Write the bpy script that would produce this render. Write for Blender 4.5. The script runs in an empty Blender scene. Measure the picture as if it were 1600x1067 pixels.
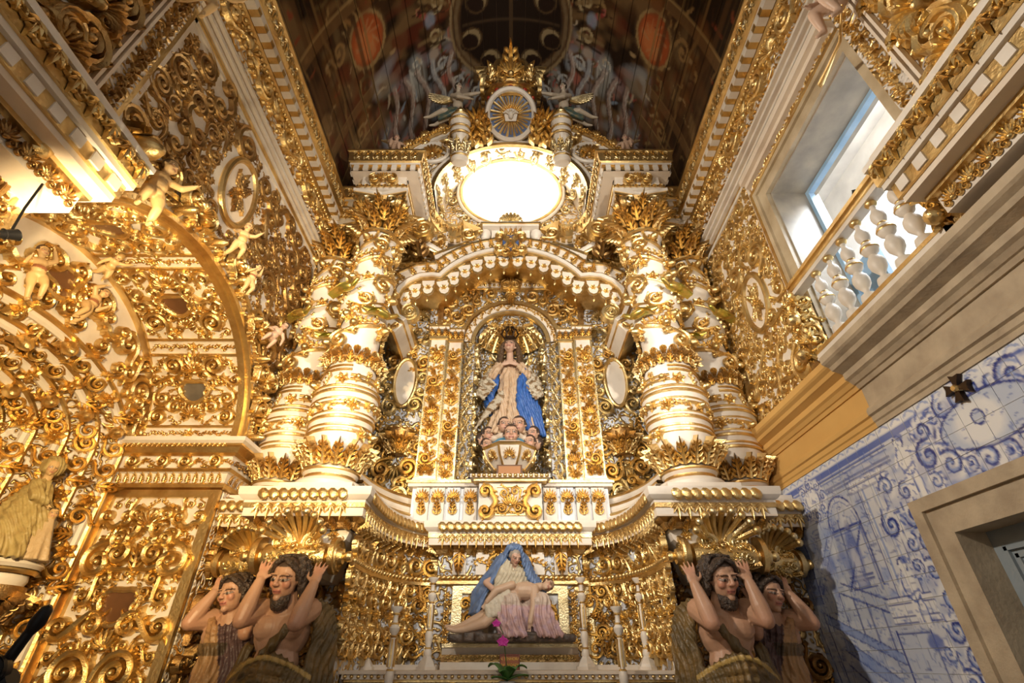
import bpy, math, random
import numpy as np
from mathutils import Vector, Matrix
from math import sin, cos, pi, radians, sqrt, atan2, tau

sc = bpy.context.scene
COL = sc.collection

# ------------------------------------------------------------------ camera, world, lights, exposure
cam_d = bpy.data.cameras.new('camera')
cam_d.sensor_width = 36.0
cam_d.lens = 760.0 / 1600.0 * 36.0
cam_d.clip_start = 0.05
cam = bpy.data.objects.new('camera', cam_d)
cam.location = (0.02, 0.0, 1.6)
cam.rotation_euler = (radians(90 + 33.6), 0, 0)
COL.objects.link(cam)
sc.camera = cam

world = bpy.data.worlds.new('world')
sc.world = world
world.use_nodes = True
bgn = world.node_tree.nodes['Background']
bgn.inputs[0].default_value = (1.0, 0.90, 0.78, 1)
bgn.inputs[1].default_value = 0.29

sc.view_settings.view_transform = 'Standard'
sc.view_settings.look = 'None'
sc.view_settings.exposure = 0.25
sc.view_settings.gamma = 1.0
sc.view_settings.use_curve_mapping = False


def lamp(name, typ, loc, target, energy, color, size=0.3, spot=60, blend=0.5):
    d = bpy.data.lights.new(name, typ)
    d.energy = energy
    d.color = color
    if typ == 'AREA':
        d.size = size
    elif typ == 'SPOT':
        d.spot_size = radians(spot)
        d.spot_blend = blend
        d.shadow_soft_size = size
    else:
        d.shadow_soft_size = size
    o = bpy.data.objects.new(name, d)
    o.location = loc
    if target is not None:
        o.rotation_euler = (Vector(target) - Vector(loc)).to_track_quat('-Z', 'Y').to_euler()
    COL.objects.link(o)
    return o


WARM = (1.0, 0.80, 0.55)
NEUT = (1.0, 0.90, 0.76)
# spotlights of the chapel, fixed high on the nave side, aimed at the altarpiece
lamp('altar_spotlight', 'SPOT', (-1.9, 0.1, 4.6), (0.3, 5.6, 5.0), 560, NEUT, 0.12, 75, 0.7)
lamp('altar_spotlight', 'SPOT', (1.9, 0.1, 4.6), (-0.6, 5.4, 5.2), 800, NEUT, 0.12, 75, 0.7)
lamp('altar_spotlight', 'SPOT', (-0.5, -0.6, 3.6), (0.0, 5.4, 2.6), 80, NEUT, 0.15, 60, 0.7)
# the lamp on the pier that lights the side arch
lamp('arch_spotlight', 'SPOT', (-1.6, 0.9, 2.7), (-3.1, 4.1, 3.6), 640, (1.0, 0.72, 0.36), 0.06, 80, 0.6)
lamp('arch_spotlight', 'SPOT', (-2.15, 2.15, 3.2), (-2.72, 2.3, 4.5), 85, (1.0, 0.80, 0.5), 0.04, 90, 0.5)
# tribune side: warm lamp on the right wall
lamp('wall_spotlight', 'SPOT', (-2.1, 2.0, 4.6), (2.8, 3.5, 3.9), 480, NEUT, 0.08, 95, 0.7)
# unseen fill spot, added to brighten the crown, attic and vault
lamp('attic_fill_spot', 'SPOT', (0.0, -0.8, 6.2), (0.0, 4.8, 9.6), 520, NEUT, 0.15, 60, 0.8)
# lamps inside the round opening of the attic and daylight in the tribune
lamp('oculus_lamp', 'POINT', (0.0, 6.75, 8.75), None, 110, (1.0, 0.95, 0.86), 0.12)
lamp('tribune_daylight', 'AREA', (3.9, 2.7, 6.6), (3.6, 2.7, 4.0), 170, (0.86, 0.93, 1.0), 1.2)


# ------------------------------------------------------------------ materials
def mat(name, base, metallic=0.0, rough=0.5, base2=None, nscale=6.0, nlo=0.35, nhi=0.65, rough2=None,
        bump=0.0, bscale=30.0, world_tex=True, detail=4.0, spec=0.5):
    m = bpy.data.materials.new(name)
    m.use_nodes = True
    nt = m.node_tree
    b = nt.nodes['Principled BSDF']
    b.inputs['Base Color'].default_value = (*base, 1)
    b.inputs['Metallic'].default_value = metallic
    b.inputs['Roughness'].default_value = rough
    b.inputs['Specular IOR Level'].default_value = spec
    if base2 or rough2 is not None or bump:
        if world_tex:
            g = nt.nodes.new('ShaderNodeNewGeometry')
            src = g.outputs['Position']
        else:
            g = nt.nodes.new('ShaderNodeTexCoord')
            src = g.outputs['Object']
    if base2 or rough2 is not None:
        n = nt.nodes.new('ShaderNodeTexNoise')
        n.inputs['Scale'].default_value = nscale
        n.inputs['Detail'].default_value = detail
        nt.links.new(src, n.inputs['Vector'])
        mr = nt.nodes.new('ShaderNodeMapRange')
        mr.inputs[1].default_value = nlo
        mr.inputs[2].default_value = nhi
        nt.links.new(n.outputs['Fac'], mr.inputs[0])
        if base2:
            mx = nt.nodes.new('ShaderNodeMix')
            mx.data_type = 'RGBA'
            mx.inputs[6].default_value = (*base, 1)
            mx.inputs[7].default_value = (*base2, 1)
            nt.links.new(mr.outputs[0], mx.inputs[0])
            nt.links.new(mx.outputs[2], b.inputs['Base Color'])
        if rough2 is not None:
            m2 = nt.nodes.new('ShaderNodeMapRange')
            m2.inputs[3].default_value = rough
            m2.inputs[4].default_value = rough2
            nt.links.new(mr.outputs[0], m2.inputs[0])
            nt.links.new(m2.outputs[0], b.inputs['Roughness'])
    if bump:
        n2 = nt.nodes.new('ShaderNodeTexNoise')
        n2.inputs['Scale'].default_value = bscale
        n2.inputs['Detail'].default_value = 3
        nt.links.new(src, n2.inputs['Vector'])
        bp = nt.nodes.new('ShaderNodeBump')
        bp.inputs['Strength'].default_value = bump
        bp.inputs['Distance'].default_value = 0.02
        nt.links.new(n2.outputs['Fac'], bp.inputs['Height'])
        nt.links.new(bp.outputs[0], b.inputs['Normal'])
    return m


def paint_mat(name, rough=0.5, spec=0.5, bump=0.0, bscale=60, tint=None):
    m = mat(name, (1, 1, 1), 0, rough, bump=bump, bscale=bscale, spec=spec)
    nt = m.node_tree
    a = nt.nodes.new('ShaderNodeAttribute')
    a.attribute_name = 'Col'
    nt.links.new(a.outputs['Color'], nt.nodes['Principled BSDF'].inputs['Base Color'])
    return m


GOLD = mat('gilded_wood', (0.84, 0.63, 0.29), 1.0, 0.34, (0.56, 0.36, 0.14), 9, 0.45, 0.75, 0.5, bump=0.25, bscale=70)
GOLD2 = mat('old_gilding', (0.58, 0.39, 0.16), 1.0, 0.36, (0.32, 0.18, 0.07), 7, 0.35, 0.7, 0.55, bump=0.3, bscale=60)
GOLDP = mat('pale_gilding', (0.82, 0.69, 0.42), 1.0, 0.30, (0.58, 0.45, 0.23), 8, 0.4, 0.7, 0.4, bump=0.25, bscale=70)
GOLDF = mat('flat_gilding', (0.84, 0.63, 0.29), 1.0, 0.36, (0.56, 0.34, 0.12), 5, 0.4, 0.7, 0.45, bump=0.2, bscale=40)
GREENG = mat('green_gilding', (0.50, 0.46, 0.10), 0.9, 0.30, (0.72, 0.50, 0.14), 10, 0.4, 0.6)
WHITE = mat('white_paint', (0.74, 0.68, 0.60), 0, 0.45, (0.62, 0.54, 0.45), 5, 0.45, 0.8, bump=0.05)
WHITE2 = mat('cream_paint', (0.76, 0.66, 0.54), 0, 0.5, (0.64, 0.53, 0.42), 4, 0.4, 0.8)
BLUEW = mat('pale_blue_white_paint', (0.70, 0.72, 0.76), 0, 0.4, (0.60, 0.62, 0.66), 5)
STONE = mat('limestone', (0.52, 0.42, 0.29), 0, 0.7, (0.36, 0.28, 0.19), 6, 0.3, 0.7, bump=0.2, bscale=40)
MARBLE = mat('veined_marble', (0.58, 0.48, 0.33), 0, 0.35, (0.36, 0.27, 0.16), 4, 0.3, 0.7, detail=8)
GREYM = mat('grey_marble', (0.44, 0.38, 0.30), 0, 0.35, (0.28, 0.25, 0.21), 5, 0.3, 0.7, detail=8)
OCHRE = mat('ochre_wall_paint', (0.70, 0.42, 0.13), 0, 0.6, (0.60, 0.34, 0.10), 2, 0.3, 0.7)
PLASTER = mat('white_plaster', (0.78, 0.76, 0.73), 0, 0.7, (0.62, 0.60, 0.58), 3, 0.4, 0.7)
BLUEP = mat('blue_painted_wood', (0.25, 0.42, 0.62), 0, 0.5, (0.34, 0.50, 0.68), 6)
GREYB = mat('blue_grey_paint', (0.27, 0.31, 0.34), 0, 0.5, (0.22, 0.26, 0.28), 5)
BROWN = mat('dark_brown_panel', (0.10, 0.045, 0.02), 0, 0.3, (0.16, 0.07, 0.03), 4)
DWOOD = mat('dark_wood', (0.07, 0.04, 0.025), 0, 0.5, (0.12, 0.07, 0.04), 8)
BLACK = mat('black_metal', (0.012, 0.012, 0.014), 0.6, 0.35)
IRON = mat('dark_bronze', (0.06, 0.035, 0.02), 0.8, 0.45)
GLASSB = mat('mirror_plate', (0.20, 0.17, 0.13), 0.3, 0.15, (0.12, 0.10, 0.08), 5)
REDGEM = mat('red_stone', (0.35, 0.03, 0.015), 0, 0.2)
BLUEE = mat('blue_enamel', (0.05, 0.09, 0.22), 0, 0.4)
LEAFG = mat('plant_green', (0.05, 0.16, 0.03), 0, 0.4, (0.09, 0.24, 0.05), 12)
PETAL = mat('magenta_petal', (0.55, 0.02, 0.34), 0, 0.5, (0.68, 0.06, 0.45), 30)
POT = mat('glazed_pot', (0.45, 0.45, 0.44), 0, 0.3)
MORTAR = mat('tile_joint', (0.55, 0.54, 0.52), 0, 0.8)
TILE = paint_mat('glazed_tile', 0.18, 0.5)
FRESCO = paint_mat('ceiling_painting', 0.6, 0.3, bump=0.05)
FIGURE = paint_mat('painted_figure', 0.42, 0.4, bump=0.10, bscale=50)
CLOTH = paint_mat('carved_cloth', 0.45, 0.4, bump=0.9, bscale=16)
HAIR = paint_mat('carved_hair', 0.4, 0.4, bump=1.0, bscale=55)


def filigree(name, white, gold, scale=16.0, lo=.10, hi=.16):
    m = mat(name, white, 0, .4)
    nt = m.node_tree
    b = nt.nodes['Principled BSDF']
    N_ = nt.nodes.new
    g = N_('ShaderNodeNewGeometry')
    nz = N_('ShaderNodeTexNoise')
    nz.inputs['Scale'].default_value = 5
    vm = N_('ShaderNodeVectorMath')
    vm.operation = 'MULTIPLY_ADD'
    vm.inputs[1].default_value = (.16, .16, .16)
    vo = N_('ShaderNodeTexVoronoi')
    vo.feature = 'SMOOTH_F1'
    vo.inputs['Scale'].default_value = scale
    wv = N_('ShaderNodeMath')
    wv.operation = 'SINE'
    ml = N_('ShaderNodeMath')
    ml.operation = 'MULTIPLY'
    ml.inputs[1].default_value = 15.0
    mr = N_('ShaderNodeMapRange')
    mr.inputs[1].default_value = -.25
    mr.inputs[2].default_value = .05
    L = nt.links.new
    L(g.outputs['Position'], nz.inputs['Vector'])
    L(nz.outputs['Color'], vm.inputs[0])
    L(g.outputs['Position'], vm.inputs[2])
    L(vm.outputs[0], vo.inputs['Vector'])
    L(vo.outputs['Distance'], ml.inputs[0])
    L(ml.outputs[0], wv.inputs[0])
    L(wv.outputs[0], mr.inputs[0])
    mx = N_('ShaderNodeMix')
    mx.data_type = 'RGBA'
    mx.inputs[6].default_value = (*white, 1)
    mx.inputs[7].default_value = (*gold, 1)
    L(mr.outputs[0], mx.inputs[0])
    L(mx.outputs[2], b.inputs['Base Color'])
    L(mr.outputs[0], b.inputs['Metallic'])
    bp = N_('ShaderNodeBump')
    bp.inputs['Strength'].default_value = .9
    bp.inputs['Distance'].default_value = .012
    L(wv.outputs[0], bp.inputs['Height'])
    L(bp.outputs[0], b.inputs['Normal'])
    return m


FILI = filigree('white_and_gold_carving', (.70, .64, .57), (.74, .50, .20))
FILIB = filigree('pale_blue_and_gold_carving', (.60, .63, .70), (.70, .52, .24))
FLOORM = mat('stone_floor', (0.35, 0.30, 0.25), 0, 0.4, (0.25, 0.21, 0.18), 3)


# ------------------------------------------------------------------ mesh builder
def rotm(ax, a):
    return Matrix.Rotation(a, 4, ax)


class MB:
    def __init__(s):
        s.v = []
        s.f = []

    def add(s, V, F, M=None):
        o = len(s.v)
        if M is not None:
            V = [M @ Vector(p) for p in V]
        s.v += [tuple(p) for p in V]
        s.f += [tuple(i + o for i in f) for f in F]
        return s

    def box(s, x0, x1, y0, y1, z0, z1, M=None):
        V = [(x, y, z) for z in (z0, z1) for y in (y0, y1) for x in (x0, x1)]
        F = [(0, 2, 3, 1), (4, 5, 7, 6), (0, 1, 5, 4), (2, 6, 7, 3), (0, 4, 6, 2), (1, 3, 7, 5)]
        return s.add(V, F, M)

    def prism(s, poly, a, b, to3, M=None):
        """polygon of 2D points between depths a and b; to3(p, q, d) -> xyz"""
        n = len(poly)
        V = [to3(p, q, a) for p, q in poly] + [to3(p, q, b) for p, q in poly]
        F = [tuple(range(n))[::-1], tuple(range(n, 2 * n))]
        F += [(i, (i + 1) % n, n + (i + 1) % n, n + i) for i in range(n)]
        return s.add(V, F, M)

    def lathe(s, prof, n=24, M=None, a0=0.0, a1=tau, cap=False):
        full = abs(a1 - a0 - tau) < 1e-6
        m = n if full else n + 1
        V = []
        for r, z in prof:
            for i in range(m):
                a = a0 + (a1 - a0) * i / n
                V.append((r * cos(a), r * sin(a), z))
        F = []
        for j in range(len(prof) - 1):
            for i in range(n):
                k = (i + 1) % m
                F.append((j * m + i, j * m + k, (j + 1) * m + k, (j + 1) * m + i))
        if cap and full:
            F.append(tuple(range(m))[::-1])
            F.append(tuple((len(prof) - 1) * m + i for i in range(m)))
        return s.add(V, F, M)

    def tube(s, path, rad, n=8, M=None, closed=False, squash=1.0, cap=True):
        P = [Vector(p) for p in path]
        if not hasattr(rad, '__len__'):
            rad = [rad] * len(P)
        N = len(P)
        V = []
        prev = None
        for i in range(N):
            if closed:
                t = P[(i + 1) % N] - P[i - 1]
            else:
                t = P[min(i + 1, N - 1)] - P[max(i - 1, 0)]
            if t.length < 1e-9:
                t = Vector((0, 0, 1))
            t.normalize()
            if prev is None:
                a = Vector((0, 0, 1)) if abs(t.z) < 0.9 else Vector((0, 1, 0))
                x = t.cross(a).normalized()
            else:
                x = (prev - t * prev.dot(t))
                x = x.normalized() if x.length > 1e-6 else t.orthogonal().normalized()
            prev = x
            y = t.cross(x)
            for k in range(n):
                a = tau * k / n
                V.append(P[i] + x * (cos(a) * rad[i]) + y * (sin(a) * rad[i] * squash))
        F = []
        for i in range(N if closed else N - 1):
            j = (i + 1) % N
            for k in range(n):
                l = (k + 1) % n
                F.append((i * n + k, i * n + l, j * n + l, j * n + k))
        if not closed and cap:
            F.append(tuple(range(n))[::-1])
            F.append(tuple((N - 1) * n + k for k in range(n)))
        return s.add(V, F, M)

    def ribbon(s, path, w, h, z0=0.0, M=None, groove=0.72, taper=None):
        """carved relief strip along a 2D path (XY), domed with a groove in +Z"""
        P = [Vector((p[0], p[1])) for p in path]
        N = len(P)
        if not hasattr(w, '__len__'):
            w = [w] * N
        if not hasattr(h, '__len__'):
            h = [h] * N
        V = []
        for i in range(N):
            t = P[min(i + 1, N - 1)] - P[max(i - 1, 0)]
            if t.length < 1e-9:
                t = Vector((1, 0))
            t.normalize()
            nx = Vector((-t.y, t.x))
            for q, z in ((-1, 0), (-0.62, 1.0), (0, groove), (0.62, 1.0), (1, 0)):
                p = P[i] + nx * (q * w[i])
                V.append((p.x, p.y, z0 + z * h[i]))
        F = []
        for i in range(N - 1):
            for k in range(4):
                F.append((i * 5 + k, (i + 1) * 5 + k, (i + 1) * 5 + k + 1, i * 5 + k + 1))
        return s.add(V, F, M)

    def ell(s, c, r, seg=10, rings=6, M=None):
        if not hasattr(r, '__len__'):
            r = (r, r, r)
        V = [(c[0], c[1], c[2] - r[2])]
        for j in range(1, rings):
            a = -pi / 2 + pi * j / rings
            for i in range(seg):
                b = tau * i / seg
                V.append((c[0] + r[0] * cos(a) * cos(b), c[1] + r[1] * cos(a) * sin(b), c[2] + r[2] * sin(a)))
        V.append((c[0], c[1], c[2] + r[2]))
        F = [(0, 1 + (i + 1) % seg, 1 + i) for i in range(seg)]
        for j in range(rings - 2):
            for i in range(seg):
                k = (i + 1) % seg
                F.append((1 + j * seg + i, 1 + j * seg + k, 1 + (j + 1) * seg + k, 1 + (j + 1) * seg + i))
        b = 1 + (rings - 2) * seg
        F += [(b + i, b + (i + 1) % seg, len(V) - 1) for i in range(seg)]
        return s.add(V, F, M)

    def cap(s, p0, r0, p1, r1, n=10, M=None):
        """tapered capsule, closed"""
        p0 = Vector(p0)
        p1 = Vector(p1)
        d = (p1 - p0)
        L = d.length
        if L < 1e-6:
            return s.ell(p0, r0, n, 6, M)
        d /= L
        path, rr = [], []
        for a in (-88, -60, -30, 0):
            path.append(p0 + d * (r0 * sin(radians(a))))
            rr.append(r0 * cos(radians(a)))
        for a in (0, 30, 60, 88):
            path.append(p1 + d * (r1 * sin(radians(a))))
            rr.append(r1 * cos(radians(a)))
        return s.tube(path, rr, n, M)

    def sweep(s, path, prof, to3, closed=False, M=None, cap=True):
        """moulding: profile points (o, d) along a 2D path; o along the mitred left-hand normal, d third axis"""
        P = [Vector((p[0], p[1])) for p in path]
        N = len(P)
        V = []
        for i in range(N):
            if closed:
                a, b = P[i] - P[i - 1], P[(i + 1) % N] - P[i]
            else:
                a = P[i] - P[i - 1] if i else P[1] - P[0]
                b = P[i + 1] - P[i] if i < N - 1 else P[-1] - P[-2]
            a.normalize()
            b.normalize()
            na, nb = Vector((-a.y, a.x)), Vector((-b.y, b.x))
            n = na + nb
            if n.length < 1e-6:
                n = na.copy()
            n.normalize()
            k = min(1.0 / max(n.dot(na), 0.25), 3)
            for o, d in prof:
                q = P[i] + n * (o * k)
                V.append(to3(q.x, q.y, d))
        m = len(prof)
        F = []
        for i in range(N if closed else N - 1):
            j = (i + 1) % N
            for k in range(m - 1):
                F.append((i * m + k, j * m + k, j * m + k + 1, i * m + k + 1))
        if cap and not closed and m > 2:
            F.append(tuple(range(m)))
            F.append(tuple((N - 1) * m + k for k in range(m))[::-1])
        return s.add(V, F, M)

    def mesh(s, name, material, smooth=True, angle=40):
        me = bpy.data.meshes.new(name)
        me.from_pydata(s.v, [], s.f)
        if material:
            me.materials.append(material)
        if smooth:
            me.polygons.foreach_set('use_smooth', [True] * len(me.polygons))
            try:
                me.set_sharp_from_angle(angle=radians(angle))
            except Exception:
                pass
        me.update()
        return me


def fixn(me):
    """make normals consistent (outward)"""
    import bmesh
    bm = bmesh.new()
    bm.from_mesh(me)
    bmesh.ops.recalc_face_normals(bm, faces=bm.faces)
    bm.to_mesh(me)
    bm.free()
    return me


# ------------------------------------------------------------------ scene graph helpers
ROOTLOC = {}


def tag(o, label=None, cat=None, group=None, kind=None):
    if label:
        o['label'] = label
    if cat:
        o['category'] = cat
    if group:
        o['group'] = group
    if kind:
        o['kind'] = kind
    return o


def thing(name, label, cat, loc=(0, 0, 0), group=None, kind=None):
    o = bpy.data.objects.new(name, None)
    o.empty_display_size = 0.1
    o.location = loc
    COL.objects.link(o)
    ROOTLOC[o.name] = Matrix.Translation(loc)
    return tag(o, label, cat, group, kind)


def add(name, me, parent=None, M=None, kind=None):
    """link a mesh (or MB is not accepted) as one object; M is its world matrix"""
    o = bpy.data.objects.new(name, me)
    if M is None:
        M = Matrix.Identity(4)
    o.matrix_basis = M
    if parent is not None:
        o.parent = parent
        o.matrix_parent_inverse = ROOTLOC.get(parent.name, Matrix.Identity(4)).inverted()
    ROOTLOC[o.name] = M.copy()
    COL.objects.link(o)
    if kind:
        o['kind'] = kind
    return o


def part(parent, name, mb, material, smooth=True, angle=40, M=None, kind=None):
    return add(name, mb.mesh(name, material, smooth, angle), parent, M, kind)


def struct(name, mb, material, label=None, cat=None, smooth=False, angle=30):
    o = add(name, mb.mesh(name, material, smooth, angle))
    return tag(o, label, cat, kind='structure')


def copy_tree(o, parent=None):
    c = o.copy()
    COL.objects.link(c)
    inv = o.matrix_parent_inverse.copy()
    c.parent = parent
    c.matrix_parent_inverse = inv
    ROOTLOC[c.name] = ROOTLOC.get(o.name, Matrix.Identity(4))
    for ch in o.children:
        copy_tree(ch, c)
    return c


def mirror_copy(root, label, cat=None):
    """the same thing mirrored across the chapel's axis"""
    c = copy_tree(root)
    c.location.x = -root.location.x
    c.scale.x = -root.scale.x
    c['label'] = label
    return c


def frame(o, n, up):
    n = Vector(n).normalized()
    up = Vector(up)
    y = (up - n * up.dot(n))
    y = y.normalized() if y.length > 1e-6 else n.orthogonal().normalized()
    x = y.cross(n)
    M = Matrix.Identity(4)
    for i in range(3):
        M[i][0], M[i][1], M[i][2], M[i][3] = x[i], y[i], n[i], o[i]
    return M


def put(parent, name, me, o, n, up, s=1.0, rot=0.0, flip=1, sz=None):
    M = frame(o, n, up) @ rotm('Z', rot)
    sz = s if sz is None else sz
    M = M @ Matrix.Diagonal((s * flip, s, sz, 1))
    return add(name, me, parent, M)


# ------------------------------------------------------------------ ornament library (XY relief, unit size about 1 across)
def spiral(cx, cy, r0, turns, a0=0.0, dirn=1, n=26, r1=0.04):
    P = []
    for i in range(n + 1):
        t = i / n
        r = r0 * (1 - t) ** 1.15 + r1
        a = a0 + dirn * turns * tau * t
        P.append((cx + r * cos(a), cy + r * sin(a)))
    return P


def lobe(mb, x, y, ang, L, W, H, curl=0.0, n=6, z0=0.0):
    P, w, h = [], [], []
    a = ang
    px, py = x, y
    for i in range(n + 1):
        t = i / n
        P.append((px, py))
        w.append(W * (0.45 + 0.55 * sin(pi * min(1, t * 1.15 + .1))) * (1.0 if t < .7 else (1 - (t - .7) / .3 * .93)))
        h.append(H * (0.5 + 0.5 * sin(pi * (t * .8 + .1))))
        px += cos(a) * L / n
        py += sin(a) * L / n
        a += curl / n
    mb.ribbon(P, w, h, z0)


def tapered(P, w0, w1, wm=None):
    n = len(P)
    out = []
    for i in range(n):
        t = i / (n - 1)
        if wm is None:
            out.append(w0 + (w1 - w0) * t)
        else:
            out.append((w0 * (1 - t) + w1 * t) + (wm - (w0 + w1) / 2) * sin(pi * t))
    return out


def m_scroll(name, matr, lobes=4, turns=1.55):
    """leafy scroll: a spiral whose tail swells into an acanthus tip"""
    mb = MB()
    P = spiral(0.08, 0.05, 0.34, turns, radians(-120), 1, 26)
    tail = []
    x, y = P[0]
    for i in range(9, 0, -1):
        t = i / 9
        tail.append((x - 0.46 * t, y + 0.10 * t + 0.22 * sin(t * 2.6) * t))
    Q = tail + P
    w = tapered(Q, 0.05, 0.035, 0.10)
    h = [0.13 + 0.09 * (i / len(Q)) for i in range(len(Q))]
    mb.ribbon(Q, w, h)
    mb.ell((P[-1][0], P[-1][1], 0.14), (0.075, 0.075, 0.12), 8, 5)
    for k in range(lobes):
        i = 9 + int(k * 3.0)
        p = Q[i]
        t = Vector((Q[i + 1][0] - Q[i - 1][0], Q[i + 1][1] - Q[i - 1][1])).normalized()
        a = atan2(-t.x, t.y) + pi * 0 - 0.0
        a = atan2(t.y, t.x) - radians(62)
        lobe(mb, p[0], p[1], a, 0.24 - 0.02 * k, 0.06, 0.15, radians(70))
    lobe(mb, tail[0][0], tail[0][1], radians(185), 0.16, 0.06, 0.12, radians(-50))
    lobe(mb, tail[2][0], tail[2][1], radians(120), 0.20, 0.055, 0.12, radians(60))
    lobe(mb, tail[3][0], tail[3][1], radians(245), 0.18, 0.055, 0.12, radians(-60))
    return mb.mesh(name, matr)


def m_cscroll(name, matr):
    mb = MB()
    A = spiral(0.0, 0.30, 0.17, 1.35, radians(180), -1, 16, 0.03)
    B = spiral(0.0, -0.30, 0.20, 1.35, radians(180), 1, 16, 0.03)
    mid = []
    for i in range(11):
        a = radians(118 + 124 * i / 10)
        mid.append((0.30 + 0.62 * cos(a), 0.56 * sin(a) * 0.62))
    Q = A[::-1] + mid[2:-2] + B
    mb.ribbon(Q, tapered(Q, 0.035, 0.04, 0.10), 0.17)
    mb.ell((A[-1][0], A[-1][1], .12), (.06, .06, .1), 8, 5)
    mb.ell((B[-1][0], B[-1][1], .12), (.07, .07, .1), 8, 5)
    for k in range(5):
        y = -0.26 + k * 0.13
        x = -0.26 + abs(k - 2) * 0.035
        lobe(mb, x, y, radians(180 + (2 - k) * 16), 0.20, 0.05, 0.13, radians((k - 2) * 25))
    lobe(mb, 0.02, 0.42, radians(80), 0.2, 0.05, .12, radians(-40))
    lobe(mb, 0.02, -0.45, radians(-80), 0.2, 0.05, .12, radians(40))
    return mb.mesh(name, matr)


def m_sscroll(name, matr):
    mb = MB()
    A = spiral(0.16, 0.28, 0.20, 1.4, radians(170), -1, 16, 0.03)
    B = spiral(-0.16, -0.28, 0.20, 1.4, radians(-10), -1, 16, 0.03)
    Q = A[::-1] + [(-0.045, 0.16), (-0.02, 0.06), (0.02, -0.06), (0.045, -0.16)] + B
    mb.ribbon(Q, tapered(Q, 0.03, 0.03, 0.09), 0.17)
    mb.ell((A[-1][0], A[-1][1], .12), (.06, .06, .1), 8, 5)
    mb.ell((B[-1][0], B[-1][1], .12), (.06, .06, .1), 8, 5)
    for x, y, a, c in ((-.05, .25, 140, 50), (-.03, .12, 190, 40), (.04, -.13, 10, 40), (.05, -.25, -40, 50),
                       (.1, .45, 80, 60), (-.1, -.46, -100, 60), (-.06, 0, 230, 50), (.06, 0, 50, 50)):
        lobe(mb, x, y, radians(a), 0.24, 0.05, 0.13, radians(c))
    return mb.mesh(name, matr)


def m_acanthus(name, matr, curl=0.25, n=4):
    """upright leaf, base at origin, height 1"""
    mb = MB()
    mb.ribbon([(0, i / 8) for i in range(9)], [.10 * (1 - (i / 8) ** 2 * .85) for i in range(9)],
              [.10 + curl * (i / 8) ** 2 for i in range(9)])
    for k in range(n):
        y = 0.05 + k * 0.8 / n
        L = 0.40 * (1 - k * .16)
        for s in (-1, 1):
            lobe(mb, s * .05, y, radians(90 - s * (62 - 6 * k)), L, .075, .10 + .04 * k, radians(s * 55), z0=curl * y * y * .6)
    return mb.mesh(name, matr)


def m_palmette(name, matr, n=7, spread=150, ball=True):
    mb = MB()
    for k in range(n):
        a = radians(90 - spread / 2 + spread * k / (n - 1))
        c = (k - (n - 1) / 2) / ((n - 1) / 2)
        lobe(mb, .06 * cos(a), .06 * sin(a), a, .62 - .12 * abs(c), .075, .16, radians(-c * 50), n=7)
    if ball:
        mb.ell((0, 0, .07), (.13, .11, .12), 10, 6)
    for s in (-1, 1):
        P = spiral(s * .26, -.08, .15, 1.3, radians(90 if s > 0 else 90), -s, 12, .02)
        mb.ribbon(P, tapered(P, .05, .03), .13)
    return mb.mesh(name, matr)


def m_shell(name, matr, n=9):
    """scallop fan, domed"""
    mb = MB()
    for k in range(n):
        a = radians(8 + 164 * k / (n - 1))
        P = [(cos(a) * r, sin(a) * r) for r in (.06, .16, .28, .38, .45, .49)]
        w = [.012, .035, .058, .072, .07, .03]
        h = [.08, .15, .19, .18, .13, .02]
        mb.ribbon(P, w, h, groove=1.18)
    mb.ell((0, 0, .06), (.12, .09, .12), 10, 6)
    for s in (-1, 1):
        P = spiral(s * .22, -.06, .13, 1.3, radians(90), -s, 12, .02)
        mb.ribbon(P, tapered(P, .045, .03), .14)
    return mb.mesh(name, matr)


def m_rosette(name, matr, n=6):
    mb = MB()
    for k in range(n):
        a = tau * k / n
        lobe(mb, .08 * cos(a), .08 * sin(a), a, .40, .17, .16, .2, n=5)
    for k in range(n):
        a = tau * (k + .5) / n
        lobe(mb, .05 * cos(a), .05 * sin(a), a, .22, .1, .24, .2, n=4)
    mb.ell((0, 0, .18), (.10, .10, .12), 8, 5)
    return mb.mesh(name, matr)


def m_sprig(name, matr):
    mb = MB()
    P = [(-.45 + .9 * t / 8, .12 * sin(t / 8 * 5)) for t in range(9)]
    mb.ribbon(P, .03, .10)
    for k, p in enumerate(P[:-1]):
        s = 1 if k % 2 else -1
        lobe(mb, p[0], p[1], radians(s * 58), .27, .06, .14, radians(-s * 60))
    mb.ell((P[-1][0], P[-1][1], .08), (.08, .08, .1), 8, 5)
    return mb.mesh(name, matr)


def m_fringe(name, matr):
    """small hanging leaf of a border, width 1, height 1, top at y=0"""
    mb = MB()
    for a, L in ((-90, .95), (-60, .62), (-120, .62), (-30, .45), (-150, .45)):
        lobe(mb, 0, -.02, radians(a), L, .12, .2, 0, n=4)
    return mb.mesh(name, matr)


def m_bud(name, matr):
    """fruit or rosebud standing off the surface (+Z)"""
    mb = MB()
    mb.lathe([(.0, .62), (.12, .60), (.24, .48), (.30, .30), (.24, .10), (.10, 0)], 9)
    for k in range(5):
        a = tau * k / 5
        lobe(mb, .1 * cos(a), .1 * sin(a), a, .36, .12, .2, .4, n=4)
    return mb.mesh(name, matr)


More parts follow.
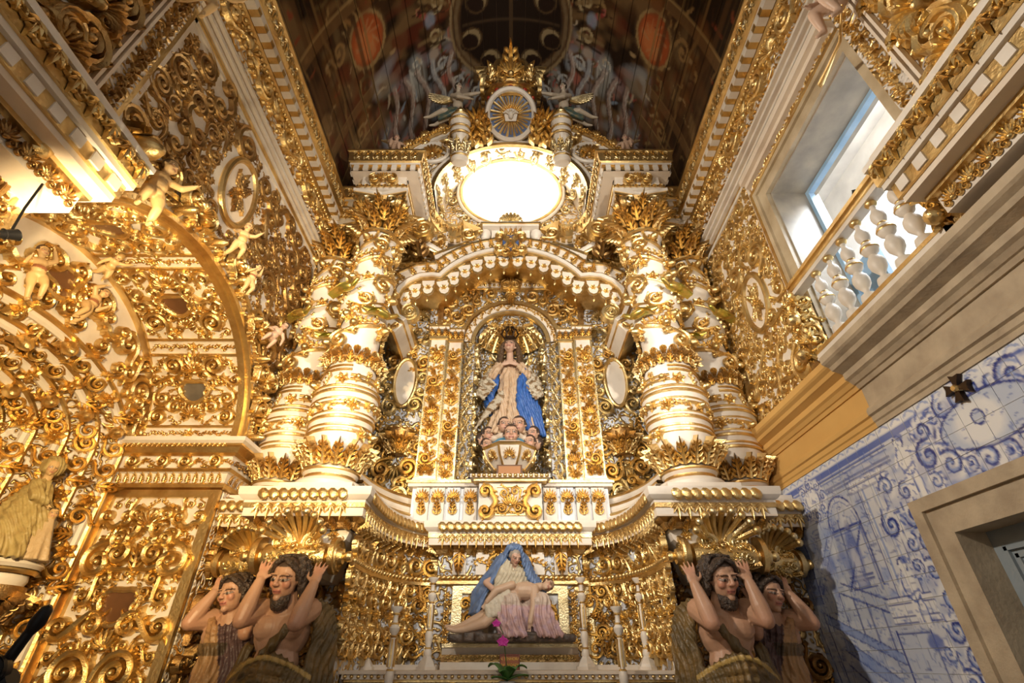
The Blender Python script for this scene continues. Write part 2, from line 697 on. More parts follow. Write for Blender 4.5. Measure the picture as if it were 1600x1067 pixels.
def m_volute(name, matr, depth=0.35, turns=2.2):
    """spiral console end: a scroll extruded along Z"""
    mb = MB()
    P = spiral(0, 0, .42, turns, radians(90), -1, 34, .05)
    n = len(P)
    for (z, zz) in ((0, depth),):
        mb.ribbon(P, tapered(P, .085, .04), [.16 - .06 * i / n for i in range(n)], depth)
    poly = [(.50 * cos(tau * k / 24), .50 * sin(tau * k / 24)) for k in range(24)]
    mb.prism(poly, 0, depth + .01, lambda p, q, d: (p, q, d))
    mb.ell((0, 0, depth + .08), (.1, .1, .14), 10, 6)
    return mb.mesh(name, matr, angle=50)


ORN = {}
for key, g in (('g', GOLD), ('p', GOLDP), ('o', GOLD2)):
    ORN['scroll' + key] = m_scroll('scroll_relief', g)
    ORN['scroll2' + key] = m_scroll('scroll_relief', g, 5, 1.95)
    ORN['cscroll' + key] = m_cscroll('scroll_relief', g)
    ORN['sscroll' + key] = m_sscroll('scroll_relief', g)
    ORN['leaf' + key] = m_acanthus('acanthus_leaf', g)
    ORN['palm' + key] = m_palmette('palmette', g)
    ORN['shell' + key] = m_shell('shell_relief', g)
    ORN['rose' + key] = m_rosette('rosette', g)
    ORN['sprig' + key] = m_sprig('leaf_sprig', g)
    ORN['fringe' + key] = m_fringe('fringe_leaf', g)
    ORN['bud' + key] = m_bud('flower_bud', g)
    ORN['vol' + key] = m_volute('volute', g)
_b = MB()
_b.ell((0, 0, .1), (.5, .5, .45), 8, 5)
BEAD = {'g': _b.mesh('bead', GOLD), 'p': _b.mesh('bead', GOLDP), 'w': _b.mesh('bead', WHITE)}
_b = MB()
_b.box(-.5, .5, -.5, .5, 0, 1)
DENT = {'w': _b.mesh('dentil', WHITE, False), 'g': _b.mesh('dentil', GOLD, False)}
NAMES = {'scroll': 'scroll_relief', 'scroll2': 'scroll_relief', 'cscroll': 'scroll_relief', 'sscroll': 'scroll_relief',
         'leaf': 'acanthus_leaf', 'palm': 'palmette', 'shell': 'shell_relief', 'rose': 'rosette', 'sprig': 'leaf_sprig',
         'fringe': 'fringe_leaf', 'bud': 'flower_bud', 'vol': 'volute'}


def orn(parent, kind, o, n, up, s, rot=0.0, flip=1, key='g', sz=None):
    return put(parent, NAMES[kind], ORN[kind + key], o, n, up, s, rot, flip, sz)


def pack(W, H, sizes, seed, inside=None, sym=True, overlap=0.80, tries=500):
    """carved-panel layout: discs of given radii packed in a W x H field, mirrored about its axis"""
    rnd = random.Random(seed)
    got = []

    def free(u, v, r):
        if inside and not inside(u, v, r * .75):
            return False
        if not (r * .72 < u < W - r * .72 and r * .72 < v < H - r * .72):
            return False
        for (a, b, q, _) in got:
            if (a - u) ** 2 + (b - v) ** 2 < ((r + q) * overlap) ** 2:
                return False
        return True

    for r, cnt in sizes:
        c = 0
        for _ in range(tries):
            if c >= cnt:
                break
            u, v = rnd.random() * W, rnd.random() * H
            if sym:
                u = u * .5
                if abs(W / 2 - u) < r * .55:
                    u = W / 2
                    if free(u, v, r):
                        got.append((u, v, r, 0))
                        c += 1
                    continue
                if abs(W / 2 - u) < r * .85:
                    continue
                if free(u, v, r) and free(W - u, v, r):
                    got.append((u, v, r, 1))
                    got.append((W - u, v, r, -1))
                    c += 2
            elif free(u, v, r):
                got.append((u, v, r, 1 if rnd.random() < .5 else -1))
                c += 1
    return got


def fill(parent, fmap, W, H, sizes, seed, inside=None, sym=True, key='g', relief=1.0, overlap=.80, tries=500):
    """carve a panel: fmap(u, v) -> (point, normal, up)"""
    rnd = random.Random(seed + 77)
    lay = pack(W, H, sizes, seed, inside, sym, overlap, tries)
    big = max(s[0] for s in sizes)
    rot0 = {}
    for (u, v, r, s) in lay:
        o, n, up = fmap(u, v)
        if s == 0:
            kind = rnd.choice(['palm', 'shell', 'leaf', 'palm'] if r > big * .45 else ['rose', 'palm', 'rose'])
            if kind == 'leaf':
                o = Vector(o) - Vector(up) * r
            orn(parent, kind, o, n, up, 2.1 * r, 0 if kind != 'shell' else 0, 1, key, 2.0 * r * relief)
            continue
        kk = (round(v, 4), round(r, 4), round(min(u, W - u), 4))
        if kk in rot0:
            kind, rot = rot0[kk]
            rot = -rot
        else:
            if r > big * .55:
                kind = rnd.choice(['scroll', 'scroll2', 'cscroll', 'sscroll', 'scroll'])
            elif r > big * .33:
                kind = rnd.choice(['scroll', 'sscroll', 'sprig', 'scroll', 'rose'])
            else:
                kind = rnd.choice(['sprig', 'rose', 'sprig', 'scroll', 'palm'])
            rot = rnd.random() * tau
            rot0[kk] = (kind, rot)
        orn(parent, kind, o, n, up, 2.35 * r, rot, s, key, 2.1 * r * relief)
    return lay


def band(parent, kind, p0, p1, n, up, s, step, key='g', rot=0.0, alt=False, sz=None):
    """a row of pieces from p0 to p1"""
    p0, p1 = Vector(p0), Vector(p1)
    L = (p1 - p0).length
    k = max(1, int(round(L / step)))
    for i in range(k):
        f = -1 if (alt and i % 2) else 1
        orn(parent, kind, p0.lerp(p1, (i + .5) / k), n, up, s, rot * f, f, key, sz)


def dentils(parent, p0, p1, n, up, w, h, d, step, name='dentil'):
    p0, p1 = Vector(p0), Vector(p1)
    L = (p1 - p0).length
    k = max(1, int(round(L / step)))
    for i in range(k):
        M = frame(p0.lerp(p1, (i + .5) / k), n, up) @ Matrix.Diagonal((w, h, d, 1))
        add(name, DENT['w'], parent, M)


def planemap(o, U, V, N):
    o, U, V, N = Vector(o), Vector(U), Vector(V), Vector(N)
    return lambda u, v: (o + U * u + V * v, N, V)
# ================================================================== THE SETTING
W = 2.8          # half width of the chapel
# ---- floor
struct('floor', MB().box(-4.6, 4.6, -2.0, 7.2, -0.1, 0.0), FLOORM, 'stone floor of the chapel', 'floor')
# ---- back wall with the round opening of the attic
OZ, OR = 8.9, 0.95
m = MB()
N = 48
ring = [(OR * cos(tau * k / N), OZ + OR * sin(tau * k / N)) for k in range(N)]
sq = []
for k in range(N):
    c, s_ = cos(tau * k / N), sin(tau * k / N)
    f = min(2.9 / max(abs(c), 1e-6), (3.2 if s_ > 0 else 8.9) / max(abs(s_), 1e-6))
    sq.append((c * f, OZ + s_ * f))
V = [(p, 6.6, q) for p, q in ring] + [(p, 6.6, q) for p, q in sq]
m.add(V, [(k, (k + 1) % N, N + (k + 1) % N, N + k) for k in range(N)])
m.box(-4.4, -2.85, 6.6, 6.7, 0, 12.2)
m.box(2.85, 4.4, 6.6, 6.7, 0, 12.2)
struct('wall_back', m, WHITE, 'plain wall behind the altarpiece', 'wall')

# ---- left wall with the deep arch
AY, AZ, AA, AB = 3.30, 3.50, 1.42, 1.22       # arch centre, half width, rise


def arc(k, a=AA, b=AB, n=28):
    t = pi * k / n
    return AY - a * cos(t), AZ + b * sin(t)


NA = 28
m = MB()
top = 7.3
pts = [(AY - AA, 0.0)] + [arc(k) for k in range(NA + 1)] + [(AY + AA, 0.0)]
V, F = [], []
for i, (y, z) in enumerate(pts):
    V += [(-W, y, z), (-W, y, top)]
for i in range(1, len(pts) - 2):
    F.append((2 * i, 2 * i + 1, 2 * i + 3, 2 * i + 2))
m.add(V, F)
m.box(-W - .02, -W, -2.0, AY - AA, 0, top)
m.box(-W - .02, -W, AY + AA, 6.6, 0, top)
struct('wall_left', m, WHITE, 'white left wall with a deep arch', 'wall')

# ---- right wall: door, tribune window
WY0, WY1, WZ0, WZ1 = 2.02, 3.48, 3.70, 5.82
DY0, DY1, DZ = 2.05, 3.15, 2.28
m = MB()
X0, X1 = W, W + .04
e_ = .06
for a in ((-2.0, DY0 - e_, 0, WZ0), (DY0 - e_, DY1 + e_, DZ + e_, WZ0), (DY1 + e_, 6.6, 0, WZ0), (-2.0, WY0 - e_, WZ0, WZ1 + e_), (WY1 + e_, 6.6, WZ0, WZ1 + e_),
          (-2.0, 6.6, WZ1 + e_, top)):
    m.box(X0, X1, *a)
struct('wall_right', m, WHITE, 'right wall with tiles below and tribune above', 'wall')

# ---- painted vault of boards
VA, VB, VZ = 2.62, 4.6, 7.33


def vaultp(th, y):
    return (VA * cos(th), y, VZ + VB * sin(th))


class Canvas:
    def __init__(s, u0, u1, v0, v1, res, base):
        s.u0, s.v0, s.res = u0, v0, res
        s.w, s.h = int((u1 - u0) / res) + 1, int((v1 - v0) / res) + 1
        s.a = np.zeros((s.h, s.w, 3), np.float32) + np.array(base, np.float32)
        s.U, s.V = np.meshgrid(u0 + np.arange(s.w) * res, v0 + np.arange(s.h) * res)

    def blend(s, mask, col, sl=None):
        a = s.a if sl is None else s.a[sl]
        mk = np.clip(mask, 0, 1)[..., None]
        a[...] = a * (1 - mk) + np.array(col, np.float32) * mk

    def win(s, u0, u1, v0, v1):
        i0, i1 = int(max(0, (v0 - s.v0) / s.res)), int(min(s.h, (v1 - s.v0) / s.res + 2))
        j0, j1 = int(max(0, (u0 - s.u0) / s.res)), int(min(s.w, (u1 - s.u0) / s.res + 2))
        return (slice(i0, max(i1, i0)), slice(j0, max(j1, j0)))

    def stroke(s, P, w, col, al=1.0):
        for (a, b), (c, d) in zip(P[:-1], P[1:]):
            sl = s.win(min(a, c) - 2 * w, max(a, c) + 2 * w, min(b, d) - 2 * w, max(b, d) + 2 * w)
            U, V_ = s.U[sl], s.V[sl]
            if U.size == 0:
                continue
            L2 = (c - a) ** 2 + (d - b) ** 2 + 1e-12
            t = np.clip(((U - a) * (c - a) + (V_ - b) * (d - b)) / L2, 0, 1)
            D = np.hypot(U - a - t * (c - a), V_ - b - t * (d - b))
            s.blend(al * np.clip((w - D) / (0.5 * w + 1e-9), 0, 1), col, sl)

    def ellipse(s, u, v, ru, rv, col, al=1.0, soft=.1, rot=0.0):
        R = max(ru, rv) * 1.4
        sl = s.win(u - R, u + R, v - R, v + R)
        U, V_ = s.U[sl] - u, s.V[sl] - v
        if U.size == 0:
            return
        c, n = cos(rot), sin(rot)
        D = np.hypot((U * c + V_ * n) / ru, (-U * n + V_ * c) / rv)
        s.blend(al * np.clip((1 - D) / soft + .5, 0, 1), col, sl)

    def ring(s, u, v, ru, rv, w, col, al=1.0, a0=0, a1=360, n=40):
        P = [(u + ru * cos(radians(a0 + (a1 - a0) * k / n)), v + rv * sin(radians(a0 + (a1 - a0) * k / n))) for k in range(n + 1)]
        s.stroke(P, w, col, al)

    def spir(s, u, v, r, a0, turns, w, col, al=1.0):
        s.stroke([(u + r * (1 - t / 24) * cos(a0 + turns * tau * t / 24), v + r * (1 - t / 24) * sin(a0 + turns * tau * t / 24)) for t in range(24)], w, col, al)

    def poly(s, P, col, al=1.0):
        us, vs = [p[0] for p in P], [p[1] for p in P]
        sl = s.win(min(us), max(us), min(vs), max(vs))
        U, V_ = s.U[sl], s.V[sl]
        ins = np.zeros(U.shape, bool)
        n = len(P)
        for i in range(n):
            (a, b), (c, d) = P[i], P[(i + 1) % n]
            if b == d:
                continue
            cond = ((b > V_) != (d > V_)) & (U < (c - a) * (V_ - b) / (d - b) + a)
            ins ^= cond
        s.blend(al * ins.astype(np.float32), col, sl)

    def noise(s, seed, cells, amp, cols=None):
        rs = np.random.RandomState(seed)
        tot = np.zeros((s.h, s.w), np.float32)
        for k, c in enumerate(cells):
            g = rs.rand(c + 2, c + 2).astype(np.float32)
            yi = np.linspace(0, c, s.h)
            xi = np.linspace(0, c, s.w)
            y0, x0 = np.floor(yi).astype(int), np.floor(xi).astype(int)
            fy, fx = (yi - y0)[:, None], (xi - x0)[None, :]
            fy, fx = fy * fy * (3 - 2 * fy), fx * fx * (3 - 2 * fx)
            A, B, C, D = g[y0][:, x0], g[y0][:, x0 + 1], g[y0 + 1][:, x0], g[y0 + 1][:, x0 + 1]
            tot += ((A * (1 - fx) + B * fx) * (1 - fy) + (C * (1 - fx) + D * fx) * fy) * amp[k]
        return tot / sum(amp)

    def at(s, u, v):
        j = np.clip(((np.asarray(u) - s.u0) / s.res).round().astype(int), 0, s.w - 1)
        i = np.clip(((np.asarray(v) - s.v0) / s.res).round().astype(int), 0, s.h - 1)
        return s.a[i, j]


# painting of the vault: u = angle in degrees (0 right spring .. 180 left), v = depth y
cv = Canvas(0.0, 9.0, 1.0, 6.62, 0.018, (0.030, 0.015, 0.007))     # u = angle/20


def cp(th, y):
    return th / 20.0, y


nz = cv.noise(3, (6, 14, 34), (1, .8, .5))
cv.blend(np.clip((nz - .48) * 3.5, 0, .8), (0.14, 0.062, 0.020))
nz = cv.noise(5, (9, 22, 48), (1, .8, .6))
cv.blend(np.clip((nz - .56) * 6, 0, .8), (0.26, 0.15, 0.06))
nz = cv.noise(8, (8, 20, 44), (1, 1, .6))
cv.blend(np.clip((nz - .60) * 6, 0, .7), (0.16, 0.03, 0.012))
for s in (-1, 1):
    def q(th, y):
        return ((90 + s * th) / 20.0, y)
    rr = random.Random(4)
    # pale architecture and draperies round the attic
    for k in range(46):
        th, y = 18 + rr.random() * 46, 4.3 + rr.random() * 1.5
        u, v = q(th, y)
        col = rr.choice([(.42, .46, .50), (.50, .46, .40), (.30, .36, .42), (.55, .50, .42), (.34, .12, .08), (.48, .22, .14)])
        cv.ellipse(u, v, .05 + .13 * rr.random(), .10 + .22 * rr.random(), col, .35 + .3 * rr.random(), .8, rr.random() * 3)
    # red cartouches
    u, v = q(58.7, 3.72)
    cv.ellipse(u, v, .40, .40, (.20, .12, .05), .9, .15)
    cv.ellipse(u, v, .33, .34, (.50, .11, .03), .95, .2)
    cv.ellipse(u + .05, v + .05, .2, .2, (.80, .30, .10), .6, .7)
    cv.ring(u, v, .36, .36, .03, (.45, .30, .12), .8)
    for k in range(16):
        a = rr.random() * tau
        cv.stroke([(u + .25 * cos(a), v + .25 * sin(a)), (u + .12 * cos(a + .6), v + .1 * sin(a + .6))], .02, (.6, .3, .12), .5)
    # volutes
    u, v = q(41.5, 4.75)
    cv.ellipse(u, v + .1, .18, .38, (.52, .52, .48), .65, .5)
    cv.spir(u, v - .12, .16, 0.5, 1.4, .022, (.72, .70, .62), .9)
    cv.stroke([(u + .16, v - .1), (u + .14, v + .2), (u + .1, v + .5)], .03, (.68, .66, .6), .8)
    cv.stroke([(u - .1, v - .05), (u - .1, v + .5)], .02, (.15, .10, .06), .8)
    # garlands
    for k in range(26):
        t = k / 25
        uu, vv = q(24 + 14 * t, 5.35 - 1.6 * t + .15 * sin(7 * t))
        cv.ellipse(uu, vv, .035, .06, rr.choice([(.42, .05, .04), (.5, .16, .12), (.28, .04, .05), (.2, .16, .05)]), .8, .5)
    for th0, y0 in ((62, 4.8), (68, 4.4), (72, 3.4), (52, 3.0), (78, 3.9), (60, 5.2)):
        for k in range(9):
            uu, vv = q(th0 + rr.uniform(-7, 7), y0 + rr.uniform(-.35, .35))
            cv.ellipse(uu, vv, .05 + .12 * rr.random(), .06 + .2 * rr.random(), rr.choice([(.22, .07, .02), (.28, .12, .03), (.12, .07, .03), (.30, .20, .09)]), .5, .8, rr.random() * 3)
    for k in range(160):
        th, y = rr.uniform(14, 84), rr.uniform(2.6, 6.2)
        u, v = q(th, y)
        warm = y < 4.2 or th > 62
        col = rr.choice([(.34, .18, .06), (.42, .26, .10), (.06, .025, .01), (.30, .07, .03), (.5, .34, .16)] if warm else [(.60, .56, .48), (.34, .42, .52), (.52, .20, .14), (.05, .03, .02), (.62, .50, .34), (.40, .08, .06)])
        a, L, cvv = rr.random() * tau, rr.uniform(.06, .22), rr.uniform(-2.5, 2.5)
        P = [(u, v)]
        for i in range(5):
            P.append((P[-1][0] + L / 5 * cos(a), P[-1][1] + L / 5 * sin(a)))
            a += cvv / 5
        cv.stroke(P, rr.uniform(.012, .035), col, .65)
    for k in range(14):
        th = 66 + k * 1.5
        u, v = q(th, 1.2)
        cv.stroke([(u, 1.2), (u + .02 * (k % 3), 5.6)], .012, (.14, .085, .03) if k % 3 else (.02, .01, .005), .5)
    for (th, y, r) in ((70, 2.6, .3), (64, 4.3, .25), (75, 4.9, .2), (48, 3.1, .3)):
        u, v = q(th, y)
        cv.spir(u, v, r, 1.0, 1.6 * s, .03, (.20, .13, .05), .7)
    # painted architecture: consoles round the opening, long mouldings, draperies
    for k in range(9):
        a = radians(-80 + 20 * k)
        u, v = 4.5 + s * 1.62 * cos(a), 4.35 + 1.55 * sin(a)
        cv.ellipse(u, v, .20, .20, (.10, .05, .02), .8, .2)
        cv.spir(u, v, .17, a * s + 1, 1.5 * s, .035, (.55, .42, .22) if k < 5 else (.66, .64, .58), .9)
        cv.stroke([(4.5 + s * 1.42 * cos(a), 4.35 + 1.33 * sin(a)), (4.5 + s * 1.95 * cos(a), 4.35 + 1.9 * sin(a))], .05, (.30, .19, .08) if k < 5 else (.46, .48, .50), .8)
        cv.stroke([(4.5 + s * 1.42 * cos(a + .1), 4.35 + 1.33 * sin(a + .1)), (4.5 + s * 1.95 * cos(a + .08), 4.35 + 1.9 * sin(a + .08))], .025, (.04, .02, .01), .8)
        b_ = a + radians(10)
        cv.ellipse(4.5 + s * 1.7 * cos(b_), 4.35 + 1.65 * sin(b_), .11, .12, rr.choice([(.55, .16, .12), (.32, .40, .52), (.62, .48, .36)]), .75, .5)
    for th, wd, cl_ in ((60, .02, (.36, .22, .08)), (63, .05, (.10, .05, .02)), (66, .018, (.42, .27, .10)), (74, .03, (.30, .17, .06)), (80, .05, (.14, .07, .025)), (84, .02, (.34, .2, .07))):
        u, v = q(th, 0)
        cv.stroke([(u, 1.0), (u, 3.2), (u - s * .06, 3.4), (u - s * .06, 4.1), (u, 4.3), (u, 6.5)], wd, cl_, .75)
    for yy in (2.2, 3.1, 4.35, 4.9):
        cv.poly([q(60, yy), q(84, yy), q(84, yy + .16), q(60, yy + .16)], (.24, .13, .05), .7)
        cv.stroke([q(60, yy), q(84, yy)], .018, (.46, .30, .12), .8)
        cv.spir(*q(70, yy + .42), .16, 0, 1.5 * s, .03, (.40, .24, .09), .8)
    for k in range(5):
        th = 26 + 7 * k
        P = [q(th + 2 * sin(i * .8 + k), 4.75 + .16 * i) for i in range(8)]
        cv.stroke(P, .07, rr.choice([(.52, .54, .56), (.58, .42, .34), (.36, .42, .52)]), .6)
        cv.stroke([(a_ + .06, b2) for a_, b2 in P], .02, (.10, .06, .05), .7)
        cv.stroke([(a_ - .03, b2) for a_, b2 in P], .014, (.78, .74, .66), .7)
# the painted round opening with crescents
u0 = 4.5
cv.ellipse(u0, 4.35, 1.30, 1.20, (.14, .075, .03), .95, .06)
cv.ring(u0, 4.35, 1.27, 1.17, .035, (.42, .30, .15), .8)
cv.ring(u0, 4.35, 1.16, 1.06, .05, (.24, .16, .08), .8)
cv.ellipse(u0, 4.35, 1.08, .98, (.020, .010, .006), .97, .06)
for th, y in ((107, 4.62), (73, 4.62), (99, 5.07), (81, 5.07), (104, 4.0), (76, 4.0)):
    u, v = th / 20, y
    cv.ellipse(u, v, .20, .17, (.42, .31, .16), .95, .1)
    cv.ellipse(u + (.05 if th > 90 else -.05), v + .06, .19, .16, (.03, .014, .008), 1, .1)
    cv.ring(u, v, .22, .19, .02, (.12, .07, .03), .8)
cv.stroke([(u0, 3.4), (u0, 5.3)], .05, (.12, .07, .03), .8)
cv.stroke([(u0 - 1.0, 4.35), (u0 + 1.0, 4.35)], .04, (.10, .06, .03), .7)

ceil = thing('ceiling', 'dark painted wooden barrel vault with figures and cartouches', 'ceiling', (0, 3, VZ), kind='structure')
NPL, CY = 30, 260
ys = np.linspace(1.0, 6.6, CY + 1)
for p in range(NPL):
    t0, t1 = pi * p / NPL, pi * (p + 1) / NPL
    g = .0016
    ths = np.linspace(t0 + g, t1 - g, 14)
    V = [vaultp(t, y) for t in ths for y in ys]
    nn = CY + 1
    F = [(i * nn + j, i * nn + j + 1, (i + 1) * nn + j + 1, (i + 1) * nn + j) for i in range(13) for j in range(CY)]
    me = bpy.data.meshes.new('ceiling_board')
    me.from_pydata(V, [], F)
    me.materials.append(FRESCO)
    uu = np.repeat(np.degrees(ths) / 20, nn)
    vv = np.tile(ys, 14)
    c = np.ones((len(V), 4), np.float32)
    c[:, :3] = cv.at(uu, vv)
    at = me.color_attributes.new('Col', 'FLOAT_COLOR', 'POINT')
    at.data.foreach_set('color', c.ravel())
    me.polygons.foreach_set('use_smooth', [True] * len(F))
    add('ceiling_board', me, ceil)
m = MB()
th = [pi * k / 40 for k in range(41)]
m.add([((VA + .05) * cos(t), y, VZ + (VB + .05) * sin(t)) for t in th for y in (-2.0, 6.7)],
      [(2 * i, 2 * i + 1, 2 * i + 3, 2 * i + 2) for i in range(40)])
part(ceil, 'vault_backing', m, DWOOD)

# ---- wall entablature on both side walls (Y 1.9 .. 5.35)
TY0, TY1 = -1.0, 5.35


def wallpt(s, o, y, z):
    return (s * (W - o), y, z)


def make_trim(s, name, label):
    t = thing(name, label, 'cornice', (s * W, 3.5, 6.4), kind='structure')

    def ext(nm, prof, matr, y0=TY0, y1=TY1, smooth=False):
        mb = MB()
        mb.prism(prof, y0, y1, lambda p, q, d: wallpt(s, p, d, q))
        return part(t, nm, mb, matr, smooth)
    for k in range(3):
        z = 6.42 + k * .065
        ext('white_fillet', [(-.02, z), (.07 + .03 * k, z), (.07 + .03 * k, z + .036), (-.02, z + .036)], WHITE)
        ext('gilded_fillet', [(-.02, z + .036), (.055 + .03 * k, z + .036), (.055 + .03 * k, z + .065), (-.02, z + .065)], GOLDF)
    ext('frieze', [(-.02, 6.615), (.14, 6.615), (.14, 6.93), (-.02, 6.93)], FILI)
    ext('bed_moulding', [(-.02, 6.89), (.16, 6.89), (.23, 6.93), (.23, 6.96), (-.02, 6.96)], GOLDF)
    ext('soffit', [(-.02, 6.96), (.33, 6.96), (.33, 7.04), (-.02, 7.04)], WHITE2)
    ext('gilded_fascia', [(-.02, 7.04), (.34, 7.04), (.37, 7.09), (.37, 7.25), (.40, 7.27), (.40, 7.30), (-.02, 7.30)], GOLDF)
    n = (-s, 0, 0)
    up = (0, 0, 1)
    ext('dentil_bed', [(.24, 6.93), (.335, 6.93), (.335, 7.0), (.24, 7.0)], GOLDF)
    for i in range(26):
        mb_ = Matrix.Translation(wallpt(s, .29, 1.52 + .15 * i, 6.958)) @ Matrix.Diagonal((.10, .08, .07, 1)) @ Matrix.Translation((0, 0, -.5))
        add('dentil', DENT['w'], t, mb_)
    y0 = 1.3
    k = 0
    while y0 < TY1 - .1:
        L = .34
        o = Vector(wallpt(s, .14, y0 + L / 2, 6.765))
        kind = ('scroll2', 'palm', 'scroll2', 'shell')[k % 4]
        orn(t, kind, o, n, up, .36 if kind != 'palm' else .38, 0.2 * ((k % 3) - 1), 1 if k % 4 < 2 else -1, 'g', .30)
        orn(t, 'sprig', o + Vector((0, L / 2, -.08)), n, up, .22, .5, 1, 'g', .2)
        orn(t, 'rose', o + Vector((0, L / 2, .09)), n, up, .14, 0, 1, 'g', .16)
        y0 += L
        k += 1
    band(t, 'fringe', wallpt(s, .372, 1.6, 7.23), wallpt(s, .372, TY1 - .05, 7.23), n, up, .16, .155, 'g', 0, False, .10)
    band(t, 'palm', wallpt(s, .372, 1.52, 7.10), wallpt(s, .372, TY1 - .1, 7.10), n, up, .11, .155, 'p', 0, False, .10)
    for y in np.arange(1.5, TY1, .062):
        add('bead', BEAD['g'], t, frame(wallpt(s, .19, y, 6.90), (-s, 0, -.6), up) @ Matrix.Diagonal((.05, .05, .05, 1)))
    return t


make_trim(-1, 'trim_1', 'gilded cornice and carved frieze along the left wall under the vault')
make_trim(1, 'trim_2', 'gilded cornice and carved frieze along the right wall under the vault')


# ---- carved wall panels
def frame_strip(t, s, y0, y1, z0, z1, w, matr, nm='frame_strip', o=.03, o0=-.01):
    for a in ((y0, y1, z1 - w, z1), (y0, y1, z0, z0 + w), (y0, y0 + w, z0 + w, z1 - w), (y1 - w, y1, z0 + w, z1 - w)):
        mb = MB()
        xs = sorted((s * (W - o), s * (W - o0)))
        mb.box(xs[0], xs[1], *a)
        part(t, nm, mb, matr, False)


def oval_medallion(t, s, cy, cz, ry, rz, key='g'):
    n, up = (-s, 0, 0), (0, 0, 1)
    mb = MB()
    P = [(cy + ry * .9 * cos(tau * k / 36), cz + rz * .9 * sin(tau * k / 36)) for k in range(36)]
    mb.prism(P, W - .01, W - .03, lambda p, q, d: (s * d, p, q))
    part(t, 'oval_field', mb, WHITE2, False)
    mb = MB()
    mb.tube([(s * (W - .03), cy + ry * cos(tau * k / 40), cz + rz * sin(tau * k / 40)) for k in range(40)], .036, 8, closed=True)
    part(t, 'oval_frame', mb, GOLDF)
    c = Vector((s * (W - .03), cy, cz))
    for k in range(4):
        a = pi / 4 + k * pi / 2
        orn(t, 'leaf', c + Vector((0, .04 * cos(a), .04 * sin(a))), n, (0, cos(a) * ry, sin(a) * rz), .62 * min(ry, rz) * 1.25, 0, 1, key, .12)
    for k in (1, 3):
        a = k * pi / 2
        orn(t, 'leaf', c, n, (0, 0, sin(a)), .7 * rz, 0, 1, key, .12)
    orn(t, 'rose', c, n, up, .16, 0, 1, key, .2)


# left panel above the arch
PL = thing('carved_wall_panel', 'carved gold scrollwork panel above the side arch on the left wall', 'wall panel', (-W, 3.6, 4.6))
y0, y1, z0, z1 = 1.98, 5.22, 4.0, 6.36


def in_left(u, v, r):
    y, z = y0 + u, z0 + v
    d = sqrt(((y - AY) / (AA + .34 + r)) ** 2 + ((max(z, AZ) - AZ) / (AB + .30 + r)) ** 2)
    if d < 1:
        return False
    if sqrt(((y - 3.30) / (.33 + r * .9)) ** 2 + ((z - 5.62) / (.47 + r * .9)) ** 2) < 1:
        return False
    if sqrt(((y - 4.62) / (.33 + r * .9)) ** 2 + ((z - 5.35) / (.47 + r * .9)) ** 2) < 1 and False:
        return False
    return .10 < u < y1 - y0 - .12 and v < z1 - z0 - .12


# the arch opening stays free: the panel board is only above it
mb = MB()
pp = []
for k in range(NA + 1):
    yy, zz = arc(k, AA + .02, AB + .02)
    pp.append((yy, zz))
V, F = [], []
for (yy, zz) in [(y0, pp[0][1])] + pp + [(y1, pp[-1][1])]:
    yy = min(max(yy, y0), y1)
    V += [(-W + .012, yy, zz), (-W + .012, yy, z1)]
for i in range(len(V) // 2 - 1):
    F.append((2 * i, 2 * i + 1, 2 * i + 3, 2 * i + 2))
mb.add(V, F)
part(PL, 'panel_board', mb, WHITE, False)
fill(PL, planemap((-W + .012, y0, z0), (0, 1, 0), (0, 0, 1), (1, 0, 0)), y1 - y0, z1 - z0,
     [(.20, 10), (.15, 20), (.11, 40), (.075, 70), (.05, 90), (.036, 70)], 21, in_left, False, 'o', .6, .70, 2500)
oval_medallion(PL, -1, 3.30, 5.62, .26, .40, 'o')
for nm_, w_, e_, o_, mt_ in (('frame_strip', .045, 0, .035, WHITE), ('gilded_frame_strip', .05, .05, .05, GOLDF)):
    for a in ((y0 - e_, y1 + e_, z1 + e_ - w_, z1 + e_), (y0 - e_, y0 - e_ + w_, 4.34, z1), (y1 + e_ - w_, y1 + e_, 3.5, z1)):
        mb = MB()
        mb.box(-W - .005, -W + o_, *a)
        part(PL, nm_, mb, mt_, False)

# right panel between the tribune and the altarpiece
PR = thing('carved_wall_panel', 'carved gold scrollwork panel beside the tribune window on the right wall', 'wall panel', (W, 4.5, 3.8))
ry0, ry1, rz0, rz1 = 3.72, 5.32, 3.72, 6.36
mb = MB()
mb.box(W - .012, W + .005, ry0, ry1, rz0, rz1)
part(PR, 'panel_board', mb, WHITE, False)


def in_right(u, v, r):
    y, z = ry0 + u, rz0 + v
    if sqrt(((y - 4.32) / (.28 + r * .9)) ** 2 + ((z - 5.0) / (.42 + r * .9)) ** 2) < 1:
        return False
    return True


fill(PR, planemap((W - .012, ry0, rz0), (0, 1, 0), (0, 0, 1), (-1, 0, 0)), ry1 - ry0, rz1 - rz0,
     [(.18, 8), (.14, 16), (.10, 36), (.07, 70), (.045, 90), (.034, 60)], 31, in_right, False, 'g', .65, .70, 2500)
oval_medallion(PR, 1, 4.32, 5.0, .23, .36)
frame_strip(PR, 1, ry0, ry1, rz0, rz1, .04, WHITE, 'frame_strip', .04)
frame_strip(PR, 1, ry0 - .05, ry1 + .06, rz0 - .06, rz1 + .05, .05, GOLDF, 'gilded_frame_strip', .03)

# ---- tribune window
wn = thing('window_1', 'stone framed tribune window with blue frame in the right wall', 'window', (W, 2.75, 3.7), kind='structure')
fr = .17


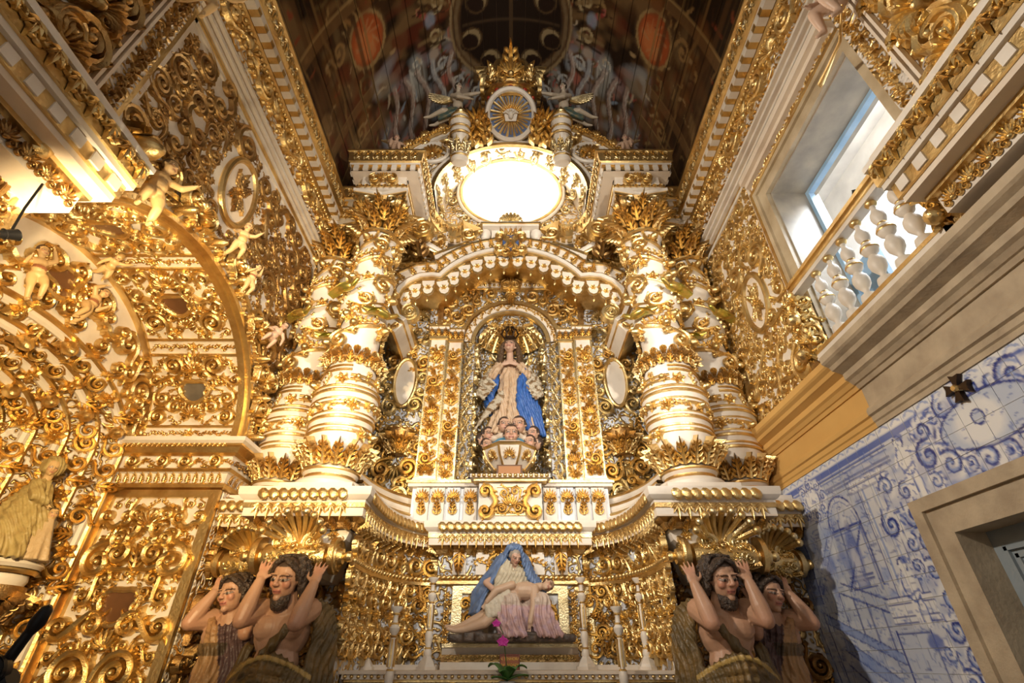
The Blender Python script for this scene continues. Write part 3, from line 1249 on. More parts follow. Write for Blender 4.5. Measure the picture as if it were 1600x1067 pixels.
def rect_frame(t, nm, y0, y1, z0, z1, w, x0, x1, matr, bottom=False):
    P = [(y0, z0), (y0, z1), (y1, z1), (y1, z0)]
    segs = [((y0 - w, y0), (z0, z1 + w)), ((y1, y1 + w), (z0, z1 + w)), ((y0, y1), (z1, z1 + w))]
    if bottom:
        segs.append(((y0, y1), (z0, z0 + w)))
    for (a, b), (c, d) in segs:
        mb = MB()
        mb.box(min(x0, x1), max(x0, x1), a, b, c, d)
        part(t, nm, mb, matr, False)


rect_frame(wn, 'stone_frame', WY0, WY1, WZ0, WZ1, fr, W - .05, W + .45, MARBLE)
rect_frame(wn, 'frame_moulding', WY0 - fr + .05, WY1 + fr - .05, WZ0, WZ1 + fr - .05, .05, W - .08, W, MARBLE)
rect_frame(wn, 'gilded_moulding', WY0 - fr, WY1 + fr, WZ0, WZ1 + fr, .035, W - .09, W, GOLDF)
for a in ((WY0, WY0 + .015, WZ0, WZ1), (WY1 - .015, WY1, WZ0, WZ1), (WY0, WY1, WZ1 - .015, WZ1)):
    mb = MB()
    mb.box(W + .0, W + .5, *a)
    part(wn, 'jamb_lining', mb, GREYM, False)
rect_frame(wn, 'blue_frame', WY0 + .06, WY1 - .06, WZ0, WZ1 - .06, .08, W + .36, W + .42, BLUEP)
for y in (WY1 - .32,):
    mb = MB()
    mb.box(W + .44, W + .49, y - .02, y + .28, WZ0, 4.72)
    part(wn, 'blue_shutter', mb, BLUEP, False)
mb = MB()
mb.box(W + .5, W + .54, WY0 + .1, WY0 + .5, WZ0, 4.7)
part(wn, 'blue_shutter', mb, BLUEP, False)
# room behind
m = MB()
m.box(W + 1.55, W + 1.6, 0.8, 5.2, 3.6, 7.0)
m.box(W + .45, W + 1.6, 5.2, 5.25, 3.6, 7.0)
m.box(W + .45, W + 1.6, .75, .8, 3.6, 7.0)
m.box(W + .45, W + 1.6, .8, 5.2, 6.95, 7.0)
m.box(W + .45, W + 1.6, .8, 5.2, 3.55, 3.6)
struct('wall_tribune', m, PLASTER, 'white plaster wall of the tribune behind the window', 'wall')
# cream casing over the window
cs = thing('window_casing', 'cream and gold casing with carved leaves round the tribune window', 'casing', (W, 2.75, 5.9))
for (o, z, h, mt_, nm) in ((.16, 6.17, .075, WHITE2, 'cream_bar'), (.11, 6.12, .05, WHITE2, 'cream_bar'), (.05, 6.02, .10, WHITE, 'leaf_field'), (.12, 6.245, .03, GOLDF, 'gilded_bar')):
    mb = MB()
    mb.box(W - o, W + .01, WY0 - .05, ry0 - .05, z, z + h)
    part(cs, nm, mb, mt_, False)
for (y, w_) in ((ry0 - .055, .05),):
    mb = MB()
    mb.box(W - .06, W + .01, y - w_, y, WZ0, 6.05)
    part(cs, 'cream_bar', mb, WHITE2, False)
band(cs, 'sprig', (W - .05, WY0, 6.07), (W - .05, ry0 - .1, 6.07), (-1, 0, 0), (0, 0, 1), .17, .14, 'g', .2, True)
band(cs, 'rose', (W - .03, WY0, 6.32), (W - .03, ry0 - .1, 6.32), (-1, 0, 0), (0, 0, 1), .15, .17, 'g')
band(cs, 'sprig', (W - .02, 3.66, WZ0 + .3), (W - .02, 3.66, 5.9), (-1, 0, 0), (0, 1, 0), .16, .15, 'g', .3, True)

# ---- stone and ochre string course above the tiles
CORN = [(-.01, 3.70), (.25, 3.70), (.25, 3.645), (.235, 3.63), (.20, 3.61), (.185, 3.58), (.17, 3.575), (.11, 3.55), (.11, 3.50), (.085, 3.485),
        (.06, 3.455), (.045, 3.45), (.03, 3.42), (-.01, 3.42)]
LOWM = [(-.01, 3.25), (.035, 3.25), (.05, 3.225), (.05, 3.19), (.03, 3.18), (.03, 3.14), (.018, 3.13), (.018, 3.095), (-.01, 3.095)]
FLAT = [(-.01, 3.42), (.012, 3.42), (.012, 3.25), (-.01, 3.25)]
for nm, y0_, y1_, mt_, k, lab in (('trim_3', -1.0, 3.42, STONE, 1.0, 'weathered stone ledge and string course below the tribune'),
                                  ('trim_4', 3.42, 5.5, OCHRE, .82, 'ochre painted string course between the tiles and the carved panel')):
    t = thing(nm, lab, 'string course', (W, (y0_ + y1_) / 2, 3.1), kind='structure')
    for pn, pr in (('ledge_moulding', CORN), ('flat_course', FLAT), ('lower_moulding', LOWM)):
        mb = MB()
        mb.prism([(o * k if o > 0 else o, z) for o, z in pr], y0_, y1_, lambda p, q, d: wallpt(1, p, d, q))
        part(t, pn, mb, mt_, False)

# ---- azulejo tiles
TS = 0.1405
TYA, TZT = 5.44, 3.095
az = Canvas(1.9, 5.5, 1.2, 3.12, 0.006, (0.60, 0.62, 0.68))
B1, B2, B3, Wt = (0.022, 0.04, 0.24), (0.08, 0.13, 0.42), (0.26, 0.34, 0.60), (0.78, 0.78, 0.78)
nz = az.noise(11, (10, 26, 60), (1, .8, .5))
az.blend(np.clip((nz - .46) * 3, 0, .7), B3)
rz = random.Random(9)


def scroll_paint(u, v, r, a0, d=1):
    az.ellipse(u, v, r * 1.15, r * 1.15, Wt, .8, .25)
    az.spir(u, v, r, a0, 1.5 * d, r * .15, B1, .9)
    az.ellipse(u + r * .5, v - r * .5, r * .7, r * .7, B2, .35, .8)
    az.spir(u, v, r * .8, a0 + .5, 1.3 * d, r * .10, B3, .8)
    for k in range(5):
        a = a0 + k * .7
        az.stroke([(u + r * cos(a), v + r * sin(a)), (u + r * 1.35 * cos(a + .25), v + r * 1.35 * sin(a + .25))], r * .12, B2, .85)


def putto_paint(u, v, h, d=1):
    """v = foot height, h = height"""
    az.ellipse(u, v + h * .88, h * .095, h * .10, Wt, 1, .15)
    az.ring(u, v + h * .88, h * .10, h * .11, .007, B1, .9, 10, 330)
    az.ellipse(u + d * .03, v + h * .95, h * .09, h * .06, B2, .8, .4)
    az.ellipse(u - d * .01, v + h * .62, h * .15, h * .19, Wt, 1, .15)
    az.ellipse(u + d * .02, v + h * .42, h * .13, h * .12, Wt, 1, .15)
    for dx, dz in ((-.08, 0), (.09, .06)):
        az.stroke([(u + dx * h * .5, v + h * .42), (u + dx * h, v + h * .22), (u + dx * h * .9, v + dz * h)], h * .075, Wt, 1)
        az.stroke([(u + dx * h * .5 + .03 * d, v + h * .40), (u + dx * h + .035 * d, v + h * .22), (u + dx * h * .9 + .03 * d, v + dz * h)], .008, B2, .9)
    az.stroke([(u + d * .1 * h, v + h * .74), (u + d * .30 * h, v + h * .66), (u + d * .36 * h, v + h * .86)], h * .05, Wt, 1)
    az.stroke([(u + d * .1 * h, v + h * .70), (u + d * .30 * h, v + h * .62), (u + d * .38 * h, v + h * .84)], .007, B2, .9)
    az.stroke([(u - d * .12 * h, v + h * .72), (u - d * .25 * h, v + h * .55)], h * .05, Wt, 1)
    az.ring(u, v + h * .58, h * .17, h * .24, .007, B2, .7, 200, 420)
    az.stroke([(u - h * .14, v + h * .5), (u + h * .15, v + h * .40)], .012, B2, .8)


# sky and background washes
az.poly([(4.0, 1.9), (5.5, 1.9), (5.5, 3.0), (4.0, 3.0)], (.50, .53, .60), .8)
az.blend(np.clip((az.noise(15, (8, 20, 50), (1, .8, .6)) - .5) * 3, 0, .5) * (az.U > 3.9), (.36, .40, .52))
# top border
az.poly([(1.9, 3.04), (5.5, 3.04), (5.5, 3.12), (1.9, 3.12)], Wt, .9)
az.poly([(1.9, 2.985), (5.5, 2.985), (5.5, 3.025), (1.9, 3.025)], B2, .9)
for y in np.arange(1.95, 5.5, .14):
    az.stroke([(y, 3.06), (y + .05, 3.09), (y + .1, 3.06)], .01, B3, .8)
# painted architecture: entablature, pilaster, niche, plinth, stairs
for z in (2.96, 2.93, 2.88, 2.85):
    az.stroke([(3.45, z), (5.4, z)], .009, B1 if z < 2.9 else B2, .8)
az.poly([(3.66, 2.0), (3.92, 2.0), (3.92, 2.82), (3.66, 2.82)], (.66, .67, .70), .9)
for y in (3.66, 3.92, 3.72, 3.86):
    az.stroke([(y, 2.0), (y, 2.82)], .008, B1 if y in (3.66, 3.92) else B3, .85)
az.poly([(3.55, 2.76), (4.02, 2.76), (3.98, 2.85), (3.60, 2.85)], Wt, .9)
for z in (2.76, 2.80, 2.85):
    az.stroke([(3.55, z), (4.02, z)], .008, B1, .8)
scroll_paint(3.60, 2.70, .08, 0, 1)
scroll_paint(3.70, 2.45, .10, 1, -1)
scroll_paint(3.58, 2.30, .07, 2, 1)
az.poly([(3.6, 1.84), (4.06, 1.84), (4.06, 2.0), (3.6, 2.0)], Wt, .8)
for z in (1.84, 1.88, 1.96, 2.0):
    az.stroke([(3.6, z), (4.06, z)], .008, B1, .85)
az.poly([(3.72, 1.2), (4.10, 1.2), (4.10, 1.8), (3.72, 1.8)], (.52, .56, .66), .9)
for y in (3.74, 4.08):
    az.stroke([(y, 1.2), (y, 1.8)], .009, B1, .85)
az.stroke([(3.74, 1.78), (4.08, 1.78)], .009, B1, .85)
# niche with statue
P = [(4.02, 2.1), (4.02, 2.55)] + [(4.23 + .21 * cos(pi * k / 12), 2.55 + .25 * sin(pi * k / 12)) for k in range(13)] + [(4.44, 2.1)]
az.poly(P, (.56, .58, .64), .9)
az.stroke(P, .012, B1, .9)
az.stroke([(4.05 + (y - 4.02) * .86, z * .985) for y, z in P], .006, B2, .7)
az.ellipse(4.22, 2.36, .075, .17, B2, .75, .5)
az.ellipse(4.20, 2.56, .035, .045, B1, .6, .4)
az.ellipse(4.24, 2.30, .05, .1, Wt, .6, .6)
az.stroke([(4.30, 2.62), (4.34, 2.2)], .012, B1, .7)
az.poly([(4.16, 2.1), (4.34, 2.1), (4.30, 2.19), (4.20, 2.19)], B2, .7)
for z in (2.19, 2.16, 2.10):
    az.stroke([(4.1, z), (4.40, z)], .009, B1, .8)
# ladder, banner, tree shapes further back
az.stroke([(4.38, 2.58), (4.86, 2.12)], .01, B1, .75)
az.stroke([(4.45, 2.60), (4.93, 2.14)], .01, B1, .75)
for k in range(9):
    t = k / 9
    az.stroke([(4.38 + .48 * t, 2.58 - .46 * t), (4.45 + .48 * t, 2.60 - .46 * t)], .006, B2, .7)
for k in range(60):
    az.ellipse(4.6 + rz.gauss(0, .22), 2.35 + rz.gauss(0, .2), .03 + .05 * rz.random(), .03 + .06 * rz.random(), rz.choice([B2, B3, Wt]), .4, .8)
for (y, z, w_, h_) in ((4.9, 2.3, .28, .5), (5.2, 2.3, .22, .5)):
    P = [(y, z - h_ / 2), (y, z + h_ / 3)] + [(y + w_ / 2 - w_ / 2 * cos(pi * k / 8), z + h_ / 3 + w_ / 2 * sin(pi * k / 8)) for k in range(9)] + [(y + w_, z - h_ / 2)]
    az.poly(P, (.20, .25, .44), .75)
    az.stroke(P, .01, B1, .85)
# plinth lines and stairs falling towards the door
for (a, b, c, d) in ((4.55, 2.17, 4.05, 2.00), (4.60, 2.10, 4.08, 1.92), (4.9, 1.96, 4.1, 1.66), (4.92, 1.90, 4.1, 1.60), (4.75, 1.78, 4.2, 1.50),
                     (4.78, 1.70, 4.3, 1.46), (4.8, 1.60, 4.5, 1.42), (5.1, 2.0, 4.95, 1.3), (4.95, 1.97, 4.85, 1.3), (4.62, 2.1, 4.62, 1.8), (4.45, 2.05, 4.45, 1.75),
                     (4.3, 2.0, 4.3, 1.7), (4.15, 1.95, 4.15, 1.65)):
    az.stroke([(a, b), (c, d)], .010, B1, .8)
az.poly([(4.9, 1.96), (4.1, 1.66), (4.1, 1.60), (4.92, 1.90)], B3, .8)
az.poly([(4.75, 1.78), (4.2, 1.50), (4.3, 1.46), (4.78, 1.70)], B3, .8)
# small cartouche near the altarpiece
az.ellipse(4.55, 2.86, .20, .17, (.62, .64, .68), .95, .1)
az.ellipse(4.55, 2.86, .10, .10, Wt, 1, .1)
az.ring(4.55, 2.86, .11, .11, .008, B1, .9)
for a in range(0, 360, 45):
    scroll_paint(4.55 + .17 * cos(radians(a)), 2.86 + .14 * sin(radians(a)), .05, radians(a), 1 if a % 90 else -1)
# putti and scroll borders by the door
putto_paint(3.32, 2.56, .42, -1)
putto_paint(3.76, 1.82, .42, -1)
for (y, z, r, a) in ((3.46, 2.46, .09, 0), (3.45, 2.28, .07, 2), (3.50, 2.12, .08, 1), (3.46, 1.95, .08, 3), (3.52, 1.78, .08, 0), (3.47, 1.62, .07, 2), (3.56, 1.5, .08, 1),
                     (3.62, 2.16, .06, 4), (3.66, 1.66, .06, 3), (3.62, 1.42, .06, 0), (3.44, 2.62, .07, 2)):
    scroll_paint(y, z, r, a, 1 if a % 2 else -1)
az.ellipse(3.74, 1.72, .07, .05, B2, .8, .3)
# big cartouche over the door
az.ellipse(2.66, 2.80, .52, .26, (.62, .65, .72), .9, .1)
for k in range(22):
    a = tau * k / 22
    scroll_paint(2.66 + .46 * cos(a), 2.80 + .20 * sin(a), .055 + .025 * (k % 3), a, 1 if k % 2 else -1)
az.ellipse(2.62, 2.81, .33, .15, (.50, .56, .68), .95, .12)
az.ellipse(2.67, 2.81, .17, .135, Wt, .95, .35)
az.ring(2.62, 2.81, .34, .155, .010, B1, .9)
az.ellipse(2.66, 2.83, .042, .042, (.52, .57, .68), 1, .1)
az.ring(2.66, 2.83, .042, .042, .007, B1, .9)
for (y, z, r, a) in ((3.08, 2.92, .08, 0), (3.12, 2.76, .11, 2), (2.98, 2.66, .09, 1), (3.15, 2.60, .06, 1), (2.2, 2.9, .1, 0), (2.25, 2.7, .09, 2), (2.05, 2.8, .1, 1)):
    scroll_paint(y, z, r, a, 1 if a % 2 else -1)
for k in range(520):
    u, v = rz.uniform(1.95, 3.6), rz.uniform(1.3, 2.98)
    if u > 3.4 or v > 2.5:
        a = rz.random() * 6.3
        az.stroke([(u, v), (u + .03 * cos(a), v + .03 * sin(a))], .006, B2, .6)
for k in range(1300):
    u, v = rz.uniform(3.6, 5.4), rz.uniform(1.3, 2.95)
    a = rz.choice([0, pi / 2, .4, rz.random() * 6])
    L = rz.uniform(.02, .07)
    az.stroke([(u, v), (u + L * cos(a), v + L * sin(a))], rz.uniform(.004, .008), rz.choice([B2, B2, B1, B3]), .5)

tl = thing('wall_tiles', 'blue and white painted tile wall with architecture, putti and scrolls', 'tile panel', (W, 4.0, 1.3))
G = 14
for i in range(25):
    for j in range(13):
        ya, zb = TYA - i * TS, TZT - j * TS
        yb, za = ya - TS, zb - TS
        if yb < 3.42 and zb < 2.58 and ya < 3.42:
            continue
        if yb < 3.36 and za < 2.46:
            continue
        g = .0016
        us, vs = np.linspace(yb + g, ya - g, G + 1), np.linspace(za + g, zb - g, G + 1)
        UU, VV = np.meshgrid(us, vs)
        V = [(W - .006, u, v) for u, v in zip(UU.ravel(), VV.ravel())]
        n1 = G + 1
        F = [(a * n1 + b, (a + 1) * n1 + b, (a + 1) * n1 + b + 1, a * n1 + b + 1) for a in range(G) for b in range(G)]
        o = len(V)
        V += [(W + .004, yb + g, za + g), (W + .004, ya - g, za + g), (W + .004, ya - g, zb - g), (W + .004, yb + g, zb - g)]
        c0 = (0, G, n1 * n1 - 1, G * n1)
        for k in range(4):
            F.append((c0[k], c0[(k + 1) % 4], o + (k + 1) % 4, o + k))
        me = bpy.data.meshes.new('tile')
        me.from_pydata(V, [], F)
        me.materials.append(TILE)
        c = np.ones((len(V), 4), np.float32)
        c[:o, :3] = az.at(UU.ravel(), VV.ravel())
        c[o:, :3] = .5
        at = me.color_attributes.new('Col', 'FLOAT_COLOR', 'POINT')
        at.data.foreach_set('color', c.ravel())
        rr_ = random.Random(i * 40 + j)
        M = Matrix.Translation((W, (ya + yb) / 2, (za + zb) / 2)) @ Matrix.Rotation(rr_.uniform(-.012, .012), 4, 'Y') @ Matrix.Rotation(rr_.uniform(-.012, .012), 4, 'Z') @ Matrix.Translation((-W, -(ya + yb) / 2, -(za + zb) / 2))
        add('tile', me, tl, M)
mb2 = MB()
mb2.box(W - .002, W + .002, 3.2, TYA, 1.2, TZT)
mb2.box(W - .002, W + .002, 1.8, 3.2, 2.4, TZT)
part(tl, 'tile_joint', mb2, MORTAR, False)

# ---- door
dr = thing('door_1', 'blue grey panelled door in a stone frame below the tiles', 'door', (W, 2.6, 0), kind='structure')
fw = .22
for nm, (a, b, c, d, x0) in (('stone_jamb', (DY1, DY1 + fw, 0, DZ + fw, W - .05)), ('stone_jamb', (DY0 - fw, DY0, 0, DZ + fw, W - .05)),
                             ('stone_lintel', (DY0, DY1, DZ, DZ + fw, W - .05))):
    mb = MB()
    mb.box(x0, W + .25, a, b, c, d)
    part(dr, nm, mb, STONE, False)
for (a, b, c, d) in ((DY0 - fw - .02, DY1 + fw + .02, DZ + fw - .06, DZ + fw + .02), (DY1 + fw - .07, DY1 + fw + .02, 0, DZ + fw - .06)):
    mb = MB()
    mb.box(W - .075, W, a, b, c, d)
    part(dr, 'frame_moulding', mb, STONE, False)
mb = MB()
mb.box(W + .14, W + .18, DY0, DY1, 0, DZ)
part(dr, 'door_leaf', mb, GREYB, False)
for (a, b, c, d) in ((DY1 - .5, DY1 - .08, 1.3, DZ - .1), (DY0 + .08, DY1 - .58, 1.3, DZ - .1)):
    for k in range(3):
        i = k * .045
        for q in ((a + i, b - i, d - i - .022, d - i), (a + i, b - i, c + i, c + i + .022), (a + i, a + i + .022, c + i, d - i), (b - i - .022, b - i, c + i, d - i)):
            mb = MB()
            mb.box(W + .12 + .008 * k, W + .15, *q)
            part(dr, 'panel_moulding', mb, GREYB, False)

# bronze cross on the tiles
cr = thing('bronze_cross', 'small dark bronze wall cross fixed on the blue tiles', 'cross', (W - .02, 2.66, 3.02))
for k in range(4):
    a = k * pi / 2 + .25
    mb = MB()
    mb.prism([(.01, -.012), (.04, -.018), (.085, -.035), (.075, 0), (.085, .035), (.04, .018), (.01, .012)], 0, .03, lambda p, q, d: (p, q, d))
    part(cr, 'cross_arm', mb, IRON, False, M=frame((W - .012, 2.66, 3.02), (-1, 0, 0), (0, cos(a), sin(a))))
mb = MB()
mb.lathe([(.0, .05), (.016, .05), (.022, .04), (.022, 0)], 14)
part(cr, 'boss', mb, GOLDF, M=frame((W - .012, 2.66, 3.02), (-1, 0, 0), (0, 0, 1)))

# ---- tribune balustrade
BX = 2.64
rl = thing('balcony_railing', 'gilded and white balcony rail in front of the tribune window', 'railing', (BX, 2.75, 3.7))
for nm, x0, x1, z0_, z1_, mt_ in (('top_rail', BX - .055, BX + .055, 4.46, 4.50, GOLDF), ('top_rail_edge', BX - .07, BX + .06, 4.50, 4.535, GOLDF), ('rail_band', BX - .04, BX + .05, 4.42, 4.46, WHITE),
                                  ('bottom_rail', BX - .05, BX + .05, 3.72, 3.77, WHITE), ('bottom_rail_edge', BX - .055, BX + .05, 3.77, 3.80, GOLDF)):
    mb = MB()
    mb.box(x0, x1, 1.98, 3.50, z0_, z1_)
    part(rl, nm, mb, mt_, False)
for y in (3.55, 1.98):
    # carved gilded newels
    mb = MB()
    mb.box(BX - .05, BX + .10, y - .06, y + .06, 3.70, 4.42)
    part(rl, 'newel', mb, GOLD2, False)
    for k in range(6):
        orn(rl, ('bud', 'palm', 'rose')[k % 3], (BX - .05, y + .03 * (-1) ** k, 3.82 + .11 * k), (-1, -.3, 0), (0, 0, 1), .2, 0, 1, 'g')
        orn(rl, 'scroll', (BX + .0, y - .06, 3.80 + .11 * k), (-.3, -1, 0), (0, 0, 1), .2, k, 1, 'g')
PROF = [(.0, 3.80), (.052, 3.80), (.056, 3.83), (.05, 3.86), (.022, 3.875), (.020, 3.90), (.032, 3.92), (.052, 3.955), (.058, 3.995), (.052, 4.03), (.030, 4.065), (.026, 4.075),
        (.05, 4.10), (.060, 4.135), (.050, 4.17), (.026, 4.195), (.030, 4.205), (.044, 4.235), (.049, 4.265), (.042, 4.30), (.024, 4.325), (.018, 4.35), (.020, 4.375), (.0, 4.38)]
bw = MB()
bw.lathe([(r, z - 3.8) for r, z in PROF], 20)
bme = bw.mesh('baluster_body', WHITE)
g1 = MB()
g1.lathe([(.018, .572), (.034, .585), (.040, .60), (.030, .62), (.0, .62)], 18)
gm1 = g1.mesh('gilded_cap', GOLDF)
g2 = MB()
g2.lathe([(.0585, .325), (.0625, .335), (.0585, .345)], 20)
gm2 = g2.mesh('gilded_ring', GOLDF)
for k in range(6):
    y = 3.17 - k * .191 + .0
    t = thing('baluster', ('white turned baluster with gilded cap nearest the altarpiece', 'white turned baluster, second from the altarpiece', 'white turned baluster, third from the altarpiece',
                           'white turned baluster, fourth from the altarpiece', 'white turned baluster, fifth from the altarpiece', 'white turned baluster farthest from the altarpiece')[k],
              'baluster', (BX, y, 3.8), 'balusters of the tribune balcony')
    M = Matrix.Translation((BX, y, 3.8))
    add('baluster_body', bme, t, M)
    add('gilded_cap', gm1, t, M)
    add('gilded_ring', gm2, t, M)
    add('gilded_ring', gm2, t, M @ Matrix.Translation((0, 0, -.0)) @ Matrix.Diagonal((.52, .52, 1, 1)) @ Matrix.Translation((0, 0, .06)))


# ---- chancel piers nearest the camera (both sides)
def make_pier(s, label, key):
    t = thing('carved_pier', label, 'pier', (s * W, 1.3, 0))
    PX = 2.60
    PS = 2.70
    n, up = (-s, 0, 0), (0, 0, 1)

    def bx(nm, o0, o1, y0, y1, z0, z1, mt_):
        mb = MB()
        xs = sorted((s * o0, s * o1))
        mb.box(xs[0], xs[1], y0, y1, z0, z1)
        return part(t, nm, mb, mt_, False)
    bx('pier_shaft', PS, 2.85, .0, 1.80, 0, 3.82, FILI)
    bx('pier_upper', PX, 2.85, .0, 1.84, 4.32, 6.40, FILI)
    # entablature across the pier
    lev = [('leaf_field', 2.50, 1.90, 3.74, 3.86, WHITE), ('gilded_bar', 2.45, 1.92, 3.86, 3.89, GOLDF), ('soffit', 2.36, 1.95, 3.89, 3.93, WHITE2), ('dentil_field', 2.34, 1.96, 3.93, 4.03, GOLDF),
           ('white_bar', 2.31, 1.98, 4.03, 4.07, WHITE), ('leaf_fascia', 2.29, 1.99, 4.07, 4.21, GOLDF), ('white_bar', 2.27, 2.0, 4.21, 4.25, WHITE), ('top_slab', 2.33, 1.97, 4.25, 4.33, WHITE2)]
    for nm, x, y, z0, z1, mt_ in lev:
        bx(nm, x, 2.85, .0, y, z0, z1, mt_)
    dentils(t, (s * 2.34, .5, 3.98), (s * 2.34, 1.95, 3.98), n, up, .075, .075, .012, .14)
    band(t, 'fringe', (s * 2.285, .5, 4.20), (s * 2.285, 1.98, 4.20), n, up, .15, .14, 'g')
    band(t, 'sprig', (s * 2.285, .6, 4.14), (s * 2.285, 1.95, 4.14), n, up, .16, .14, 'g', .4, True)
    band(t, 'palm', (s * 2.495, .5, 3.78), (s * 2.495, 1.88, 3.78), n, up, .14, .13, key)
    # vertical bands of the upper pier
    for (y0, y1) in ((1.64, 1.66), (1.60, 1.62), (1.02, 1.05), (.97, .99)):
        bx('cream_fillet', PX - .04, PX + .02, y0, y1, 4.33, 6.4, WHITE2)
    for z in np.arange(4.45, 6.3, .17):
        orn(t, 'sprig', (s * (PX - .002), 1.75, z), n, (0, 1, 0), .20, .4, 1 if int(z * 10) % 2 else -1, key)
    for k, z in enumerate((4.62, 5.12, 5.62, 6.1)):
        o = Vector((s * (PX - .01), 1.33, z))
        orn(t, 'scroll2', o + Vector((0, .08, .1)), n, up, .42, .6, 1, key, .45)
        orn(t, 'scroll2', o + Vector((0, -.15, -.08)), n, up, .42, 2.9, -1, key, .45)
        orn(t, 'shell', o + Vector((0, .02, -.12)), n, (0, .6, .7), .40, .3, 1, key, .6)
        put(t, 'volute', ORN['vol' + key], o + Vector((0, -.02, .02)), (-s, .2, -.2), up, .26, k, s, .24)
        orn(t, 'rose', o + Vector((0, .2, -.12)), n, up, .2, 0, 1, key)
        orn(t, 'leaf', o + Vector((0, -.2, .1)), n, (0, -.4, 1), .3, 0, 1, key)
    for k, z in enumerate(np.arange(4.5, 6.3, .28)):
        orn(t, ('scroll', 'rose', 'cscroll')[k % 3], (s * (PX - .002), .78, z), n, up, .33, k * 1.3, 1, key, .4)
    # lower shaft ornament
    fill(t, planemap((s * PS, .95, 2.9), (0, 1, 0), (0, 0, 1), n), .85, .85, [(.14, 4), (.1, 8), (.07, 20), (.05, 20)], 5, None, True, key, .9)
    return t


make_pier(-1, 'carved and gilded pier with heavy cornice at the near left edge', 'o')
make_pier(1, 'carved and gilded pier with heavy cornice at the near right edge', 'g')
# ================================================================== THE ALTARPIECE
def along(path, step, closed=False):
    """points and left-hand normals at equal steps on a 2D path"""
    P = [Vector(p) for p in path]
    if closed:
        P.append(P[0])
    seg = [(b - a).length for a, b in zip(P[:-1], P[1:])]
    L = sum(seg)
    k = max(1, int(round(L / step)))
    out = []
    for i in range(k):
        d = (i + .5) * L / k
        j = 0
        while j < len(seg) - 1 and d > seg[j]:
            d -= seg[j]
            j += 1
        t = (P[j + 1] - P[j]).normalized()
        out.append((P[j] + t * d, Vector((-t.y, t.x)), t))
    return out


XY = lambda p, q, d: (p, q, d)
XZf = lambda p, q, d: (p, d, q)          # path in the XZ plane, third axis Y

# ------------------------------------------------------------------ lower tier: curved wall, frieze and cornice
half = [(2.79, 4.90), (2.24, 4.90), (2.24, 4.50), (1.40, 4.50), (1.40, 4.78)]
curve = [(.82 + .58 * cos(t), 4.78 + 1.10 * sin(t)) for t in np.linspace(0.12, pi / 2, 9)]
ctr = [(.78, 5.88), (.78, 5.74)]
hp = half + curve + ctr
PATH = hp + [(-x, y) for x, y in hp[::-1]]
inner = [(1.40, 4.60)] + curve + ctr
IPATH = inner + [(-x, y) for x, y in inner[::-1]]

low = thing('altarpiece_base', 'carved white and gold lower tier of the altarpiece behind the candlesticks', 'altarpiece base', (0, 5.7, 0))
mb = MB()
mb.sweep(IPATH, [(0, .9), (0, 2.62)], XY)
part(low, 'curved_wall', mb, FILIB, True, 30)
for s in (-1, 1):
    mb = MB()
    xs = sorted((s * 1.40, s * 2.79))
    mb.box(xs[0], xs[1], 5.10, 5.2, .9, 2.68)
    part(low, 'side_wall', mb, FILI, False)
    for k in range(5):
        for j, x in enumerate((1.55, 1.85, 2.15, 2.45, 2.66)):
            orn(low, ('scroll2', 'leaf', 'cscroll', 'rose', 'scroll')[(k + j) % 5], (s * x, 5.098, 1.35 + .26 * k), (0, -1, 0), (0, 0, 1), .28, k + j if (k + j) % 5 != 1 else 0, s, 'o', .35)
mb = MB()
mb.sweep(IPATH, [(0, 2.30), (.05, 2.31), (.05, 2.34), (.0, 2.36)], XY)
part(low, 'gilded_rail', mb, GOLDF, True, 30)
mb = MB()
mb.sweep(IPATH, [(0, 2.345), (.025, 2.35), (.04, 2.37), (.025, 2.39), (0, 2.395)], XY)
part(low, 'rope_moulding', mb, GOLD, True, 30)
for p, n, t in along(IPATH, .055):
    add('bead', BEAD['g'], low, frame((p.x + n.x * .03, p.y + n.y * .03, 2.37), (n.x, n.y, 0), (t.x, t.y, 1.2)) @ Matrix.Diagonal((.075, .05, .06, 1)))
# frieze scrolls
for k, (p, n, t) in enumerate(along(IPATH, .20)):
    if abs(p.x) < .74:
        continue
    o = (p.x + n.x * .004, p.y + n.y * .004, 2.49)
    orn(low, ('scroll', 'leaf', 'scroll2')[k % 3], Vector(o) - Vector((0, 0, .10 if k % 3 == 1 else 0)), (n.x, n.y, 0), (0, 0, 1), .25 if k % 3 != 1 else .22, 0.3, 1 if p.x > 0 else -1, 'g', .3)
for x in (-.55, -.30, .30, .55):
    mb = MB()
    mb.box(x - .07, x + .07, 5.70, 5.76, 2.40, 2.62)
    part(low, 'frieze_block', mb, WHITE, False)
    if abs(x) > .5:
        orn(low, 'leaf', (x, 5.70, 2.62), (0, -1, 0), (0, 0, -1), .24, 0, 1, 'g', .35)
    else:
        orn(low, 'sprig', (x, 5.70, 2.52), (0, -1, 0), (0, 0, 1), .2, 0, 1, 'g')
orn(low, 'shell', (0, 5.73, 2.47), (0, -1, 0), (0, 0, 1), .30, 0, 1, 'g')
orn(low, 'cscroll', (-.15, 5.73, 2.52), (0, -1, 0), (0, 0, 1), .26, -.5, 1, 'g')
orn(low, 'cscroll', (.15, 5.73, 2.52), (0, -1, 0), (0, 0, 1), .26, .5, -1, 'g')
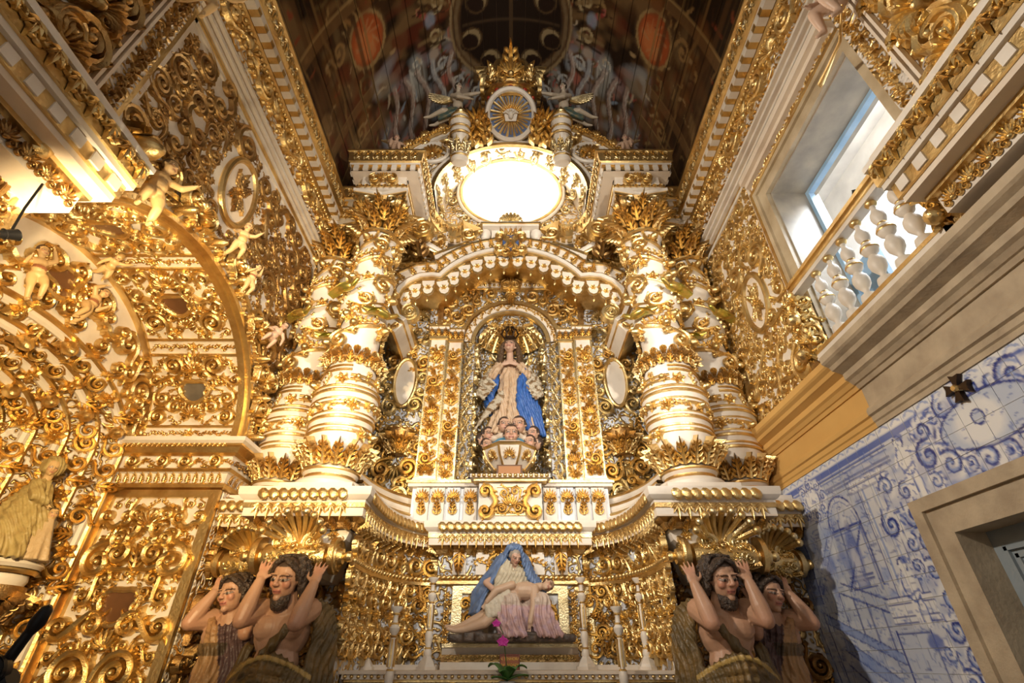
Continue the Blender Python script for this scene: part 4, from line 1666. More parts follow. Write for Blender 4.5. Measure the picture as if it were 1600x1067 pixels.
# panels of the curved wall with gilded stiles
acc = along(IPATH, .045)
for tx in (1.34, 1.12, .86, .80):
    for s in (-1, 1):
        best = min(acc, key=lambda a: abs(a[0].x - s * tx) + (0 if a[0].y > 4.85 or tx > 1.3 else 9))
        p, n, t = best
        M = frame((p.x, p.y, 1.95), (n.x, n.y, 0), (0, 0, 1))
        mb = MB()
        mb.box(-.035, .035, -.36, .36, 0, .025)
        part(low, 'gilded_stile', mb, GOLDP, False, M=M)
rnd = random.Random(3)
for k, (p, n, t) in enumerate(along(IPATH, .118)):
    if abs(p.x) < .80:
        continue
    for j, z in enumerate((1.72, 1.86, 2.0, 2.14, 2.24)):
        kind = ('scroll', 'rose', 'sscroll', 'leaf', 'sprig', 'scroll2')[(k * 3 + j * 2) % 6]
        orn(low, kind, (p.x + n.x * .004, p.y + n.y * .004, z - (.06 if kind == 'leaf' else 0)), (n.x, n.y, 0), (0, 0, 1), (.20, .13, .22, .16, .15, .22)[(k * 3 + j * 2) % 6], rnd.uniform(-.6, .6) + (1.5 if j % 2 else 0), 1 if p.x > 0 else -1, 'g', .24)
# central frame behind the pieta
for nm, a in (('gilded_frame', (-.60, -.50, 1.78, 2.22)), ('gilded_frame', (.50, .60, 1.78, 2.22)), ('gilded_frame', (-.60, .60, 2.22, 2.29)), ('gilded_frame', (-.60, .60, 1.74, 1.78)),
              ('pale_panel', (-.27, -.22, 1.78, 2.22)), ('pale_panel', (.22, .27, 1.78, 2.22))):
    mb = MB()
    mb.box(a[0], a[1], 5.68, 5.76, a[2], a[3])
    part(low, nm, mb, GOLDP if nm == 'gilded_frame' else WHITE, False)
mb = MB()
mb.box(-.5, .5, 5.72, 5.78, 1.5, 2.3)
part(low, 'niche_field', mb, BLUEW, False)
for s in (-1, 1):
    for k, z in enumerate((1.86, 1.99, 2.12)):
        orn(low, 'scroll2' if k % 2 else 'sscroll', (s * .385, 5.72, z), (0, -1, 0), (0, 0, 1), .24, .5 * k, s, 'g', .3)
    band(low, 'rose', (s * .66, 5.73, 1.75), (s * .66, 5.73, 2.25), (0, -1, 0), (0, 0, 1), .10, .08, 'g')
for z0, z1, y, mt_ in ((1.56, 1.62, 5.50, WHITE), (1.62, 1.68, 5.55, GOLD2), (1.68, 1.74, 5.58, WHITE), (1.74, 1.77, 5.56, GOLDP)):
    mb = MB()
    mb.box(-.66, .66, y, 5.74, z0, z1)
    part(low, 'base_moulding', mb, mt_, False)
band(low, 'sprig', (-.62, 5.548, 1.65), (.62, 5.548, 1.65), (0, -1, 0), (0, 0, 1), .12, .09, 'p', .2, True)

# main cornice
cor = thing('altarpiece_cornice', 'white and gold leaf cornice running round under the twisted columns', 'cornice', (0, 5.7, 2.62))
mb = MB()
mb.sweep(PATH, [(0, 2.60), (.025, 2.61), (.04, 2.65), (.085, 2.685)], XY)
part(cor, 'bed_moulding', mb, GOLD2, True, 30)
mb = MB()
mb.sweep(PATH, [(0, 2.685), (.11, 2.685), (.11, 2.70)], XY)
part(cor, 'soffit', mb, WHITE2, True, 30)
mb = MB()
mb.sweep(PATH, [(.11, 2.70), (.11, 2.80), (.12, 2.80), (.12, 2.82)], XY)
part(cor, 'fascia', mb, WHITE, True, 30)
mb = MB()
mb.sweep(PATH, [(.112, 2.755), (.118, 2.76), (.118, 2.80), (.112, 2.80)], XY)
part(cor, 'gilded_strip', mb, GOLDF, True, 30)
mb = MB()
mb.sweep(PATH, [(.12, 2.82), (.14, 2.83), (.165, 2.86), (.17, 2.90), (.17, 2.93), (-.3, 2.93)], XY)
part(cor, 'top_moulding', mb, WHITE, True, 30)
for k, (p, n, t) in enumerate(along(PATH, .088)):
    M = frame((p.x + n.x * .16, p.y + n.y * .16, 2.865), (n.x, n.y, .2), (t.x * .5, t.y * .5, 1))
    add('gadroon', BEAD['g'], cor, M @ Matrix.Diagonal((.10, .13, .06, 1)))
for k, (p, n, t) in enumerate(along(PATH, .092)):
    orn(cor, 'fringe', (p.x + n.x * .112, p.y + n.y * .112, 2.79), (n.x, n.y, 0), (0, 0, 1), .15, 0, 1, 'g', .07)
for k, (p, n, t) in enumerate(along(PATH, .13)):
    orn(cor, 'leaf', (p.x + n.x * .01, p.y + n.y * .01, 2.595), (n.x, n.y, -.9), (n.x, n.y, .9), .13, 0, 1, 'g', .2)

# stepped mouldings standing on the cornice in the curved bays
for s in (-1, 1):
    st = thing('stepped_plinth', 'curved white and gold stepped plinth %s the central niche' % ('left of' if s < 0 else 'right of'), 'plinth', (s * 1.2, 5.6, 2.93))
    cp_ = [(1.45, 4.9)] + [(.84 + .60 * cos(t), 4.92 + 1.0 * sin(t)) for t in np.linspace(.15, pi / 2 - .25, 9)]
    if s < 0:
        cp_ = [(-x, y) for x, y in cp_[::-1]]
    for z0, z1, o, mt_ in ((2.93, 3.01, .04, WHITE), (3.01, 3.05, .02, GOLDF), (3.05, 3.13, -.03, WHITE), (3.13, 3.17, -.05, GOLDF), (3.17, 3.25, -.10, WHITE), (3.25, 3.29, -.12, GOLDF)):
        mb = MB()
        mb.sweep(cp_, [(o, z0), (o + .015, (z0 + z1) / 2), (o, z1), (o - .25, z1)], XY, cap=False)
        part(st, 'step', mb, mt_, True, 40)

# ------------------------------------------------------------------ brackets under the pedestals
def make_bracket(s, label, x=1.82, y=4.52, sc_=1.0, back=False):
    t = thing('bracket', label, 'bracket', (s * x, y, 2.25))
    X = s * x
    mb = MB()
    w = .40 * sc_
    mb.prism([(-w, 2.60), (w, 2.60), (w * .93, 2.52), (w * .7, 2.44), (w * .62, 2.34), (w * .5, 2.22), (-w * .5, 2.22), (-w * .62, 2.34), (-w * .7, 2.44), (-w * .93, 2.52)], y + .02, y + .55, lambda p, q, d: (X + p, d, q))
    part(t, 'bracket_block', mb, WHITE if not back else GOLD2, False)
    # bolster roll carried by the figures
    mb = MB()
    mb.lathe([(0, -.47 * sc_), (.035, -.47 * sc_), (.045, -.44 * sc_), (.03, -.41 * sc_), (.06, -.40 * sc_), (.075, -.34 * sc_), (.06, -.29 * sc_), (.05, -.28 * sc_), (.10, -.26 * sc_), (.115, -.2 * sc_), (.115, .2 * sc_),
              (.10, .26 * sc_), (.05, .28 * sc_), (.06, .29 * sc_), (.075, .34 * sc_), (.06, .40 * sc_), (.03, .41 * sc_), (.045, .44 * sc_), (.035, .47 * sc_), (0, .47 * sc_)], 18, Matrix.Translation((X, y - .04, 2.37)) @ rotm('Y', pi / 2))
    part(t, 'bolster', mb, GOLD)
    for k in range(5):
        for j in range(3):
            a = radians(-125 + 48 * j)
            orn(t, ('leaf', 'rose', 'scroll')[(k + j) % 3], (X + (k - 2) * .09 * sc_, y - .04 + .113 * sin(a), 2.37 + .113 * -cos(a) * 1.0), (0, sin(a), -cos(a)), (1 if k < 2 else -1, 0, 0) if (k + j) % 3 == 0 else (0, 0, 1), .11 * sc_, k, 1, 'p' if j % 2 else 'g', .12)
    for sg in (-1, 1):
        put(t, 'volute', ORN['volg'], (X + sg * .30 * sc_, y - .02, 2.38), (sg, 0, 0), (0, 0, 1), .30 * sc_, 0, 1, .12)
        put(t, 'volute', ORN['volp'], (X + sg * .12 * sc_, y - .04, 2.47), (0, -1, 0), (0, 0, 1), .17 * sc_, 0, sg, .2)
    # plume palmette
    nl = 9
    for k in range(nl):
        a = radians(160 - 140 * k / (nl - 1))
        L = .27 * sc_
        mb = MB()
        Pp, rr_ = [], []
        for i in range(9):
            f = i / 8
            Pp.append((X + cos(a) * L * f, y - .05 - .20 * f * f, 2.45 + sin(a) * L * .95 * f + .0))
            rr_.append(.012 + .016 * f)
        mb.tube(Pp, rr_, 7)
        mb.ell(Pp[-1], (.036, .036, .036), 8, 5)
        part(t, 'plume', mb, GOLDP if k % 2 else GOLD)
    mb = MB()
    mb.ell((X, y - .08, 2.44), (.055, .05, .06), 10, 6)
    part(t, 'knot', mb, GOLD)
    for k in range(4):
        orn(t, 'rose', (X + (k - 1.5) * .17, y + .02, 2.56), (0, -1, 0), (0, 0, 1), .12, 0, 1, 'g')
    return t


make_bracket(-1, 'plumed gold bracket above the front bearded figure on the left')
make_bracket(1, 'plumed gold bracket above the front bearded figure on the right')
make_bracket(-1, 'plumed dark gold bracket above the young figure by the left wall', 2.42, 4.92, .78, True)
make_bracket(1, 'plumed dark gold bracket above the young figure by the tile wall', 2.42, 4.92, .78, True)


# ------------------------------------------------------------------ twisted columns
def make_column(x, y, z, k, label):
    """column on the -x side; z base, k scale (full height 4.18 m at k = 1)"""
    t = thing('twisted_column', label, 'column', (x, y, z), 'twisted columns of the altarpiece')

    def T():
        return Matrix.Translation((x, y, z)) @ Matrix.Diagonal((k, k, k, 1))
    mb = MB()
    mb.box(-.34, .34, -.34, .34, 0, .06)
    mb.lathe([(.33, .06), (.335, .10), (.31, .13), (.27, .15)], 32)
    mb.lathe([(.25, .19), (.27, .22), (.26, .25), (.24, .27), (.235, .30)], 32)
    part(t, 'base', mb, WHITE, M=T())
    mb = MB()
    mb.lathe([(.27, .15), (.262, .155), (.25, .17), (.25, .19)], 32)
    mb.lathe([(.262, .215), (.285, .23), (.285, .245), (.262, .255)], 32)
    part(t, 'gilded_ring', mb, GOLDF, M=T())

    # lower drum, barrel shaped
    def r_low(h):
        f = (h - .30) / 1.15
        return .255 + .085 * sin(pi * min(max(f, 0), 1)) ** .8 + .012 * sin(f * 4 * pi)
    hs = np.linspace(.30, 1.45, 28)
    mb = MB()
    mb.lathe([(r_low(h), h) for h in hs], 36)
    part(t, 'lower_shaft', mb, WHITE, M=T())
    for b in range(5):
        P = []
        for i in range(37):
            f = i / 36
            h = .50 + b * .17 + .17 * .8 * f
            a = tau * f * 1.0 + b * 1.26
            if h > 1.38:
                break
            P.append(((r_low(h) + .002) * cos(a), (r_low(h) + .002) * sin(a), h))
        if len(P) > 3:
            mb = MB()
            mb.tube(P, .020, 6)
            part(t, 'spiral_band', mb, GOLDF, M=T())
            mb = MB()
            mb.tube([(p[0], p[1], p[2] + .055) for p in P if p[2] < 1.34], .014, 6)
            part(t, 'spiral_band', mb, GOLDF, M=T())
    Tm = T()

    def polar(a, h, r):
        return Tm @ Vector((r * cos(a), r * sin(a), h)), Vector((cos(a), sin(a), 0))
    for i in range(16):
        a = tau * i / 16
        o, n = polar(a, .27, .25)
        orn(t, 'leaf', o, n * 1.0 + Vector((0, 0, -.35)), n * .35 + Vector((0, 0, 1)), .27 * k, 0, 1, 'g', .35 * k)
    for lev, nn, s0 in ((1.40, 18, .15), (1.48, 18, .14)):
        for i in range(nn):
            a = tau * (i + (.5 if lev > 1.45 else 0)) / nn
            o, n = polar(a, lev + (.0 if lev < 1.45 else .13), .275 if lev < 1.45 else .30)
            orn(t, 'leaf', o, n, (0, 0, 1 if lev < 1.45 else -1), s0 * k, 0, 1, 'g', .30 * k)
    mb = MB()
    mb.lathe([(.25, 1.43), (.30, 1.45), (.315, 1.475), (.30, 1.50), (.27, 1.53)], 32)
    part(t, 'leaf_collar', mb, GOLD2, M=T())
    # swag flowers on the lower drum
    rnd = random.Random(7)
    for i in range(30):
        f = i / 30
        a = tau * f * 2.3 - .5
        h = .60 + .72 * f
        o, n = polar(a, h, r_low(h) - .005)
        orn(t, ('rose', 'bud', 'sprig')[i % 3], o, n, (0, 0, 1), (.17, .13, .2)[i % 3] * k, rnd.random() * 6, 1, 'g', (.2, .16, .2)[i % 3] * k)

    # upper shaft: helical twist
    def ctr_(h):
        f = (h - 1.5)
        a = f / .62 * tau * .5 + .6
        am = .028
        return am * cos(a * 2), am * sin(a * 2)

    def r_up(h):
        f = (h - 1.5) / 2.0
        return .272 - .025 * f
    mb = MB()
    nh, na = 44, 30
    V, F = [], []
    for j in range(nh + 1):
        h = 1.5 + 2.0 * j / nh
        cx, cy = ctr_(h)
        for i in range(na):
            a = tau * i / na
            r = r_up(h) + .014 * cos(a * 2 - (h - 1.5) / 2.0 * tau * 3.2)
            V.append((cx + r * cos(a), cy + r * sin(a), h))
    for j in range(nh):
        for i in range(na):
            F.append((j * na + i, j * na + (i + 1) % na, (j + 1) * na + (i + 1) % na, (j + 1) * na + i))
    mb.add(V, F)
    part(t, 'upper_shaft', mb, WHITE, M=T())

    def onup(a, h, extra=0.0):
        cx, cy = ctr_(h)
        r = r_up(h) + .014 * cos(a * 2 - (h - 1.5) / 2.0 * tau * 3.2) + extra
        return Tm @ Vector((cx + r * cos(a), cy + r * sin(a), h)), Vector((cos(a), sin(a), 0))
    Ti = Tm.inverted()
    for b in range(2):
        P, P2 = [], []
        for i in range(90):
            f = i / 89
            h = 1.55 + 1.92 * f
            a = b * pi + f * tau * 2.6 - .8
            P.append(Ti @ onup(a, h, .012)[0])
        mb = MB()
        mb.tube(P, [.020 + .008 * sin(i * .5) for i in range(90)], 6)
        part(t, 'vine', mb, GOLDF, M=T())
        for i in range(3, 90, 4):
            f = i / 89
            h = 1.55 + 1.92 * f
            a = b * pi + f * tau * 2.6 - .8
            kind = ('sprig', 'rose', 'scroll', 'sprig', 'bud')[(i // 4) % 5]
            dh = (.08 if (i // 4) % 2 else -.07)
            o, n = onup(a + .1, h + dh, 0.0)
            orn(t, kind, o, n, (0, 0, 1), (.28, .20, .30, .25, .18)[(i // 4) % 5] * k, rnd.uniform(-.8, .8) + (.6 if dh > 0 else -2.2), 1 if i % 8 else -1, 'g', .22 * k)
    for i in range(34):
        a, h = rnd.random() * tau, 1.65 + 1.75 * rnd.random()
        o, n = onup(a, h, 0)
        orn(t, ('scroll', 'sprig')[i % 2], o, n, (0, 0, 1), .26 * k, rnd.random() * 6, 1, 'g', .2 * k)
    for i in range(9):
        a, h = -pi / 2 + rnd.uniform(-1.4, 1.4), 1.6 + 1.8 * (i + .5) / 9
        o, n = onup(a, h, 0)
        orn(t, 'bud', o, n + Vector((0, 0, -.4)), (0, 0, 1), .17 * k, 0, 1, 'g', .2 * k)
    # gilded birds
    for a, h in ((-pi / 2 - .35, 2.38), (-pi / 2 + .85, 2.10)):
        o, n = onup(a, h, .05)
        M = frame(o, n, (0, 0, 1)) @ Matrix.Diagonal((k, k, k, 1))
        mb = MB()
        mb.ell((0, 0, .05), (.13, .055, .06), 12, 7)
        mb.cap((.10, .0, .06), .035, (.17, .05, .08), .028)
        mb.cap((.18, .055, .085), .014, (.225, .045, .09), .004)
        mb.tube([(-.08, 0, .05), (-.17, -.02, .04), (-.25, -.03, .03)], [.045, .04, .02], 8, squash=.4)
        bd = part(t, 'bird', mb, GREENG, M=M)
        mb = MB()
        for q in range(4):
            mb.ribbon([(.05 - .03 * q, .03), (-.05 - .03 * q, .0 - .01 * q), (-.14 - .02 * q, -.03 - .02 * q)], [.03, .03, .008], .10)
        mb2 = mb.mesh('wing', GREENG)
        add('wing', mb2, bd, M)
    # capital
    mb = MB()
    mb.lathe([(.245, 3.46), (.275, 3.475), (.28, 3.50), (.26, 3.52)], 32)
    part(t, 'astragal', mb, GOLDF, M=T())
    mb = MB()
    mb.lathe([(.24, 3.5), (.225, 3.56), (.225, 3.75), (.25, 3.92), (.30, 4.05), (.33, 4.08)], 28)
    part(t, 'capital_bell', mb, GOLD2, M=T())
    for row, (h, nn, L, r) in enumerate(((3.50, 10, .26, .245), (3.64, 10, .30, .245), (3.82, 8, .24, .26))):
        for i in range(nn):
            a = tau * (i + .5 * (row % 2)) / nn - pi / 2
            o, n = polar(a, h, r)
            orn(t, 'leaf', o, n + Vector((0, 0, -.3)), Vector((0, 0, 1)) + n * (.30 + .12 * row), L * k, 0, 1, 'g', .62 * k)
    for i in range(4):
        a = tau * i / 4 - pi / 4
        o, n = polar(a, 3.98, .36)
        tn = Vector((-n.y, n.x, 0))
        for sg in (-1, 1):
            put(t, 'volute', ORN['volg'], o + tn * .02 * sg, tn * sg, n * .3 + Vector((0, 0, 1)), .20 * k, 0, sg, .12 * k)
    for i in range(4):
        a = tau * i / 4 - pi / 2
        o, n = polar(a, 3.99, .30)
        orn(t, 'rose', o, n, (0, 0, 1), .17 * k, 0, 1, 'g', .25 * k)
        for sg in (-1, 1):
            tn = Vector((-n.y, n.x, 0))
            orn(t, 'scroll', o + tn * sg * .14 * k - Vector((0, 0, .02)), n, (0, 0, 1), .22 * k, 0, sg, 'p', .3 * k)
    mb = MB()
    cs_ = [(.36, .36), (.0, .28), (-.36, .36), (-.28, 0), (-.36, -.36), (0, -.28), (.36, -.36), (.28, 0)]
    mb.prism(cs_, 4.06, 4.12, XY)
    part(t, 'abacus', mb, GOLDF, False, M=T())
    mb = MB()
    mb.prism([(p * 1.05, q * 1.05) for p, q in cs_], 4.12, 4.17, XY)
    part(t, 'abacus_edge', mb, WHITE, False, M=T())
    return t


c1 = make_column(-1.80, 4.82, 2.95, 1.0, 'front twisted white column wrapped in gold vines left of the niche')
c2 = copy_tree(c1)
c2.location = (-2.46, 5.17, 2.94)
c2.scale = (.955, .955, .955)
c2['label'] = 'rear twisted column with gold vines beside the left wall'
mirror_copy(c1, 'front twisted white column wrapped in gold vines right of the niche')
mirror_copy(c2, 'rear twisted column with gold vines beside the tribune wall')


# ------------------------------------------------------------------ side backing behind the columns
for s in (-1, 1):
    t = thing('column_backing', 'carved pilaster wall behind the twisted columns by the %s wall' % ('left' if s < 0 else 'right'), 'pilaster wall', (s * 2.3, 5.6, 2.93))
    mb = MB()
    xs = sorted((s * 1.80, s * 2.80))
    mb.box(xs[0], xs[1], 5.52, 5.6, 2.93, 7.2)
    part(t, 'backing_board', mb, FILIB, False)
    for x in (1.84, 2.70):
        mb = MB()
        xs = sorted((s * (x - .05), s * (x + .05)))
        mb.box(xs[0], xs[1], 5.38, 5.52, 2.93, 7.1)
        part(t, 'gilded_stile', mb, GOLD2, False)
        mb = MB()
        xs = sorted((s * (x - .02), s * (x + .02)))
        mb.box(xs[0], xs[1], 5.35, 5.38, 2.93, 7.1)
        part(t, 'white_stile', mb, WHITE, False)
    for k in range(9):
        z = 3.3 + k * .42
        put(t, 'volute', ORN['volp'], (s * 2.74, 5.30, z), (-s * .3, -1, 0), (0, 0, 1), .16, 0, s, .16)
        orn(t, 'scroll', (s * 2.62, 5.50, z + .2), (0, -1, 0), (0, 0, 1), .3, k, s, 'p', .35)
        orn(t, 'leaf', (s * 2.1, 5.51, z), (0, -1, 0), (0, 0, 1), .3, 0, s, 'p', .35)

# ------------------------------------------------------------------ entablature blocks
def make_entab(s, label, x0, x1, yf, yb, ztop, zbot, outer=False):
    t = thing('entablature_block', label, 'entablature', (s * (x0 + x1) / 2, yf, zbot))
    H = ztop - zbot

    def rect(o):
        return [(x1 + o, yb), (x1 + o, yf - o), (x0 - o, yf - o), (x0 - o, yb)]

    def sw(nm, prof, mt_, smooth=False):
        mb = MB()
        P = [(x1, yb), (x1, yf), (x0, yf), (x0, yb)]
        P = [(s * p, q) for p, q in P]
        if s < 0:
            P = P[::-1]
        mb.sweep(P, prof, XY, cap=False)
        return part(t, nm, mb, mt_, smooth, 30), P
    zd = zbot + H * .30
    sw('dentil_fascia', [(0, zbot), (0, zd), (.02, zd)], GOLDF)
    sw('white_fillet', [(.02, zd), (.03, zd), (.03, zd + .03)], WHITE)
    sw('gilded_fascia', [(.03, zd + .03), (.05, zd + .05), (.07, ztop - .04), (.09, ztop - .03), (.09, ztop), (-.2, ztop)], GOLDF)
    mb = MB()
    xs = sorted((s * x0, s * x1))
    mb.box(xs[0], xs[1], yf, yb, zbot, zbot + .02)
    part(t, 'soffit', mb, WHITE2, False)
    mb = MB()
    mb.box(xs[0] - .03, xs[1] + .03, yf - .0, yb, ztop - .03, ztop)
    part(t, 'top_board', mb, DWOOD, False)
    # sunk gilded coffer frame of the soffit
    i = .16
    for a in ((xs[0] + i, xs[1] - i, yf + i, yf + i + .05), (xs[0] + i, xs[0] + i + .05, yf + i, yb - .1), (xs[1] - i - .05, xs[1] - i, yf + i, yb - .1)):
        mb = MB()
        mb.box(*a, zbot - .025, zbot + .01)
        part(t, 'coffer_strip', mb, GOLD, False)
    mid = (xs[0] + xs[1]) / 2
    orn(t, 'shell', (mid, yf + .32, zbot - .004), (0, -.2, -1), (0, -1, 0), .3, 0, 1, 'g')
    for sg in (-1, 1):
        orn(t, 'scroll', (mid + sg * .18, yf + .36, zbot - .004), (0, 0, -1), (0, -1, 0), .24, .4, sg, 'g')
    P = [(s * p, q) for p, q in [(x1, yb), (x1, yf), (x0, yf), (x0, yb)]]
    if s < 0:
        P = P[::-1]
    for a, b in zip(P[:-1], P[1:]):
        a, b = Vector((*a, 0)), Vector((*b, 0))
        tn = (b - a).normalized()
        n = Vector((-tn.y, tn.x, 0))
        dentils(t, a + n * .0 + Vector((0, 0, (zbot + zd) / 2)), b + n * .0 + Vector((0, 0, (zbot + zd) / 2)), n, (0, 0, 1), .07, (zd - zbot) * .9, .025, .135)
        q = Vector((0, 0, ztop - .05))
        band(t, 'fringe', a + n * .082 + q, b + n * .082 + q, n, (0, 0, 1), .15, .135, 'g', 0, False, .09)
        q = Vector((0, 0, zd + .085))
        band(t, 'palm', a + n * .065 + q, b + n * .065 + q, n, (0, 0, 1), .11, .135, 'p', 0, False, .1)
    # impost block with console over the capital
    xm, ym = (s * 1.80, 4.82) if not outer else (s * 2.46, 5.17)
    zt0 = 2.95 + 4.17 if not outer else 2.94 + 4.17 * .955
    w = .34 if not outer else .30
    for z0, z1, f, mt_ in ((zt0, zt0 + .05, 1.0, WHITE), (zt0 + .05, zt0 + .08, 1.06, GOLDF), (zt0 + .08, zbot, .92, WHITE)):
        mb = MB()
        mb.box(xm - w * f, xm + w * f, ym - w * f, ym + w * f, z0, z1)
        part(t, 'impost', mb, mt_, False)
    band(t, 'fringe', (xm - w, ym - w * 1.07, zt0 + .08), (xm + w, ym - w * 1.07, zt0 + .08), (0, -1, 0), (0, 0, 1), .08, .085, 'g')
    for sg in (-1, 1):
        put(t, 'volute', ORN['volg'], (xm + sg * .12, ym - w * .9, zt0 + .20), (0, -1, 0), (0, 0, 1), .17, 0, sg, .2)
    orn(t, 'palm', (xm, ym - w * .95, zt0 + .20), (0, -1, -.2), (0, 0, 1), .26, 0, 1, 'g', .4)
    return t


for s, sd in ((-1, 'left'), (1, 'right')):
    make_entab(s, 'projecting entablature block with dentils over the front %s column' % sd, 1.32, 2.26, 4.40, 5.6, 7.80, 7.42)
    make_entab(s, 'lower entablature block with dentils by the %s wall' % sd, 2.24, 2.70, 4.78, 5.6, 7.46, 7.10, True)
    # curved return towards the round opening
    t = thing('curved_entablature', 'curved entablature end with dentils on the %s side of the round opening' % sd, 'entablature', (s * 1.1, 5.6, 7.4))
    cpth = [(1.33, 5.3), (1.30, 5.5), (1.22, 5.68), (1.08, 5.80), (.92, 5.84), (.80, 5.80), (.74, 5.70)]
    cpth = [(s * p, q) for p, q in cpth]
    if s < 0:
        cpth = cpth[::-1]
    for nm, prof, mt_ in (('dentil_fascia', [(-.3, 7.42), (0, 7.42), (0, 7.53)], WHITE2), ('gilded_fascia', [(0, 7.53), (.04, 7.56), (.06, 7.74), (.08, 7.80), (-.3, 7.80)], GOLDF)):
        mb = MB()
        mb.sweep(cpth, prof, XY)
        part(t, nm, mb, mt_, True, 30)
    for p, n, tt in along(cpth, .13):
        M = frame((p.x, p.y, 7.475), (n.x, n.y, 0), (0, 0, 1)) @ Matrix.Diagonal((.065, .09, .03, 1))
        add('dentil', DENT['g'], t, M)
        orn(t, 'fringe', (p.x + n.x * .06, p.y + n.y * .06, 7.76), (n.x, n.y, 0), (0, 0, 1), .15, 0, 1, 'g', .09)
    mb = MB()
    xs = sorted((s * 1.0, s * 1.82))
    mb.box(xs[0], xs[1], 5.56, 5.60, 6.55, 7.42)
    part(t, 'backing_board', mb, FILI, False)
    for k, (x, z) in enumerate(((1.62, 6.75), (1.42, 6.70), (1.66, 7.0), (1.48, 7.12), (1.66, 7.28), (1.2, 7.2), (1.15, 6.95))):
        orn(t, ('scroll2', 'cscroll', 'scroll', 'palm')[k % 4], (s * x, 5.55, z), (0, -1, 0), (0, 0, 1), .32, k, s, 'g', .5)
    put(t, 'volute', ORN['volg'], (s * 1.30, 5.2, 7.0), (0, -1, 0), (0, 0, 1), .34, 0, s, .3)
    orn(t, 'leaf', (s * 1.32, 5.25, 6.55), (0, -1, 0), (s * .2, 0, 1), .5, 0, 1, 'o', .6)
    mb = MB()
    mb.tube([(s * 1.50, 5.4, 7.35), (s * 1.44, 5.35, 7.15), (s * 1.30, 5.35, 6.95), (s * 1.10, 5.4, 6.85), (s * .98, 5.5, 6.85)], [.05, .05, .05, .045, .04], 8)
    part(t, 'curved_rib', mb, WHITE)
    mb = MB()
    mb.tube([(s * 1.57, 5.38, 7.35), (s * 1.50, 5.33, 7.10), (s * 1.33, 5.33, 6.88), (s * 1.10, 5.38, 6.77), (s * .95, 5.48, 6.76)], [.03] * 5, 8)
    part(t, 'curved_rib', mb, GOLDF)

# ------------------------------------------------------------------ niche bay
NY = 6.0
nb = thing('niche_bay', 'carved gold and white bay with the arched statue niche in the centre', 'niche', (0, NY, 2.93))
SPR, NR, NZ0 = 5.55, .53, 3.55
m = MB()
# front wall with arched hole
pts = [(-NR, NZ0)] + [(-NR * cos(pi * k / 20), SPR + NR * sin(pi * k / 20)) for k in range(21)] + [(NR, NZ0)]
V, F = [], []
for p, q in pts[1:-1]:
    V += [(p, NY, q), (p, NY, 7.3)]
F = [(2 * i, 2 * i + 2, 2 * i + 3, 2 * i + 1) for i in range(20)]
m.add(V, F)
m.box(-1.82, -NR, NY, NY + .02, 2.93, 7.3)
m.box(NR, 1.82, NY, NY + .02, 2.93, 7.3)
m.box(-NR, NR, NY, NY + .02, 2.93, NZ0)
part(nb, 'bay_wall', m, FILIB, False)
m = MB()
V, F = [], []
na = 16
rows = [NZ0, SPR]
for z in rows:
    V += [(-NR * cos(pi * k / na), NY + .02 + .5 * sin(pi * k / na), z) for k in range(na + 1)]
for j in range(1, 7):
    b = pi / 2 * j / 6
    V += [(-NR * cos(pi * k / na) * cos(b), NY + .02 + .5 * sin(pi * k / na) * cos(b), SPR + NR * sin(b)) for k in range(na + 1)]
for j in range(7):
    F += [(j * (na + 1) + k, j * (na + 1) + k + 1, (j + 1) * (na + 1) + k + 1, (j + 1) * (na + 1) + k) for k in range(na)]
m.add(V, F)
m.prism([(-NR, NY)] + [(-NR * cos(pi * k / 12), NY + .5 * sin(pi * k / 12)) for k in range(13)], NZ0 - .02, NZ0, XY)
part(nb, 'niche_shell', m, FILIB)
# carving inside the niche
rnd = random.Random(12)
for j in range(8):
    z = 3.75 + j * .25
    for i in range(4):
        a = pi * (.10 + .26 * i)
        for sg in (1,):
            aa = a
            o = Vector((-NR * cos(aa) * .985, NY + .02 + .49 * sin(aa), z + (.1 if i % 2 else 0)))
            n = Vector((cos(aa), -sin(aa), 0))
            orn(nb, ('scroll2', 'scroll', 'sscroll', 'cscroll')[(i + j) % 4], o, n, (0, 0, 1), .30, rnd.uniform(0, 6), 1 if i < 2 else -1, 'p', .3)
for k in range(9):
    a = pi * (k + .5) / 9
    orn(nb, 'leaf', (-NR * cos(a) * .9, NY + .06 + .38 * sin(a), SPR + .06), (cos(a), -sin(a), -.4), (0, 0, 1), .42, 0, 1, 'g', .4)
orn(nb, 'shell', (0, NY + .32, 5.86), (0, -1, -.5), (0, 0, 1), .5, 0, 1, 'g', .5)
# archivolt
for r0, w_, yy, mt_ in ((NR, .05, -.03, GOLDF), (NR + .06, .09, -.05, WHITE), (NR + .17, .05, -.08, GOLDF)):
    mb = MB()
    P = [(-r0 * cos(pi * k / 24), SPR + r0 * sin(pi * k / 24)) for k in range(25)]
    mb.sweep(P, [(0, NY + .02), (0, NY + yy), (w_, NY + yy), (w_, NY + .02)], XZf, cap=False)
    part(nb, 'archivolt', mb, mt_, True, 30)
for k in range(13):
    a = pi * (k + .5) / 13
    orn(nb, 'sprig', (-(NR + .11) * cos(a), NY - .052, SPR + (NR + .11) * sin(a)), (0, -1, 0), (-cos(a), 0, sin(a)), .16, .3, 1 if k > 6 else -1, 'g')
for s in (-1, 1):
    for k, (x, z) in enumerate(((.62, 6.12), (.80, 6.02), (.78, 6.30), (.55, 6.38), (.95, 6.25), (.32, 6.42), (1.0, 6.0))):
        orn(nb, ('scroll2', 'scroll', 'cscroll', 'sscroll')[k % 4], (s * x, NY - .01, z), (0, -1, 0), (0, 0, 1), .30, k, s, 'g', .35)
